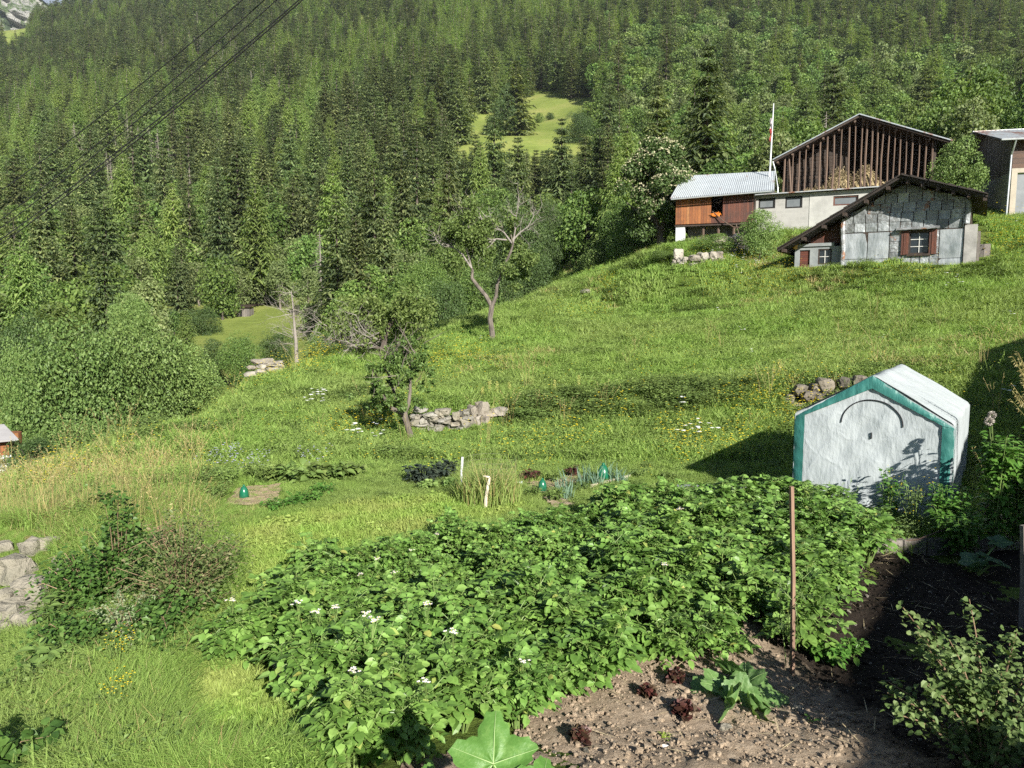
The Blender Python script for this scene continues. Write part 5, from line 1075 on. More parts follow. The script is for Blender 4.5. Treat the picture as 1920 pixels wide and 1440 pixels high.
# the lone spruce and bushes of the yellow clearing
q = MP(967, 262); S_ = (262 - 128) / FPX * q.y; e = thing('spruce_tree', q, .4, 'large solitary spruce standing at the foot of the yellow clearing', 'tree', None, (S_ / 20 * 1.35, S_ / 20 * 1.35, S_ / 20)); link('crown', hi_part[0][2][0], e); link('trunk', hi_part[0][2][1], e)
for i, a in enumerate(((938, 260, 50, 62, 'd', 2), (1012, 224, 20, 22, 'b', 3), (1032, 212, 14, 20, 'd', 3), (1085, 272, 60, 60, 'd', 2), (950, 262, 100, 60, 'd', 3))):
    q = MP(a[0], a[1]); h = a[2] / FPX * q.y; w = a[3] / FPX * q.y; H0, R0 = ((8, 4.1), (8, 4.5), (5, 3.3), (5, 2.9))[a[5]]; e = thing('clearing_bush', q, i, ['dark bush at the left foot of the solitary spruce', 'small round bush in the middle of the yellow clearing', 'tiny dark bush near the top of the yellow clearing', 'dark tree at the right edge of the yellow clearing', 'dark tree against the left side of the solitary spruce'][i], 'bush', None, (w / 2 / R0, w / 2 / R0, h / H0)); link('crown', KM[a[4]][a[5]][0], e); link('trunk', KM[a[4]][a[5]][1], e)
# blossoming elder
T = G(); Cr = G(); Fl = G(); dE = 55; base = P(1236, 462, dE); base.z = float(gz(base.x, base.y)); s_ = dE / FPX
limb(T, [(1240, 470), (1237, 440), (1228, 410), (1215, 380), (1220, 340)], dE, [.32, .25, .2, .14, .06]); limb(T, [(1237, 440), (1250, 400), (1262, 350), (1265, 310)], dE, [.2, .15, .1, .05]); limb(T, [(1228, 412), (1195, 395), (1175, 380)], dE, [.12, .08, .04])
for j in range(85):
    a = rg.uniform(0, 2 * pi); q = sqrt(rg.rand()); px_ = 1228 + cos(a) * q * 66; py_ = 355 - sin(a) * q * 84 + (0 if cos(a) * q > -.3 else 14)
    c_ = P(px_, py_, dE + rg.uniform(-2.4, 2.0) * sqrt(max(0, 1 - q * q))); cloud(Cr, c_, s_ * 17, 230, .22, rg)
    if py_ < 400 and rg.rand() < .85:
        n = 34; p = np.array(c_) + rdir(rg, n, .9) * s_ * 17; p[:, 1] -= .15; cards(Fl, p, rdir(rg, n), np.tile([0, -.5, 1.], (n, 1)), .15, .13, 0, .05)
e = hero('elder_tree', base, T, Cr, 'elder tree covered in cream blossom left of the orange-boarded shed', bark_grey, m_elder); place_local(Fl, base).obj('blossom', leafmat('cream_blossom', [(.33, .31, .18), (.43, .41, .27)], .2, .1, tcol=(1, 1, .9)), e)

# ------------------------------------------------------------------ dry stone walls and rocks
m_darkst = islandmat('dark_stone', [(.10, .085, .07), (.17, .145, .115), (.22, .19, .15)], 2.5, .8, (.06, .06, .04), bumps=.8, dist=.05)
def drywall(name, pl, h, label, rng, mats, sw=.36, sh=.2, t=.35, lean=.15):
    """pl: world points on the ground along its front"""
    g = G()
    for (a, b_) in zip(pl[:-1], pl[1:]):
        L = (b_ - a).length; d = (b_ - a) / L; n_ = Vector((d.y, -d.x, 0)); z = -.15; hh = h
        while z < hh:
            hs = sh * rng.uniform(.7, 1.4); x = rng.uniform(-.15, .05)
            while x < L:
                w = sw * rng.uniform(.5, 1.6)
                if z < hh * (.75 + .35 * math.sin(x * 1.3 + a.x)) :
                    p = a + d * (x + w / 2) - n_ * (.1 + lean * z + rng.uniform(-.05, .06)) + Vector((0, 0, z + hs / 2 + rng.uniform(-.06, .06))); ww = rng.uniform(.75, 1.25); stone(g, p, (w * .46 * ww, t * .5, hs * .50 / ww), rng, math.atan2(d.y, d.x) + rng.uniform(-.5, .5))
                x += w * .98
            z += hs * .92
    o = g.obj(name, mats); tag(o, label, 'stone wall'); return o
rg = np.random.RandomState(111)
drywall('stone_wall', [GP(772, 806), GP(820, 808), GP(868, 806), GP(885, 800)], .95, 'pale tumbled dry stone wall right of the leaning apple tree', rg, m_rockw, .26, .15)
drywall('stone_wall', [GP(886, 800), GP(912, 792)], .5, 'brown earthy end of the tumbled stone wall', rg, m_stone, .4, .25)
drywall('stone_wall', [GP(905, 790), GP(950, 784)], .32, 'short brown row of stones in nettles right of the pale wall', rg, m_stone, .34, .2)
drywall('stone_wall', [GP(1478, 762), GP(1530, 758), GP(1620, 752)], .40, 'brown stone wall half hidden behind the greenhouse', rg, m_darkst, .42, .22)
drywall('stone_wall', [GP(1262, 497), GP(1300, 498), GP(1345, 492)], .75, 'low broken stone wall on the bank below the orange shed', rg, m_stone, .7, .4, .6)
drywall('stone_wall', [GP(1345, 480), GP(1400, 470)], .9, 'grassy stone bank leading up to the vine', rg, m_stone, .7, .4, .6)
p = P(487, 700, 50); drywall('stone_heap', [P(462, 703, 52), P(505, 697, 52), P(530, 690, 54)], 0.55, 'heap of grey and rusty stones at the edge of the lower clearing', rg, m_stone, .8, .4, .6)
for (a, b_, w, lab) in ((1428, 732, .26, 'single white stone in the grass left of the greenhouse'), (1095, 552, .8, 'flat grey rock slab on the meadow path'), (1033, 522, .5, 'small pale rock at the upper end of the meadow'), (1048, 519, .4, 'smaller pale rock beside another at the upper meadow end'), (840, 800, .3, 'pale stone fallen in front of the dry stone wall')):
    g = G(); q = GP(a, b_); stone(g, (0, 0, w * .12), (w * .6, w * .35, w * .28), rg); o = g.obj('field_stone', m_rockw, smooth=False); o.location = q; tag(o, lab, 'rock')
rockl = ['moss-edged', 'large pale', 'cracked grey', 'small dark', 'sunlit white', 'flat grey', 'blocky pale', 'rounded grey', 'low white', 'tilted grey', 'half-buried pale', 'small pale']
for i, (a, b_, w) in enumerate(((25, 1066, 85), (6, 1120, 60), (70, 1110, 95), (25, 1155, 90), (105, 1128, 60), (60, 1022, 55), (100, 1012, 46), (8, 1020, 40), (110, 1075, 50), (60, 1165, 80), (15, 1185, 70), (112, 1045, 36))):
    q = GP(a, b_ + 14); w_ = w / FPX * q.y; g = G(); stone(g, (0, 0, w_ * .10), (w_ * .40, w_ * .36, w_ * .36), rg); o = g.obj('boulder', m_rockw, smooth=False); o.location = q; tag(o, rockl[i] + ' boulder ' + ('at the top of' if b_ < 1050 else ('in the middle of' if b_ < 1125 else 'at the foot of')) + ' the rocky bank left of the brambles', 'boulder')

# ------------------------------------------------------------------ greenhouse
e = GH.empty('greenhouse_tent', 'white fabric greenhouse tent with green-edged gable front', 'greenhouse'); go = GH.o; zb = float(gz(go.x, go.y)) - go.z - .03
zL = GH.pix(1497, 780)[1]; zR = GH.pix(1797, 788)[1]; ze = (zL + zR) / 2; hw = 1.045; xm = 0.0; DG = 2.75
def tarp(name, c1, c2, trans=.12):
    m, nt, b = newmat(name); nt.links.new(ramp(nt, [(.35, c1), (.65, c2)], noise(nt, 1.5, 4)), b.inputs['Base Color']); b.inputs['Roughness'].default_value = .48
    vo = nt.nodes.new('ShaderNodeTexVoronoi'); vo.feature = 'DISTANCE_TO_EDGE'; vo.inputs['Scale'].default_value = 3.2
    t = nt.nodes.new('ShaderNodeTexCoord'); nz = nt.nodes.new('ShaderNodeTexNoise'); nz.inputs['Scale'].default_value = 2.3; nz.inputs['Detail'].default_value = 5; nt.links.new(t.outputs['Object'], nz.inputs['Vector'])
    nt.links.new(mix(nt, .32, t.outputs['Object'], nz.outputs['Color']), vo.inputs['Vector'])
    cr = ramp(nt, [(0, (1, 1, 1)), (.10, (.3, .3, .3)), (.3, (0, 0, 0))], vo.outputs['Distance']); f = noise(nt, 3.5, 6, .6, stretch=(1, 1, .55)); f2 = noise(nt, 9, 4, .6, stretch=(1.6, 1, .5))
    h = mix(nt, 1, mix(nt, 1, mix(nt, 1, cr, (.22, .22, .22), 'MULTIPLY'), mix(nt, 1, f, (1.3, 1.3, 1.3), 'MULTIPLY'), 'ADD'), mix(nt, 1, f2, (.6, .6, .6), 'MULTIPLY'), 'ADD'); bump(nt, b, h, 1.0, .018)
    if trans:
        tr = nt.nodes.new('ShaderNodeBsdfTranslucent'); tr.inputs['Color'].default_value = (*c2, 1); mx = nt.nodes.new('ShaderNodeMixShader'); mx.inputs[0].default_value = trans
        nt.links.new(b.outputs[0], mx.inputs[1]); nt.links.new(tr.outputs[0], mx.inputs[2]); nt.links.new(mx.outputs[0], nt.nodes['Material Output'].inputs['Surface'])
    return m
m_tarp = tarp('white_tarpaulin', (.37, .41, .425), (.42, .46, .475)); m_green = tarp('green_tarpaulin', (.022, .12, .105), (.034, .16, .14), .05)
def roofh(x): return (0 - ze) * (1 - min(abs(x) / hw, 1)) + ze
rw = np.random.RandomState(4).rand(3) * 9
def wr(x, z): return .010 * math.sin(x * 9 + z * 3 + rw[0]) * math.sin(z * 5 + rw[1]) + .008 * math.sin(x * 17 - z * 13 + rw[2]) + .014 * math.sin(z * 2.2 + x * 2)
def sheetgrid(fn, nu, nv, g, m=0):
    V = [fn(i / nu, j / nv) for j in range(nv + 1) for i in range(nu + 1)]; g.add(V, [(j * (nu + 1) + i, j * (nu + 1) + i + 1, (j + 1) * (nu + 1) + i + 1, (j + 1) * (nu + 1) + i) for j in range(nv) for i in range(nu)], m)
# outline path of the cover: left foot, left eave (rounded), ridge, right eave, right foot
path = [(-hw, zb)]
def arc(c, a0, a1, rr, n=6): return [(c[0] + rr * cos(a0 + (a1 - a0) * i / n), c[1] + rr * sin(a0 + (a1 - a0) * i / n)) for i in range(n + 1)]
rr = .09; ra = math.atan2(-ze, hw)
path += arc((-hw + rr, ze - rr * .6), pi, pi - (pi / 2 - ra), rr) + [(-.06, -.035), (0, -.015), (.06, -.035)] + arc((hw - rr, ze - rr * .6), pi / 2 - ra, 0, rr) + [(hw, zb)]
def dens(pth, n=5):
    out = []
    for a, b_ in zip(pth[:-1], pth[1:]):
        L = math.hypot(b_[0] - a[0], b_[1] - a[1]); k = max(1, int(L / .09))
        out += [(a[0] + (b_[0] - a[0]) * i / k, a[1] + (b_[1] - a[1]) * i / k) for i in range(k)]
    return out + [pth[-1]]
pd = dens(path); cx_, cz_ = 0, ze * .8
g = G(); ny = 30; V = []
for j in range(ny + 1):
    y = DG * j / ny
    for (x, z) in pd:
        sag = .018 * (math.sin(pi * ((y / DG * 2) % 1)) if True else 0); n_ = Vector((x - cx_, 0, z - cz_)).normalized(); q = -sag + .006 * math.sin(y * 11 + x * 5) + .005 * math.sin(z * 14 + y * 7); V.append((x + n_.x * q, y, z + n_.z * q))
m_ = len(pd); g.add(V, [(j * m_ + i, j * m_ + i + 1, (j + 1) * m_ + i + 1, (j + 1) * m_ + i) for j in range(ny) for i in range(m_ - 1)]); g.obj('fabric_cover', m_tarp, e, smooth=True)
def gable(y, g, inset=0.0, nx=44, nz=40, wrinkle=1):
    def fn(u_, v_):
        x = -(hw - inset) + 2 * (hw - inset) * u_; zt = roofh(x) - .03 - inset * 1.15; z = zb + (zt - zb) * v_; return (x, y - wr(x, z) * wrinkle * math.sin(pi * min(max(u_, .0), 1)) , z)
    sheetgrid(fn, nx, nz, g)
g = G(); gable(-.004, g); g.obj('front_panel', m_tarp, e, smooth=True)
g = G(); gable(DG, g); g.obj('rear_panel', m_tarp, e, smooth=True)
# green border: strip following the outline on the front
g = G(); bw = .145; inner = [(-hw + bw, zb), (-hw + bw, ze - .03), (0, -bw * 1.32), (hw - bw, ze - .03), (hw - bw, zb)]; outer = [(-hw - .004, zb), (-hw - .004, ze - .06), (0, -.008), (hw + .004, ze - .06), (hw + .004, zb)]
for k in range(4):
    a0, a1, b0, b1 = outer[k], outer[k + 1], inner[k], inner[k + 1]
    if k == 0: pass
    def fn(u_, v_, a0=a0, a1=a1, b0=b0, b1=b1):
        p0 = (a0[0] + (a1[0] - a0[0]) * u_, a0[1] + (a1[1] - a0[1]) * u_); p1 = (b0[0] + (b1[0] - b0[0]) * u_, b0[1] + (b1[1] - b0[1]) * u_)
        x = p0[0] + (p1[0] - p0[0]) * v_; z = p0[1] + (p1[1] - p0[1]) * v_; return (x, -.03 + .03 * (1 - v_) ** 3 - wr(x, z) * .5 + .004 * math.sin(u_ * 40 + v_ * 3), z)
    sheetgrid(fn, 30, 5, g)
for x0 in (-1, 1):
    def fn(u_, v_, x0=x0): return (x0 * (hw + .010), -.0 + .05 * v_, zb + (ze - .04 - zb) * u_)
    sheetgrid(fn, 10, 1, g)
g.obj('green_border', m_green, e, smooth=True)
m_zip = plain('black_zip', (.012, .012, .015), (.02, .02, .022), 5, .5, 0)
def pf(x, z): return -.004 - wr(x, z) * math.sin(pi * (x + hw) / (2 * hw))
g = G(); zc = GH.pix(1640, 797)[1]; xa = GH.pix(1577, 797)[0]; xb = GH.pix(1693, 800)[0]; xc = (xa + xb) / 2; rx_ = (xb - xa) / 2; rzz = GH.pix(1637, 750)[1] - zc
g.tube([(xc + rx_ * cos(t), pf(xc + rx_ * cos(t), zc + rzz * sin(t)) - .010, zc + rzz * sin(t)) for t in np.linspace(0, pi, 33)], .0085, 6); g.obj('window_zip', m_zip, e)
g = G(); x, z = GH.pix(1634, 816); g.box(x - .008, x + .008, pf(x, z) - .02, pf(x, z) - .002, z - .05, z + .04); g.obj('strap', m_zip, e)
g = G(); g.tube([(xa, -.035, zc), (xc, -.045, zc - .01), (xb, -.035, zc)], .004, 4)
for x in (-.42, .02, .45): g.tube([(x, -.03 - wr(x, zb * .6), zb + .1), (x + .01, -.035 - wr(x, ze), zc - .1)], .004, 4)
g.obj('seam', m_tarp, e) if 0 else None

# ------------------------------------------------------------------ potato field
m_pot = leafmat('potato_leaves', [(0, (.06, .12, .022)), (.3, (.10, .19, .038)), (.7, (.15, .27, .055)), (.985, (.21, .34, .085)), (1, (.30, .32, .08))], .22, .18, rough=.42, spec=.4)
m_stem = plain('green_stems', (.10, .17, .04), (.16, .22, .06), 8, .6, 0)
def potato(seed, h=.55, R=.42, ns=11, nl=9, LL=.080):
    r = np.random.RandomState(seed); st_ = G(); B, D, N, L, W = [], [], [], [], []
    for s in range(ns):
        a = 2 * pi * (s + r.rand() * .8) / ns; out = (.25 + .75 * r.rand()) * R * .75 if s % 3 else r.rand() * .12; hh = h * r.uniform(.7, 1.05) * (1 - .25 * out / R)
        p0 = np.array([cos(a) * .05, sin(a) * .05, -.03]); p1 = np.array([cos(a) * out * .55, sin(a) * out * .55, hh * .6]); p2 = np.array([cos(a) * out, sin(a) * out, hh]); st_.tube([p0, p1, p2], [.008, .007, .004], 5, cap=False)
        for k in range(nl):
            t = .42 + .58 * (k + .5) / nl; p = (p1 + (p2 - p1) * (t - .5) * 2) if t > .5 else p0 + (p1 - p0) * t * 2
            b = a + r.randn() * 1.1 + k * 2.3 * .6; ln = r.uniform(.17, .27) * (1.1 - .35 * t); el = .75 - .55 * r.rand() if t > .8 else .35 - .5 * r.rand()
            d = np.array([cos(b) * cos(el), sin(b) * cos(el), sin(el)]); sd = np.array([-sin(b), cos(b), 0]); up = np.cross(d, -sd); up = up if up[2] > 0 else -up
            end = p + d * ln + np.array([0, 0, -.06 * ln / .2]); mid = p + d * ln * .55 + np.array([0, 0, .012]); st_.tube([p, mid, end], [.0035, .003, .002], 3, cap=False)
            for q, (tt, s_) in enumerate(((.42, 1), (.42, -1), (.68, 1), (.68, -1), (.88, 1), (.88, -1), (1, 0))):
                o = p + (mid - p) * tt / .55 if tt < .55 else mid + (end - mid) * (tt - .55) / .45
                dd = d * (.45 if s_ else 1) + sd * s_ * .85 + np.array([0, 0, -.06 - .2 * r.rand()]) + r.randn(3) * .14; sz = LL * r.uniform(.75, 1.2) * (.72 if tt < .5 else (1 if s_ else 1.2))
                B.append(o); D.append(dd); N.append(up + r.randn(3) * .22); L.append(sz); W.append(sz * .66)
    le_ = G(); leaves8(le_, np.array(B), np.array(D), np.array(N), np.array(L), np.array(W), 0, .10, .20); return le_, st_
def potflower(seed, n=7):
    r = np.random.RandomState(seed); g = G()
    for i in range(n):
        c = np.array([r.randn() * .028, r.randn() * .028, .03 + r.rand() * .03]); k = 5
        B = np.tile(c, (k, 1)); a = np.arange(k) * 2 * pi / k + r.rand(); D = np.stack([np.cos(a), np.sin(a), np.full(k, .25)], 1) + r.randn(3) * .25; cards(g, B, D, np.tile([0, 0, 1.], (k, 1)), .021, .021, 0, .05); g.tube([c, c + [0, 0, .010]], [.004, .002], 4, 1)
        g.tube([(0, 0, -.12), tuple(c)], [.002, .0015], 3, 2, cap=False)
    return g
PT = [(a.mesh('foliage', m_pot), b_.mesh('stems', m_stem)) for a, b_ in [potato(300 + i, .5 + .03 * i, .40, 11 + i % 3) for i in range(6)]]
PF = [potflower(310 + i).mesh('flower', [leafmat('potato_petals', [(.75, .72, .76), (.85, .83, .86)], .2, .1, tcol=(1, 1, 1)), m_yel, m_stem]) for i in range(2)]
rg = np.random.RandomState(121)
flpx = [(690, 1190), (697, 1208), (628, 1167), (600, 1168), (662, 1282), (980, 1246), (800, 1155), (800, 1330), (818, 982), (770, 1013), (677, 1052), (703, 1040), (740, 1055), (435, 1125), (410, 1207), (1000, 1050), (1245, 1066), (1270, 968), (1075, 1270), (850, 1238), (560, 1150)]
fw = [PZ(a, b_, -2.52) for a, b_ in flpx]; used_f = []
xs_ = np.arange(-3.2, 7.5, .43); row = 0; plants = []
yv = 4.55
while yv < 12.6:
    for x in xs_:
        xx_ = x + (row % 2) * .2 + rg.uniform(-.07, .07); yy_ = yv + rg.uniform(-.06, .06) + .12 * xx_
        if inpoly(np.array([xx_]), np.array([yy_]), POT)[0]: plants.append((xx_, yy_, row))
    yv += .52; row += 1
cxp = np.mean([p[0] for p in plants]); nrow = max(p[2] for p in plants)
for (x, y, rw_) in plants:
    px_, py_ = proj(x, y, -2.7); thin = (600 < px_ < 1150 and py_ < 1110)
    edge = not all(inpoly(np.array([x + a]), np.array([y + b_]), POT)[0] for a, b_ in ((.5, 0), (-.5, 0), (0, .55), (0, -.55)))
    mine = [i for i, f in enumerate(fw) if i not in used_f and math.hypot(f.x - x, f.y - y) < .34]; used_f += mine[:3]
    where_ = 'at the left side' if px_ < 640 else ('by the soil on the right' if py_ > 1200 and px_ > 850 else ('near the greenhouse' if px_ > 1350 else ('on the near side' if py_ > 1230 else ('at the far side' if py_ < 1030 else 'in the middle'))))
    lab = ('white-flowering ' if mine else ('edge ' if edge else '')) + 'potato plant ' + where_ + ' of the potato bed'
    s = rg.uniform(.88, 1.12) * (.74 if thin else 1) * (.92 if edge else 1); e = thing('potato_plant', (x, y, float(gz(x, y)) + .02), rg.rand() * 6.28, lab, 'potato plant', 'potato plants ' + where_ + (' flowering' if mine else (' edge' if edge else '')), s)
    a, b_ = PT[rg.randint(6)]; link('foliage', a, e); link('stems', b_, e)
    for i in mine[:3]:
        M = Matrix.Rotation(-e.rotation_euler[2], 4, 'Z') @ Vector((fw[i].x - x, fw[i].y - y, 0)); link('flower', PF[i % 2], e, (M.x / s, M.y / s, (.60 + .03 * rg.rand())), 0, .85)
print('potato plants', len(plants), 'flowers', len(used_f))
# wooden edging
def board(p, q, h, t, name, label, mat, cat='board', tilt=0):
    p, q = Vector(p), Vector(q); L = (q - p).length; e_ = math.atan2(q.y - p.y, q.x - p.x); g = G()
    k = 8
    for i in range(k): g.box(L * i / k, L * (i + 1) / k, -t / 2 + rg.rand() * .002, t / 2, -.08, h + rg.rand() * .006) if False else None
    g.box(0, L, -t / 2, t / 2, -.06, h); o = g.obj(name, mat); o.location = p; o.rotation_euler = (tilt, -math.asin((q.z - p.z) / L), e_)
    bv = o.modifiers.new('b', 'BEVEL'); bv.width = .006; bv.segments = 2; return tag(o, label, cat)
board(on(*PZ(518, 1262, -3.1)[:2]), on(*PZ(572, 1362, -3.1)[:2]), .22, .05, 'edging_board', 'weathered grey edging board at the left side of the potato bed', w_grey)
board(on(*PZ(572, 1372, -3.1)[:2]), on(*PZ(600, 1500, -3.1)[:2]), .2, .05, 'edging_board', 'lower edging board half hidden under potato leaves', w_grey)
board(on(*PZ(1638, 1040, -3.1)[:2], .02), on(*PZ(1990, 1034, -3.1)[:2], .02), .17, .09, 'sleeper_beam', 'dark timber beam edging the soil below the greenhouse', w_grey, 'beam')
board(on(*PZ(1108, 918, -3.1)[:2]), on(*PZ(1182, 897, -3.1)[:2]), .09, .04, 'edging_plank', 'light plank edging the far vegetable plot', plain('raw_plank', (.34, .29, .22), (.45, .39, .30), 4, .8, .3, stretch=(1, 6, 6)))
m_stake = plain('reddish_stake', (.14, .085, .06), (.24, .15, .10), 5, .8, .4, stretch=(5, 5, .6))
def stake(px, pyb, pxt, pyt, rad, mat, label, zg=-3.1, name='garden_stake', sides=4):
    b_ = PZ(px, pyb, zg); t = ray(pxt, pyt) * b_.y; g = G(); g.tube([(0, 0, -.15), tuple((t - b_) * .5 + Vector((rad * .3, 0, 0))), tuple(t - b_)], rad, sides); o = g.obj(name, mat); o.location = b_; return tag(o, label, 'stake')
stake(1487, 1250, 1484, 912, .020, m_stake, 'tall square reddish wooden stake at the right edge of the potatoes', -3.0)
stake(862, 924, 867, 857, .02, m_white, 'thin white stake left of the wire-netting clump', sides=8)
stake(1917, 1180, 1919, 985, .03, w_grey, 'grey stake in the shade at the far right edge')
stake(320, 1225, 297, 1135, .012, plain('dark_rod', (.06, .04, .035), (.10, .07, .055), 6, .6, .2), 'thin brown rod leaning in the brambles', -3.35, sides=8)
b_ = GP(910, 958); g = G(); t_ = [ray(a, c) * b_.y - b_ for a, c in ((910, 962), (911, 935), (914, 915), (918, 895))]; g.tube([(v.x, v.y, v.z) for v in t_], [.028, .025, .024, .02], 7); g.tube([tuple(t_[3]), tuple(t_[3] + Vector((-.09, 0, .02)))], [.018, .012], 6); o = g.obj('crooked_stick', plain('pale_stick', (.42, .36, .27), (.58, .52, .42), 6, .8, .4)); o.location = b_; tag(o, 'crooked pale stick with a stub, before the wire-netting clump', 'stick')

# ------------------------------------------------------------------ broad lobed leaves, lettuces, herbs
VEINS = []
def veins(g):
    for vp, s in VEINS: g.tube(vp, list(np.linspace(.016 * s, .004 * s, len(vp))), 4, 1, cap=False)
    VEINS.clear()
m_vein = plain('leaf_veins', (.22, .33, .12), (.28, .40, .16), 6, .6, 0)
def bigleaf(g, c, d, n_, size, rng, lobes=5, jag=.12, m=0, cup=.18, rings=6, seg=60, depth=.3):
    c = Vector(c); d = Vector(d).normalized(); n_ = Vector(n_); s = d.cross(n_).normalized(); n_ = s.cross(d).normalized(); V = [tuple(c)]; ph = rng.rand() * 6
    for k in range(1, rings + 1):
        f = k / rings
        for j in range(seg):
            a = -pi + 2 * pi * (j + .5) / seg; notch = 1 - .8 * math.exp(-((abs(a) - pi) / .28) ** 2); lb = 1 - depth * (.5 - .5 * cos(a * lobes)) * (1 if abs(a) < 2.7 else .6)
            R_ = size * (.62 + .38 * cos(a * .5)) * lb * notch * (1 + jag * (abs(math.sin(a * 11 + ph)) - .5) * f)
            vein = .035 * size * abs(math.sin(a * lobes / 2)) * f; z = cup * size * f * f * (1 - .4 * cos(a)) - .42 * size * f ** 2.6 * max(0, cos(a)) * .6 + vein + .018 * size * math.sin(a * 7 + ph + f * 5)
            p = c + (d * cos(a) + s * math.sin(a)) * R_ * f + n_ * z; V.append(tuple(p))
    for q in range(-2, 3):                                  # pale raised veins
        j0 = int(((q * 2 * pi / lobes) * (1 if lobes == 5 else 1) + pi) / (2 * pi) * seg) % seg
        vp = [Vector(V[0])] + [Vector(V[1 + (k - 1) * seg + j0]) + n_ * .002 for k in range(1, rings + 1)]; VEINS.append((vp, size))
    F = [(0, 1 + j, 1 + (j + 1) % seg) for j in range(seg)] + [(1 + (k - 1) * seg + j, 1 + k * seg + j, 1 + k * seg + (j + 1) % seg, 1 + (k - 1) * seg + (j + 1) % seg) for k in range(1, rings) for j in range(seg)]
    g.add(V, F, m)
def squashleaf_mat(name, c1, c2, c3):
    m, nt, b = newmat(name); g_ = nt.nodes.new('ShaderNodeNewGeometry'); c = ramp(nt, [c1, c2], g_.outputs['Random Per Island'])
    k = ramp(nt, [(.50, (0, 0, 0)), (.62, (.7, .7, .7))], noise(nt, 22, 5, .7)); c = mix(nt, k, c, c3); nt.links.new(c, b.inputs['Base Color']); b.inputs['Roughness'].default_value = .5
    bump(nt, b, noise(nt, 38, 4, .6), .5, .008); t = nt.nodes.new('ShaderNodeBsdfTranslucent'); mx = nt.nodes.new('ShaderNodeMixShader'); mx.inputs[0].default_value = .25; nt.links.new(mix(nt, 1, c, (1.4, 1.4, .6), 'MULTIPLY'), t.inputs['Color'])
    nt.links.new(b.outputs[0], mx.inputs[1]); nt.links.new(t.outputs[0], mx.inputs[2]); nt.links.new(mx.outputs[0], nt.nodes['Material Output'].inputs['Surface']); return m
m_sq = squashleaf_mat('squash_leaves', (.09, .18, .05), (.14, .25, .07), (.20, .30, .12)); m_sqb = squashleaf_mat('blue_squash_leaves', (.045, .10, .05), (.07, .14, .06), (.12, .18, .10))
rg = np.random.RandomState(131)
def squash(name, label, px, py, leaves, mat, zg=-3.05, cat='squash plant', stz=0):
    b_ = PZ(px, py, zg); b_.z = float(soilz(b_.x, b_.y)) if stz else b_.z; e = thing(name, b_, 0, label, cat); st_ = G(); lf = G()
    for (a, c, size, dx, dy, up) in leaves:
        rr_ = ray(a, c); t = rr_ * (b_.y + dy) - b_; st_.tube([(0, 0, -.02), tuple(t * .45 + Vector((0, 0, .05))), tuple(t)], [.014, .011, .008], 6)
        d = Vector((dx, rg.uniform(-.25, .25) - dy * 1.2, up)); bigleaf(lf, t, d, (-.05, -.30, 1), size, rg)
    veins(lf); lf.obj('leaves', [mat, m_vein], e, smooth=True); st_.obj('stalks', m_stem, e); return e
squash('courgette_plant', 'young courgette plant with broad lobed leaves on the bare soil', 1392, 1322, [(1372, 1262, 0.204, -.1, .28, .5), (1395, 1285, 0.216, .3, .1, .4), (1330, 1308, 0.228, -1, .05, -.1), (1352, 1290, 0.204, -.5, .1, .3), (1370, 1325, 0.240, -.25, -.25, -.35), (1425, 1302, 0.240, 1, .02, -.1), (1412, 1335, 0.192, .35, -.2, -.45), (1440, 1345, 0.240, .7, -.22, -.45), (1388, 1300, 0.156, .1, -.05, .6)], m_sq, stz=1)
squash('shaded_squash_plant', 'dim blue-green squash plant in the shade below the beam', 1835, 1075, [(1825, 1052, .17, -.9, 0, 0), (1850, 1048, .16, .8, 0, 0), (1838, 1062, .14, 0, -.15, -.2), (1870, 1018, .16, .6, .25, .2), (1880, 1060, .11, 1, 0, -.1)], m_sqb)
# large pumpkin leaf close to the camera, on the raised edge of the terrace
b_ = Vector((-.05, 2.95, float(gz(-.05, 2.95)))); e = thing('pumpkin_plant', b_, 0, 'very large bright pumpkin leaf rising at the bottom edge of the picture', 'pumpkin plant'); lf = G(); st_ = G()
for (a, c, d_, size, dd, nn) in ((925, 1432, 3.0, .21, (-.02, .42, .60), (-.1, -.85, .5)), (1015, 1475, 2.9, .16, (1, .2, -.1), (0, -.3, 1)), (800, 1462, 3.15, .085, (-.8, .2, .3), (0, -.4, 1)), (850, 1480, 2.9, .10, (-.7, -.1, .0), (0, -.3, 1))):
    t = ray(a, c) * d_ - b_; st_.tube([(0, 0, -.02), tuple(t * .6 + Vector((.03, 0, -.03))), tuple(t)], [.012, .01, .008], 6); bigleaf(lf, t, dd, nn, size, rg, 5, .14, cup=.10, depth=.34)
veins(lf); lf.obj('leaves', [squashleaf_mat('pumpkin_leaves', (.07, .17, .03), (.10, .22, .04), (.14, .26, .06)), m_vein], e, smooth=True); st_.obj('stalks', m_stem, e)
m_redl = islandmat('red_lettuce', [(.05, .016, .014), (.085, .026, .02), (.04, .024, .014), (.075, .05, .025)], 12, .4, (.03, .012, .01), rough=.5, bumps=.4, dist=.006)
def lettuce(seed, R=.12, n=26, W=.8):
    r = np.random.RandomState(seed); g = G(); a = r.rand(n) * 6.28; el = r.uniform(.15, 1.3, n); D = np.stack([np.cos(a) * np.cos(el), np.sin(a) * np.cos(el), np.sin(el)], 1); N = np.stack([-np.cos(a) * np.sin(el), -np.sin(a) * np.sin(el), np.cos(el)], 1)
    L = R * r.uniform(.7, 1.15, n); B = r.randn(n, 3) * .012; B[:, 2] = .0; leaves8(g, B, D, N + r.randn(n, 3) * .15, L, L * W, 0, .25, .12)
    for k in range(2): leaves8(g, B + D * L[:, None] * .55, D + r.randn(n, 3) * .7, N + r.randn(n, 3) * .6, L * .5, L * .4, 0, .3, .2)
    return g
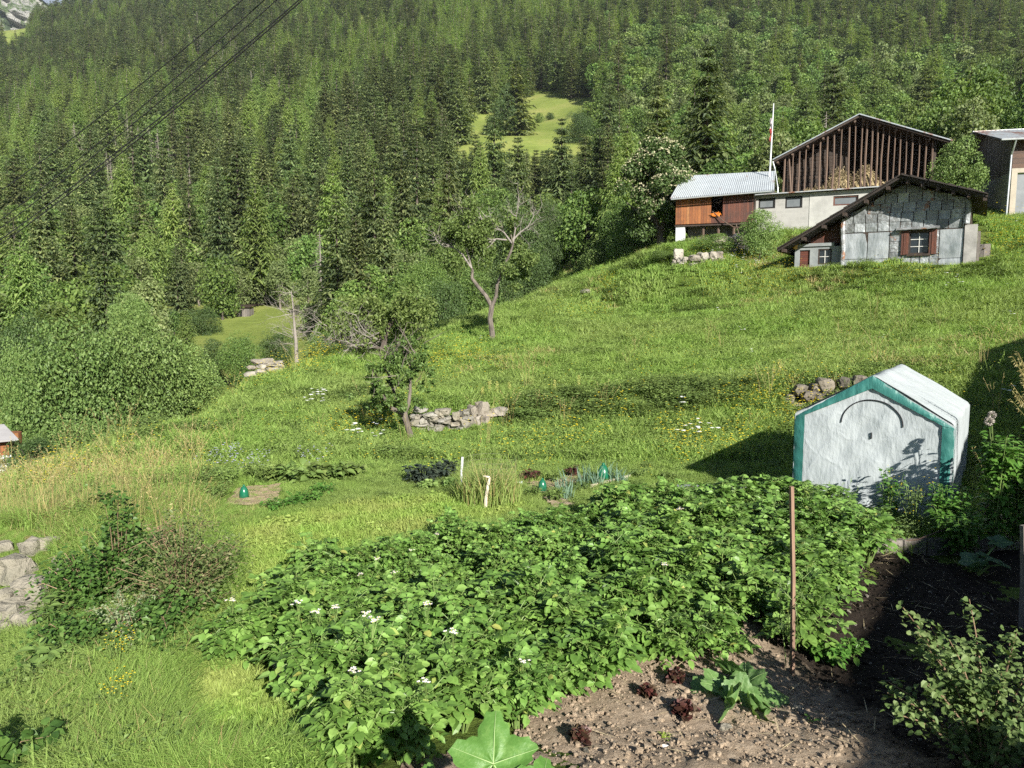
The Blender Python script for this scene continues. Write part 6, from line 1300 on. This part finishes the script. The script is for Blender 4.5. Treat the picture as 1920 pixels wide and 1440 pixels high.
LM = [lettuce(400 + i).mesh('red_lettuce', m_redl) for i in range(3)]
for i, (a, c, s, lab) in enumerate(((1265, 1275, 1.05, 'dark red lettuce nearest the potatoes, back of the four'), (1213, 1308, 1.0, 'dark red lettuce at the left, second from the back'), (1280, 1352, 1.2, 'biggest red lettuce, beside the courgette leaf'), (1090, 1408, 1.0, 'red lettuce alone at the front left of the soil'))):
    q = PZ(a, c, -3.03); q.z = float(soilz(q.x, q.y)) + .0; o = link('red_lettuce', LM[i % 3], None, q, i * 1.3, s * .86); tag(o, lab, 'lettuce', 'red lettuces on the bare soil')
m_basil = leafmat('basil_leaves', [(.05, .13, .02), (.08, .18, .03), (.11, .22, .045)], .22, .2, rough=.4)
def herb(seed, h, R, n, L, W=.6, stems=6, broad=True, droop=.25):
    r = np.random.RandomState(seed); g = G(); s = G()
    for k in range(stems):
        a = 6.28 * (k + r.rand()) / stems; o = R * r.uniform(.2, .8); pts = [Vector((cos(a) * o * .2, sin(a) * o * .2, -.02)), Vector((cos(a) * o * .6, sin(a) * o * .6, h * .55)), Vector((cos(a) * o, sin(a) * o, h * r.uniform(.75, 1.05)))]; s.tube(pts, [.004 + h * .004, .003 + h * .003, .002], 4, cap=False)
        m_ = n // stems; t = r.rand(m_) ** .7; B = np.array([(pts[0].lerp(pts[1], tt * 2) if tt < .5 else pts[1].lerp(pts[2], tt * 2 - 1))[:] for tt in t]); b = r.rand(m_) * 6.28; D = np.stack([np.cos(b), np.sin(b), .15 + r.randn(m_) * .35], 1); LL = L * (.6 + .8 * r.rand(m_)) * (1.15 - .4 * t); B = B + D * (R * .12)
        (leaves8 if broad else cards)(g, B, D, np.tile([0, 0, 1.], (m_, 1)) + r.randn(m_, 3) * .3, LL, LL * W, 0, .12, droop)
    return g, s
def plant(name, label, px, py, zg, h, R, n, L, mat, W=.6, stems=6, cat='plant', seed=None, broad=True, smat=None, rz=0, droop=.25, loc=None, group=None):
    q = loc if loc is not None else (PZ(px, py, zg) if zg is not None else GP(px, py)); e = thing(name, q, rz, label, cat, group); a, b_ = herb(seed or rg.randint(9999), h, R, n, L, W, stems, broad, droop); a.obj('leaves', mat, e); b_.obj('stems', smat or m_stem, e); return e
for a, c, lab in ((1535, 1232, 'left'), (1568, 1240, 'middle'), (1598, 1228, 'right')): plant('basil_plant', lab + ' one of three low basil plants at the shadow edge on the soil', a, c, -3.05, .14, .13, 130, .065, m_basil, cat='basil')
plant('seedling', 'yellow-green celery seedling beside its white plant tag', 1248, 1400, -3.03, .09, .07, 60, .035, leafmat('seedling_leaves', [(.22, .30, .05), (.30, .38, .08)], .3, .1), cat='seedling')
plant('seedling', 'tiny green seedling right of the courgette plant', 1520, 1362, -3.05, .07, .05, 16, .05, m_basil, cat='seedling'); plant('seedling', 'tiny seedling at the left edge of the bare soil', 1065, 1378, -3.05, .05, .05, 14, .035, m_basil, cat='seedling')
q = PZ(1243, 1418, -3.0); g = G(); g.slab([(-.022, 0, -.03), (.022, 0, -.03), (.026, .0, .075), (-.026, 0, .075)], .003); o = g.obj('plant_tag', m_white); o.location = q; o.rotation_euler = (-.25, .25, .15); tag(o, 'small white plastic plant tag stuck in the soil by the seedling', 'plant tag')
# tomato twining on the tall stake
b_ = PZ(1480, 1248, -3.0); g = G(); s_ = G(); tips = []
for k in range(3): twigs(s_, b_ + Vector((.03 * k - .03, 0, 0)), (rg.randn() * .15, 0, 1), .55, .006, rg, 1, 0, 4, tips, .3, .4)
for t in tips[::2]: cloud(g, t, .05, 5, .05, rg, 0, .35)
e = thing('tomato_plant', b_, 0, 'spindly tomato plant tied to the foot of the tall reddish stake', 'tomato plant'); place_local(s_, b_).obj('stems', m_stem, e); place_local(g, b_).obj('leaves', m_elder, e)
# feathery plant at the edge of the potatoes
plant('carrot_plant', 'feathery grey-green plant where the potatoes meet the soil mound', 1300, 1222, -3.0, .33, .30, 700, .045, m_elder, .3, 14, broad=False)
# stones on the soil
for a, c, w, lab in ((1358, 1388, .075, 'pale stone on the soil in front of the courgette'), (1497, 1340, .06, 'small pale stone right of the courgette'), (1570, 1138, .05, 'white pebble on the dark soil by the potatoes'), (1590, 1148, .04, 'tiny stone beside the white pebble')):
    g = G(); stone(g, (0, 0, w * .2), (w * .6, w * .45, w * .35), rg); o = g.obj('soil_stone', m_rockw); q = PZ(a, c, -3.05); q.z = float(soilz(q.x, q.y)); o.location = q; tag(o, lab, 'stone')
# gooseberry at the lower right
m_goose = leafmat('gooseberry_leaves', [(.07, .12, .035), (.11, .17, .05), (.16, .22, .08)], .22, .2)
g = G(); s_ = G(); b_ = Vector((2.95, 4.35, float(gz(2.95, 4.35))))
for k in range(34):
    a = rg.rand() * 6.28; o = rg.uniform(.1, .72); hh = rg.uniform(.5, 1.15) * (1 - .25 * o); tip = Vector((cos(a) * o - .05, math.sin(a) * o * .8, hh)); pts = [Vector((cos(a) * .05, math.sin(a) * .05, 0)), Vector((tip.x * .45, tip.y * .45, hh * .6)), tip]
    pts2 = [pts[0], pts[0].lerp(pts[1], .5) + Vector((0, 0, .04)), pts[1], pts[1].lerp(pts[2], .5) + Vector((0, 0, .03)), pts[2]]; s_.tube(pts2, [.007, .006, .005, .004, .002], 4, cap=False)
    n = 110; t = rg.rand(n) ** .8 * 4; B = np.array([pts2[min(int(tt), 3)].lerp(pts2[min(int(tt), 3) + 1], tt % 1)[:] for tt in t]) + rg.randn(n, 3) * .035; bb = rg.rand(n) * 6.28; D = np.stack([np.cos(bb), np.sin(bb), rg.randn(n) * .4], 1); leaves8(g, B, D, np.tile([0, -.2, 1.], (n, 1)) + rg.randn(n, 3) * .4, .042 * (.6 + .7 * rg.rand(n)), .036, 0, .15, .2)
e = thing('gooseberry_bush', b_, 0, 'spiky gooseberry bush with small sunlit leaves in the bottom right corner', 'bush'); g.obj('leaves', m_goose, e); s_.obj('stems', plain('brown_twigs', (.16, .10, .06), (.26, .18, .11), 6, .8, .2), e)
# tall weeds round the greenhouse
wl_ = [(1665, 990, -3.05, .80, .22, 260, .09, m_basil, 'leafy weed before the greenhouse door, leftmost of the tall weeds'), (1775, 1010, -3.0, .72, .34, 560, .09, m_basil, 'tall leafy weed at the right front corner of the greenhouse'), (1715, 1005, -3.05, .75, .33, 500, .05, m_goose, 'airy yellow-flowering weed in front of the greenhouse'),
       (1862, 1010, -2.9, 1.38, .34, 620, .12, m_basil, 'tall artichoke-leaved plant with its sunlit top right of the greenhouse'), (1905, 1010, -2.9, 1.3, .45, 700, .12, m_basil, 'large shaded leafy plant at the right picture edge'), (1690, 1025, -3.1, .35, .45, 420, .06, m_goose, 'low weeds at the foot of the greenhouse'), (1800, 1030, -3.0, .5, .5, 600, .09, m_mw if False else m_basil, 'dark undergrowth right of the greenhouse corner')]
for a in wl_:
    e = plant('tall_weed', a[8], a[0], a[1], a[2], a[3], a[4], a[5], a[6], a[7], .5, 12, cat='weed')
    if 'yellow' in a[8]:
        g = flowerheads(9, 60, .38, .55, .011, .2); g.obj('flowers', m_yel, e)
# allium seed heads and plume
for a, c, lab, s in ((1860, 778, 'upper', .052), (1855, 790, 'lower', .062)):
    q = PZ(1862, 1000, -2.9); t = ray(a, c) * q.y - q; g = G(); g.tube([(0, 0, 0), tuple(t * .5 + Vector((.02, 0, 0))), tuple(t)], [.006, .005, .004], 5); e = thing('allium', q, 0, lab + ' of two round pale seed heads on stalks right of the greenhouse', 'flower'); g.obj('stalk', m_stem, e); g = G(); n = 240; d = rdir(rg, n); cards(g, d * s * .45 + np.array(t), d, rdir(rg, n), s * .6, s * .25); g.obj('seed_head', plain('seed_head', (.34, .31, .27), (.50, .46, .40), 9, .9, 0), e)
q = PZ(1990, 960, -2.7); g = G()
for k in range(26):
    a = ray(1905 + rg.uniform(-12, 30), 665 + rg.uniform(-5, 85)) * q.y - q; g.tube([(0, 0, .0), tuple(a * .55 + Vector((.12, 0, .15))), tuple(a)], [.004, .003, .0015], 3, cap=False); cards(g, np.array([tuple(a + (Vector((.12, 0, .15)) - a * .45) * t) for t in np.linspace(0, .35, 12)]), rdir(rg, 12, -.4) + np.array([-.6, 0, 0]), rdir(rg, 12), .05, .01)
o = place_local(g, (0, 0, 0)).obj('plume_grass', mg_dry); o.location = q; tag(o, 'pinkish feathery grass plume hanging in at the right picture edge', 'grass plume')
# hose
pts_ = [PZ(a, c, z) for a, c, z in ((1560, 1028, -2.98), (1640, 1018, -2.95), (1720, 1012, -2.9), (1790, 985, -2.75), (1850, 950, -2.5), (1925, 890, -2.1), (2010, 800, -1.6))]; g = G(); cv = []
for i in range(len(pts_) - 1):
    for t in np.linspace(0, 1, 5)[:-1]: cv.append(pts_[i].lerp(pts_[i + 1], t))
cv.append(pts_[-1]); g.tube(cv, .009, 6); tag(g.obj('hose', plain('brown_hose', (.10, .065, .05), (.15, .10, .08), 5, .5, 0)), 'thin brown hose sagging through the shaded plants at right', 'hose')

# ------------------------------------------------------------------ far vegetable plots
rg = np.random.RandomState(141)
m_kale = leafmat('black_kale', [(.02, .032, .024), (.035, .05, .036), (.055, .07, .045)], .08, .2); m_leek = leafmat('leek_blades', [(.09, .16, .11), (.14, .22, .15)], .2, .2); m_cloche = newmat('green_cloche_glass')[0]; _b = m_cloche.node_tree.nodes['Principled BSDF']; _b.inputs['Base Color'].default_value = (.01, .13, .07, 1); _b.inputs['Roughness'].default_value = .25; _b.inputs['Alpha'].default_value = .8
for i, (a, c) in enumerate(((775, 910), (797, 914), (822, 905), (838, 898))): plant('kale_plant', ['first', 'second', 'third', 'fourth'][i] + ' from the left in the dark kale clump left of the white stake', a, c, None, .36, .24, 170, .13, m_kale, .5, 7, 'kale')
for i, (a, c) in enumerate(((805, 922), (845, 920))): plant('chard_plant', ('left' if i == 0 else 'right') + ' yellow-green chard plant in front of the dark kale', a, c, None, .2, .18, 90, .12, m_light, .55, 6, 'chard')
for i, (a, c) in enumerate(((985, 905), (1003, 903), (1075, 895), (1302, 945), (1318, 940))): plant('red_leaf_plant', ['left of the red-leaved pair', 'right of the red-leaved pair', 'single red-leaved plant', 'left dark red plant', 'right dark red plant'][i] + (' in the far plots' if i < 3 else ' before the grey sheet'), a, c, None, .26 if i > 2 else .2, .17, 90, .09, m_redl, .6, 6, 'red plant')
for i, (a, c, s) in enumerate(((458, 936, 1.0), (1017, 922, 1.0), (1131, 905, 1.5))):
    q = GP(a, c); g = G(); g.tube([(0, 0, 0), (0, 0, .12), (0, 0, .18), (0, 0, .21)], [.085, .07, .05, .02], 14); g.tube([(0, 0, .2), (0, 0, .235)], [.02, .016], 8)
    o = g.obj('cloche', m_cloche, smooth=True); o.location = q; o.scale = (s,) * 3; tag(o, ['green bell cloche on the straw of the left plot', 'green bell cloche on the straw of the right plot', 'larger green plastic jug lying in the leeks'][i], 'cloche')
for i, (a, c) in enumerate(((395, 905), (425, 912), (500, 905), (470, 902), (372, 925), (405, 945))): plant('flowering_herb', ['leftmost', 'second', 'fourth', 'third', 'low left', 'low front'][i] + ' green herb of the left plot by the lilac flowers', a, c, None, .34, .3, 260, .07, mg_weed, .5, 9, 'herb')
for i, (a, c) in enumerate(((545, 905), (572, 908), (600, 905), (520, 903), (630, 905), (655, 902))): plant('squash_plant', ['courgette-like plant, broad leaves, second in', 'broad-leaved plant, third in', 'broad-leaved plant, fourth in', 'broad-leaved plant, first in', 'broad-leaved plant, fifth in', 'broad-leaved plant, last in'][i] + ' the row behind the left plot', a, c, None, .3, .28, 100, .17, mg_weed, .7, 9, 'squash plant')
for i, (a, c) in enumerate(((560, 952), (585, 945), (520, 960), (605, 930))): plant('strawberry_plant', ['second', 'third', 'first', 'fourth'][i] + ' low green plant in the diagonal row right of the left straw patch', a, c, None, .2, .28, 200, .07, m_basil, .6, 8, 'strawberry plant')
for i, (a, c) in enumerate(((1105, 912), (1122, 915), (1090, 918), (1145, 905), (1065, 938), (1055, 925), (1160, 912))):
    q = GP(a, c); g = tuft(500 + i, 26, .12, .42, .010, .35, .3); o = g.obj('leek_plant', m_leek); o.location = q; tag(o, 'clump of blue-green leek blades in the right vegetable plot', 'leeks', 'leek clumps in the right plot')
for i, (a, c) in enumerate(((1040, 905), (1085, 925), (1040, 940), (1000, 935), (1150, 928), (1215, 935), (1250, 905), (1200, 900))): plant('vegetable_plant', 'low green vegetable plant in the right plot', a, c, None, .2, .25, 180, .06, mg_weed, .55, 8, 'vegetables', group='low vegetables in the right plot')
# straw mulch patches and bare earth
m_mulch = plain('straw_mulch', (.28, .21, .11), (.42, .34, .20), 9, .95, 1, dist=.05)
def patchsheet(name, pl, label, mat, kind='structure', dz=.012):
    w = gpoly(pl); xs = [p[0] for p in w]; ys = [p[1] for p in w]; ax = np.arange(min(xs), max(xs) + .06, .06); ay = np.arange(min(ys), max(ys) + .06, .06); U, Vv = np.meshgrid(ax, ay)
    cx_, cy_ = np.mean(xs), np.mean(ys); kx = inpoly(U + vnoise(U, Vv, .25, 51) * .25, Vv + vnoise(U, Vv, .3, 52) * .35, w); Z_ = gz(U, Vv) + dz + vnoise(U, Vv, .12, 53) * .03 + .015; id_ = np.arange(U.size).reshape(U.shape); f_ = kx[:-1, :-1] & kx[1:, 1:]
    g = G(); g.add(np.stack([U, Vv, Z_], -1).reshape(-1, 3), np.stack([id_[:-1, :-1], id_[:-1, 1:], id_[1:, 1:], id_[1:, :-1]], -1)[f_]); tag(g.obj(name, mat, smooth=True), label, 'soil', kind=kind); return w
pats = [patchsheet('straw_mulch_bed', [(415, 945), (440, 918), (540, 908), (525, 940), (470, 958)], 'straw-mulched bed of the left vegetable plot', m_mulch), patchsheet('straw_mulch_bed', [(975, 910), (1090, 888), (1100, 905), (1010, 930)], 'straw-mulched bed of the right vegetable plot', m_mulch),
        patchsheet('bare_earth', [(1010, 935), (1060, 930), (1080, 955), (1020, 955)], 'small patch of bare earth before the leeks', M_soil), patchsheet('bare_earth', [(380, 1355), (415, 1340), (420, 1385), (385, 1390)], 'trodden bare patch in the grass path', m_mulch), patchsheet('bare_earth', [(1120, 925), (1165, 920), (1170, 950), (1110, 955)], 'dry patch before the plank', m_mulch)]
# wire-netting clump with tall dry grass
q = GP(918, 945); e = thing('pea_clump', q, 0, 'tangled clump of peas and grass inside wire netting behind the crooked stick', 'plant clump'); g = tuft(601, 900, .5, .62, .006, .35, .4); g.obj('grass_blades', mg_meadow, e); g = tuft(602, 260, .5, .7, .005, .3, .3); g.obj('dry_blades', mg_dry, e); a, b_ = herb(603, .5, .45, 900, .05, .5, 20); a.obj('leaves', mg_weed, e)
g = G(); R_ = .42
for k in range(22): t = 2 * pi * k / 22; g.tube([(R_ * cos(t), R_ * math.sin(t) + .25, 0), (R_ * cos(t), R_ * math.sin(t) + .25, .66)], .0014, 3, cap=False)
for z in np.linspace(.05, .66, 8): g.tube([(R_ * cos(t), R_ * math.sin(t) + .25, z) for t in np.linspace(0, 2 * pi, 23)], .0014, 3, cap=False)
g.obj('wire_netting', w_grey, e)
g = G(); g.slab([(-.45, -.1, 0), (.42, -.1, 0), (.36, .42, .14), (-.38, .42, .14)], .01); o = g.obj('grey_sheet', plain('slate_sheet', (.13, .14, .16), (.17, .18, .20), 3, .5, .1)); o.location = GP(1325, 944); o.location.z += .05; tag(o, 'grey sheet lying behind the potatoes left of the greenhouse', 'sheet')
for i, (a, c) in enumerate(((1352, 944), (1375, 938))): g = G(); g.box(-.30, .30, -.05, .05, 0, .02); o = g.obj('metal_strip', m_metal); o.location = GP(a, c); o.location.z += .1 + .03 * i; o.rotation_euler = (0, -.25, .5); tag(o, ('near' if i == 0 else 'far') + ' pale metal strip lying beside the grey sheet', 'metal strip')
q = GP(971, 910); g = G(); g.tube([(-.09, 0, .04), (.09, 0, .04)], .035, 10); o = g.obj('tin_can', m_metal); o.location = q; tag(o, 'small pale can lying on the straw of the right plot', 'can')

# ------------------------------------------------------------------ shrubs and weeds at the left
m_bram = leafmat('bramble_leaves', [(.035, .08, .016), (.06, .12, .024), (.10, .18, .04)], .22, .15, rough=.45); m_brown = leafmat('brownish_tangle', [(.08, .13, .035), (.13, .17, .055), (.07, .11, .03), (.22, .20, .10)], .2, .15); m_mug = leafmat('mugwort_leaves', [(.16, .20, .10), (.24, .28, .16)], .2, .1)
tw = plain('bramble_canes', (.14, .09, .05), (.24, .17, .10), 6, .8, .1)
rg = np.random.RandomState(151)
def shrub(name, label, px, pyb, pyt, wpx, n, L, mat, stems=26, W=.75):
    b_ = GP(px, pyb); h = (pyb - pyt) / FPX * b_.y; R = wpx / 2 / FPX * b_.y; b_.z -= .02; e = thing(name, b_, 0, label, 'shrub'); g = G(); s = G()
    for k in range(stems):
        a = rg.rand() * 6.28; o = R * rg.rand() ** .6; hh = h * rg.uniform(.35, 1.1) * (1 - .35 * (o / R) ** 2); arch = rg.rand() < .35; tip = Vector((cos(a) * o, math.sin(a) * o, hh)); p1 = Vector((tip.x * .5, tip.y * .5, hh * .75)); pts = [Vector((cos(a) * o * .1, math.sin(a) * o * .1, 0)), p1, tip]
        if arch: pts.append(tip + Vector((cos(a) * .18, math.sin(a) * .18, -.05)))
        s.tube(pts, list(np.linspace(.007, .002, len(pts))), 3, cap=False); m_ = n // stems; t = rg.uniform(.15, 1, m_) * (len(pts) - 1); B = np.array([pts[min(int(tt), len(pts) - 2)].lerp(pts[min(int(tt), len(pts) - 2) + 1], tt - min(int(tt), len(pts) - 2))[:] for tt in t]) + rg.randn(m_, 3) * R * .13
        bb = rg.rand(m_) * 6.28; D = np.stack([np.cos(bb), np.sin(bb), rg.randn(m_) * .3], 1); LL = L * (.55 + .8 * rg.rand(m_)); leaves8(g, B, D, np.tile([0, -.25, 1.], (m_, 1)) + rg.randn(m_, 3) * .35, LL, LL * W, 0, .12, .25)
    g.obj('leaves', mat, e); s.obj('canes', tw, e); return e
shrub('bramble_bush', 'tall dark green currant bush left of the grass path', 225, 1150, 905, 130, 2100, .055, m_bram, 30)
shrub('bramble_bush', 'spreading green bramble beside the pale boulders', 165, 1165, 1015, 170, 2700, .048, m_bram, 40)
shrub('tangled_shrub', 'brownish tangled shrub between the currant bush and grass path', 345, 1165, 960, 230, 6500, .038, m_brown, 80, .5)
shrub('bramble_bush', 'lower green bramble in front of the brownish tangle', 300, 1215, 1120, 190, 2600, .05, m_bram, 34)
shrub('bramble_bush', 'low green bramble below the pale boulders', 150, 1240, 1150, 230, 3200, .045, m_bram, 40)
shrub('dry_shrub', 'dry reddish seed stalks behind the brownish tangle', 305, 1060, 955, 80, 500, .03, leafmat('red_seed_stalks', [(.20, .10, .07), (.28, .17, .11)], .1, .1), 30, .5)
shrub('mugwort_clump', 'pale grey-green mugwort stems in front of the brambles', 240, 1235, 1085, 80, 1700, .022, m_mug, 14, .6)
shrub('bramble_bush', 'dark bramble leaves creeping in at the bottom left corner', -5, 1500, 1340, 170, 500, .085, m_bram, 16)
for i, (a, c, lab) in enumerate(((105, 1275, 'big-leaved thistle below the boulders'), (95, 1210, 'upright hogweed with cut leaves near the boulders'), (45, 1330, 'leafy nettle clump at the left picture edge'), (265, 1245, 'leafy dock in front of the mugwort'))): plant('roadside_weed', lab, a, c, None, .5 if i == 1 else .35, .24, 130, .16 if i < 2 else .09, mg_weed, .4, 8, 'weed')
for i, (a, c) in enumerate(((225, 1275), (222, 1370))):
    e = plant('yellow_flower_plant', ('upper' if i == 0 else 'lower') + ' bushy plant with small yellow flowers left of the grass path', a, c, None, .34, .18, 130, .04, mg_weed, .4, 9, 'flower'); g = flowerheads(70 + i, 45, .14, .34, .008, .06); g.obj('flowers', m_yel, e)
g = G(); pp = [ray(a, c) * 8.0 for a, c in ((85, 1183), (160, 1180), (240, 1188), (300, 1200), (345, 1215))]; g.tube(pp, .0035, 4); tag(g.obj('fence_wire', m_metal), 'slack pale wire strung across the left weeds', 'wire')
# mullein spikes
for i, (a, c) in enumerate(((905, 752), (918, 750), (932, 752), (955, 745), (1040, 745), (1460, 705), (1655, 690), (1450, 720), (1462, 715), (1085, 740))):
    q = GP(a, c); g = G(); h_ = .42 * q.y / 20 * rg.uniform(.9, 1.3); g.tube([(0, 0, 0), (0, 0, h_)], [.018, .008], 5); n = 160; t = rg.uniform(.35, 1, n); cards(g, np.stack([rg.randn(n) * .02, rg.randn(n) * .02, t * h_], 1), rdir(rg, n), rdir(rg, n), .025, .02, 1); n = 26; cards(g, np.zeros((n, 3)) + [0, 0, .05], rdir(rg, n, .5), rdir(rg, n), .18, .05, 2)
    o = g.obj('mullein', [m_stem, leafmat('mullein_flowers', [(.36, .34, .08), (.42, .40, .14)], .1, .1), mg_weed]); o.location = q; tag(o, 'pale yellow mullein spike standing above the terrace edge', 'mullein', 'mullein spikes on the meadow')

# ------------------------------------------------------------------ the neighbouring house that shades the right of the garden (outside the picture)
g = G(); pl = [(5.9, -7.2), (6.65, -6.2), (9.35, -2.1), (14.8, 11.0), (18.0, 14.8), (30, 10), (22, -14), (9, -12)]; n = len(pl); ZT = 3.0
g.add([(x, y, -4) for x, y in pl] + [(x, y, ZT - .3) for x, y in pl], [tuple(range(n))] + [tuple(range(2 * n - 1, n - 1, -1))] + [(i, (i + 1) % n, (i + 1) % n + n, i + n) for i in range(n)])
e = thing('neighbouring_house', (0, 0, 0), 0, 'rendered house right of the garden that casts its shade on the beds', 'house'); g.obj('wall', m_beige, e)
g = G(); g.add([(x, y, ZT - .298) for x, y in pl] + [(x, y, ZT) for x, y in pl], [tuple(range(n))] + [tuple(range(2 * n - 1, n - 1, -1))] + [(i, (i + 1) % n, (i + 1) % n + n, i + n) for i in range(n)]); g.obj('roof', w_dark, e)
# ------------------------------------------------------------------ mountain air
HZ = G(); HZ.box(-2300, 2300, -30, 1505, -160, 640); hm = bpy.data.materials.new('air'); hm.use_nodes = True; nt = hm.node_tree; nt.nodes.remove(nt.nodes['Principled BSDF']); pv = nt.nodes.new('ShaderNodeVolumePrincipled'); pv.inputs['Density'].default_value = .00007; pv.inputs['Color'].default_value = (.80, .88, 1, 1); pv.inputs['Anisotropy'].default_value = .2
nt.links.new(pv.outputs[0], nt.nodes['Material Output'].inputs['Volume'])
USE_HAZE = True
if USE_HAZE: tag(HZ.obj('haze', hm), 'thin mountain haze', 'haze', kind='stuff')
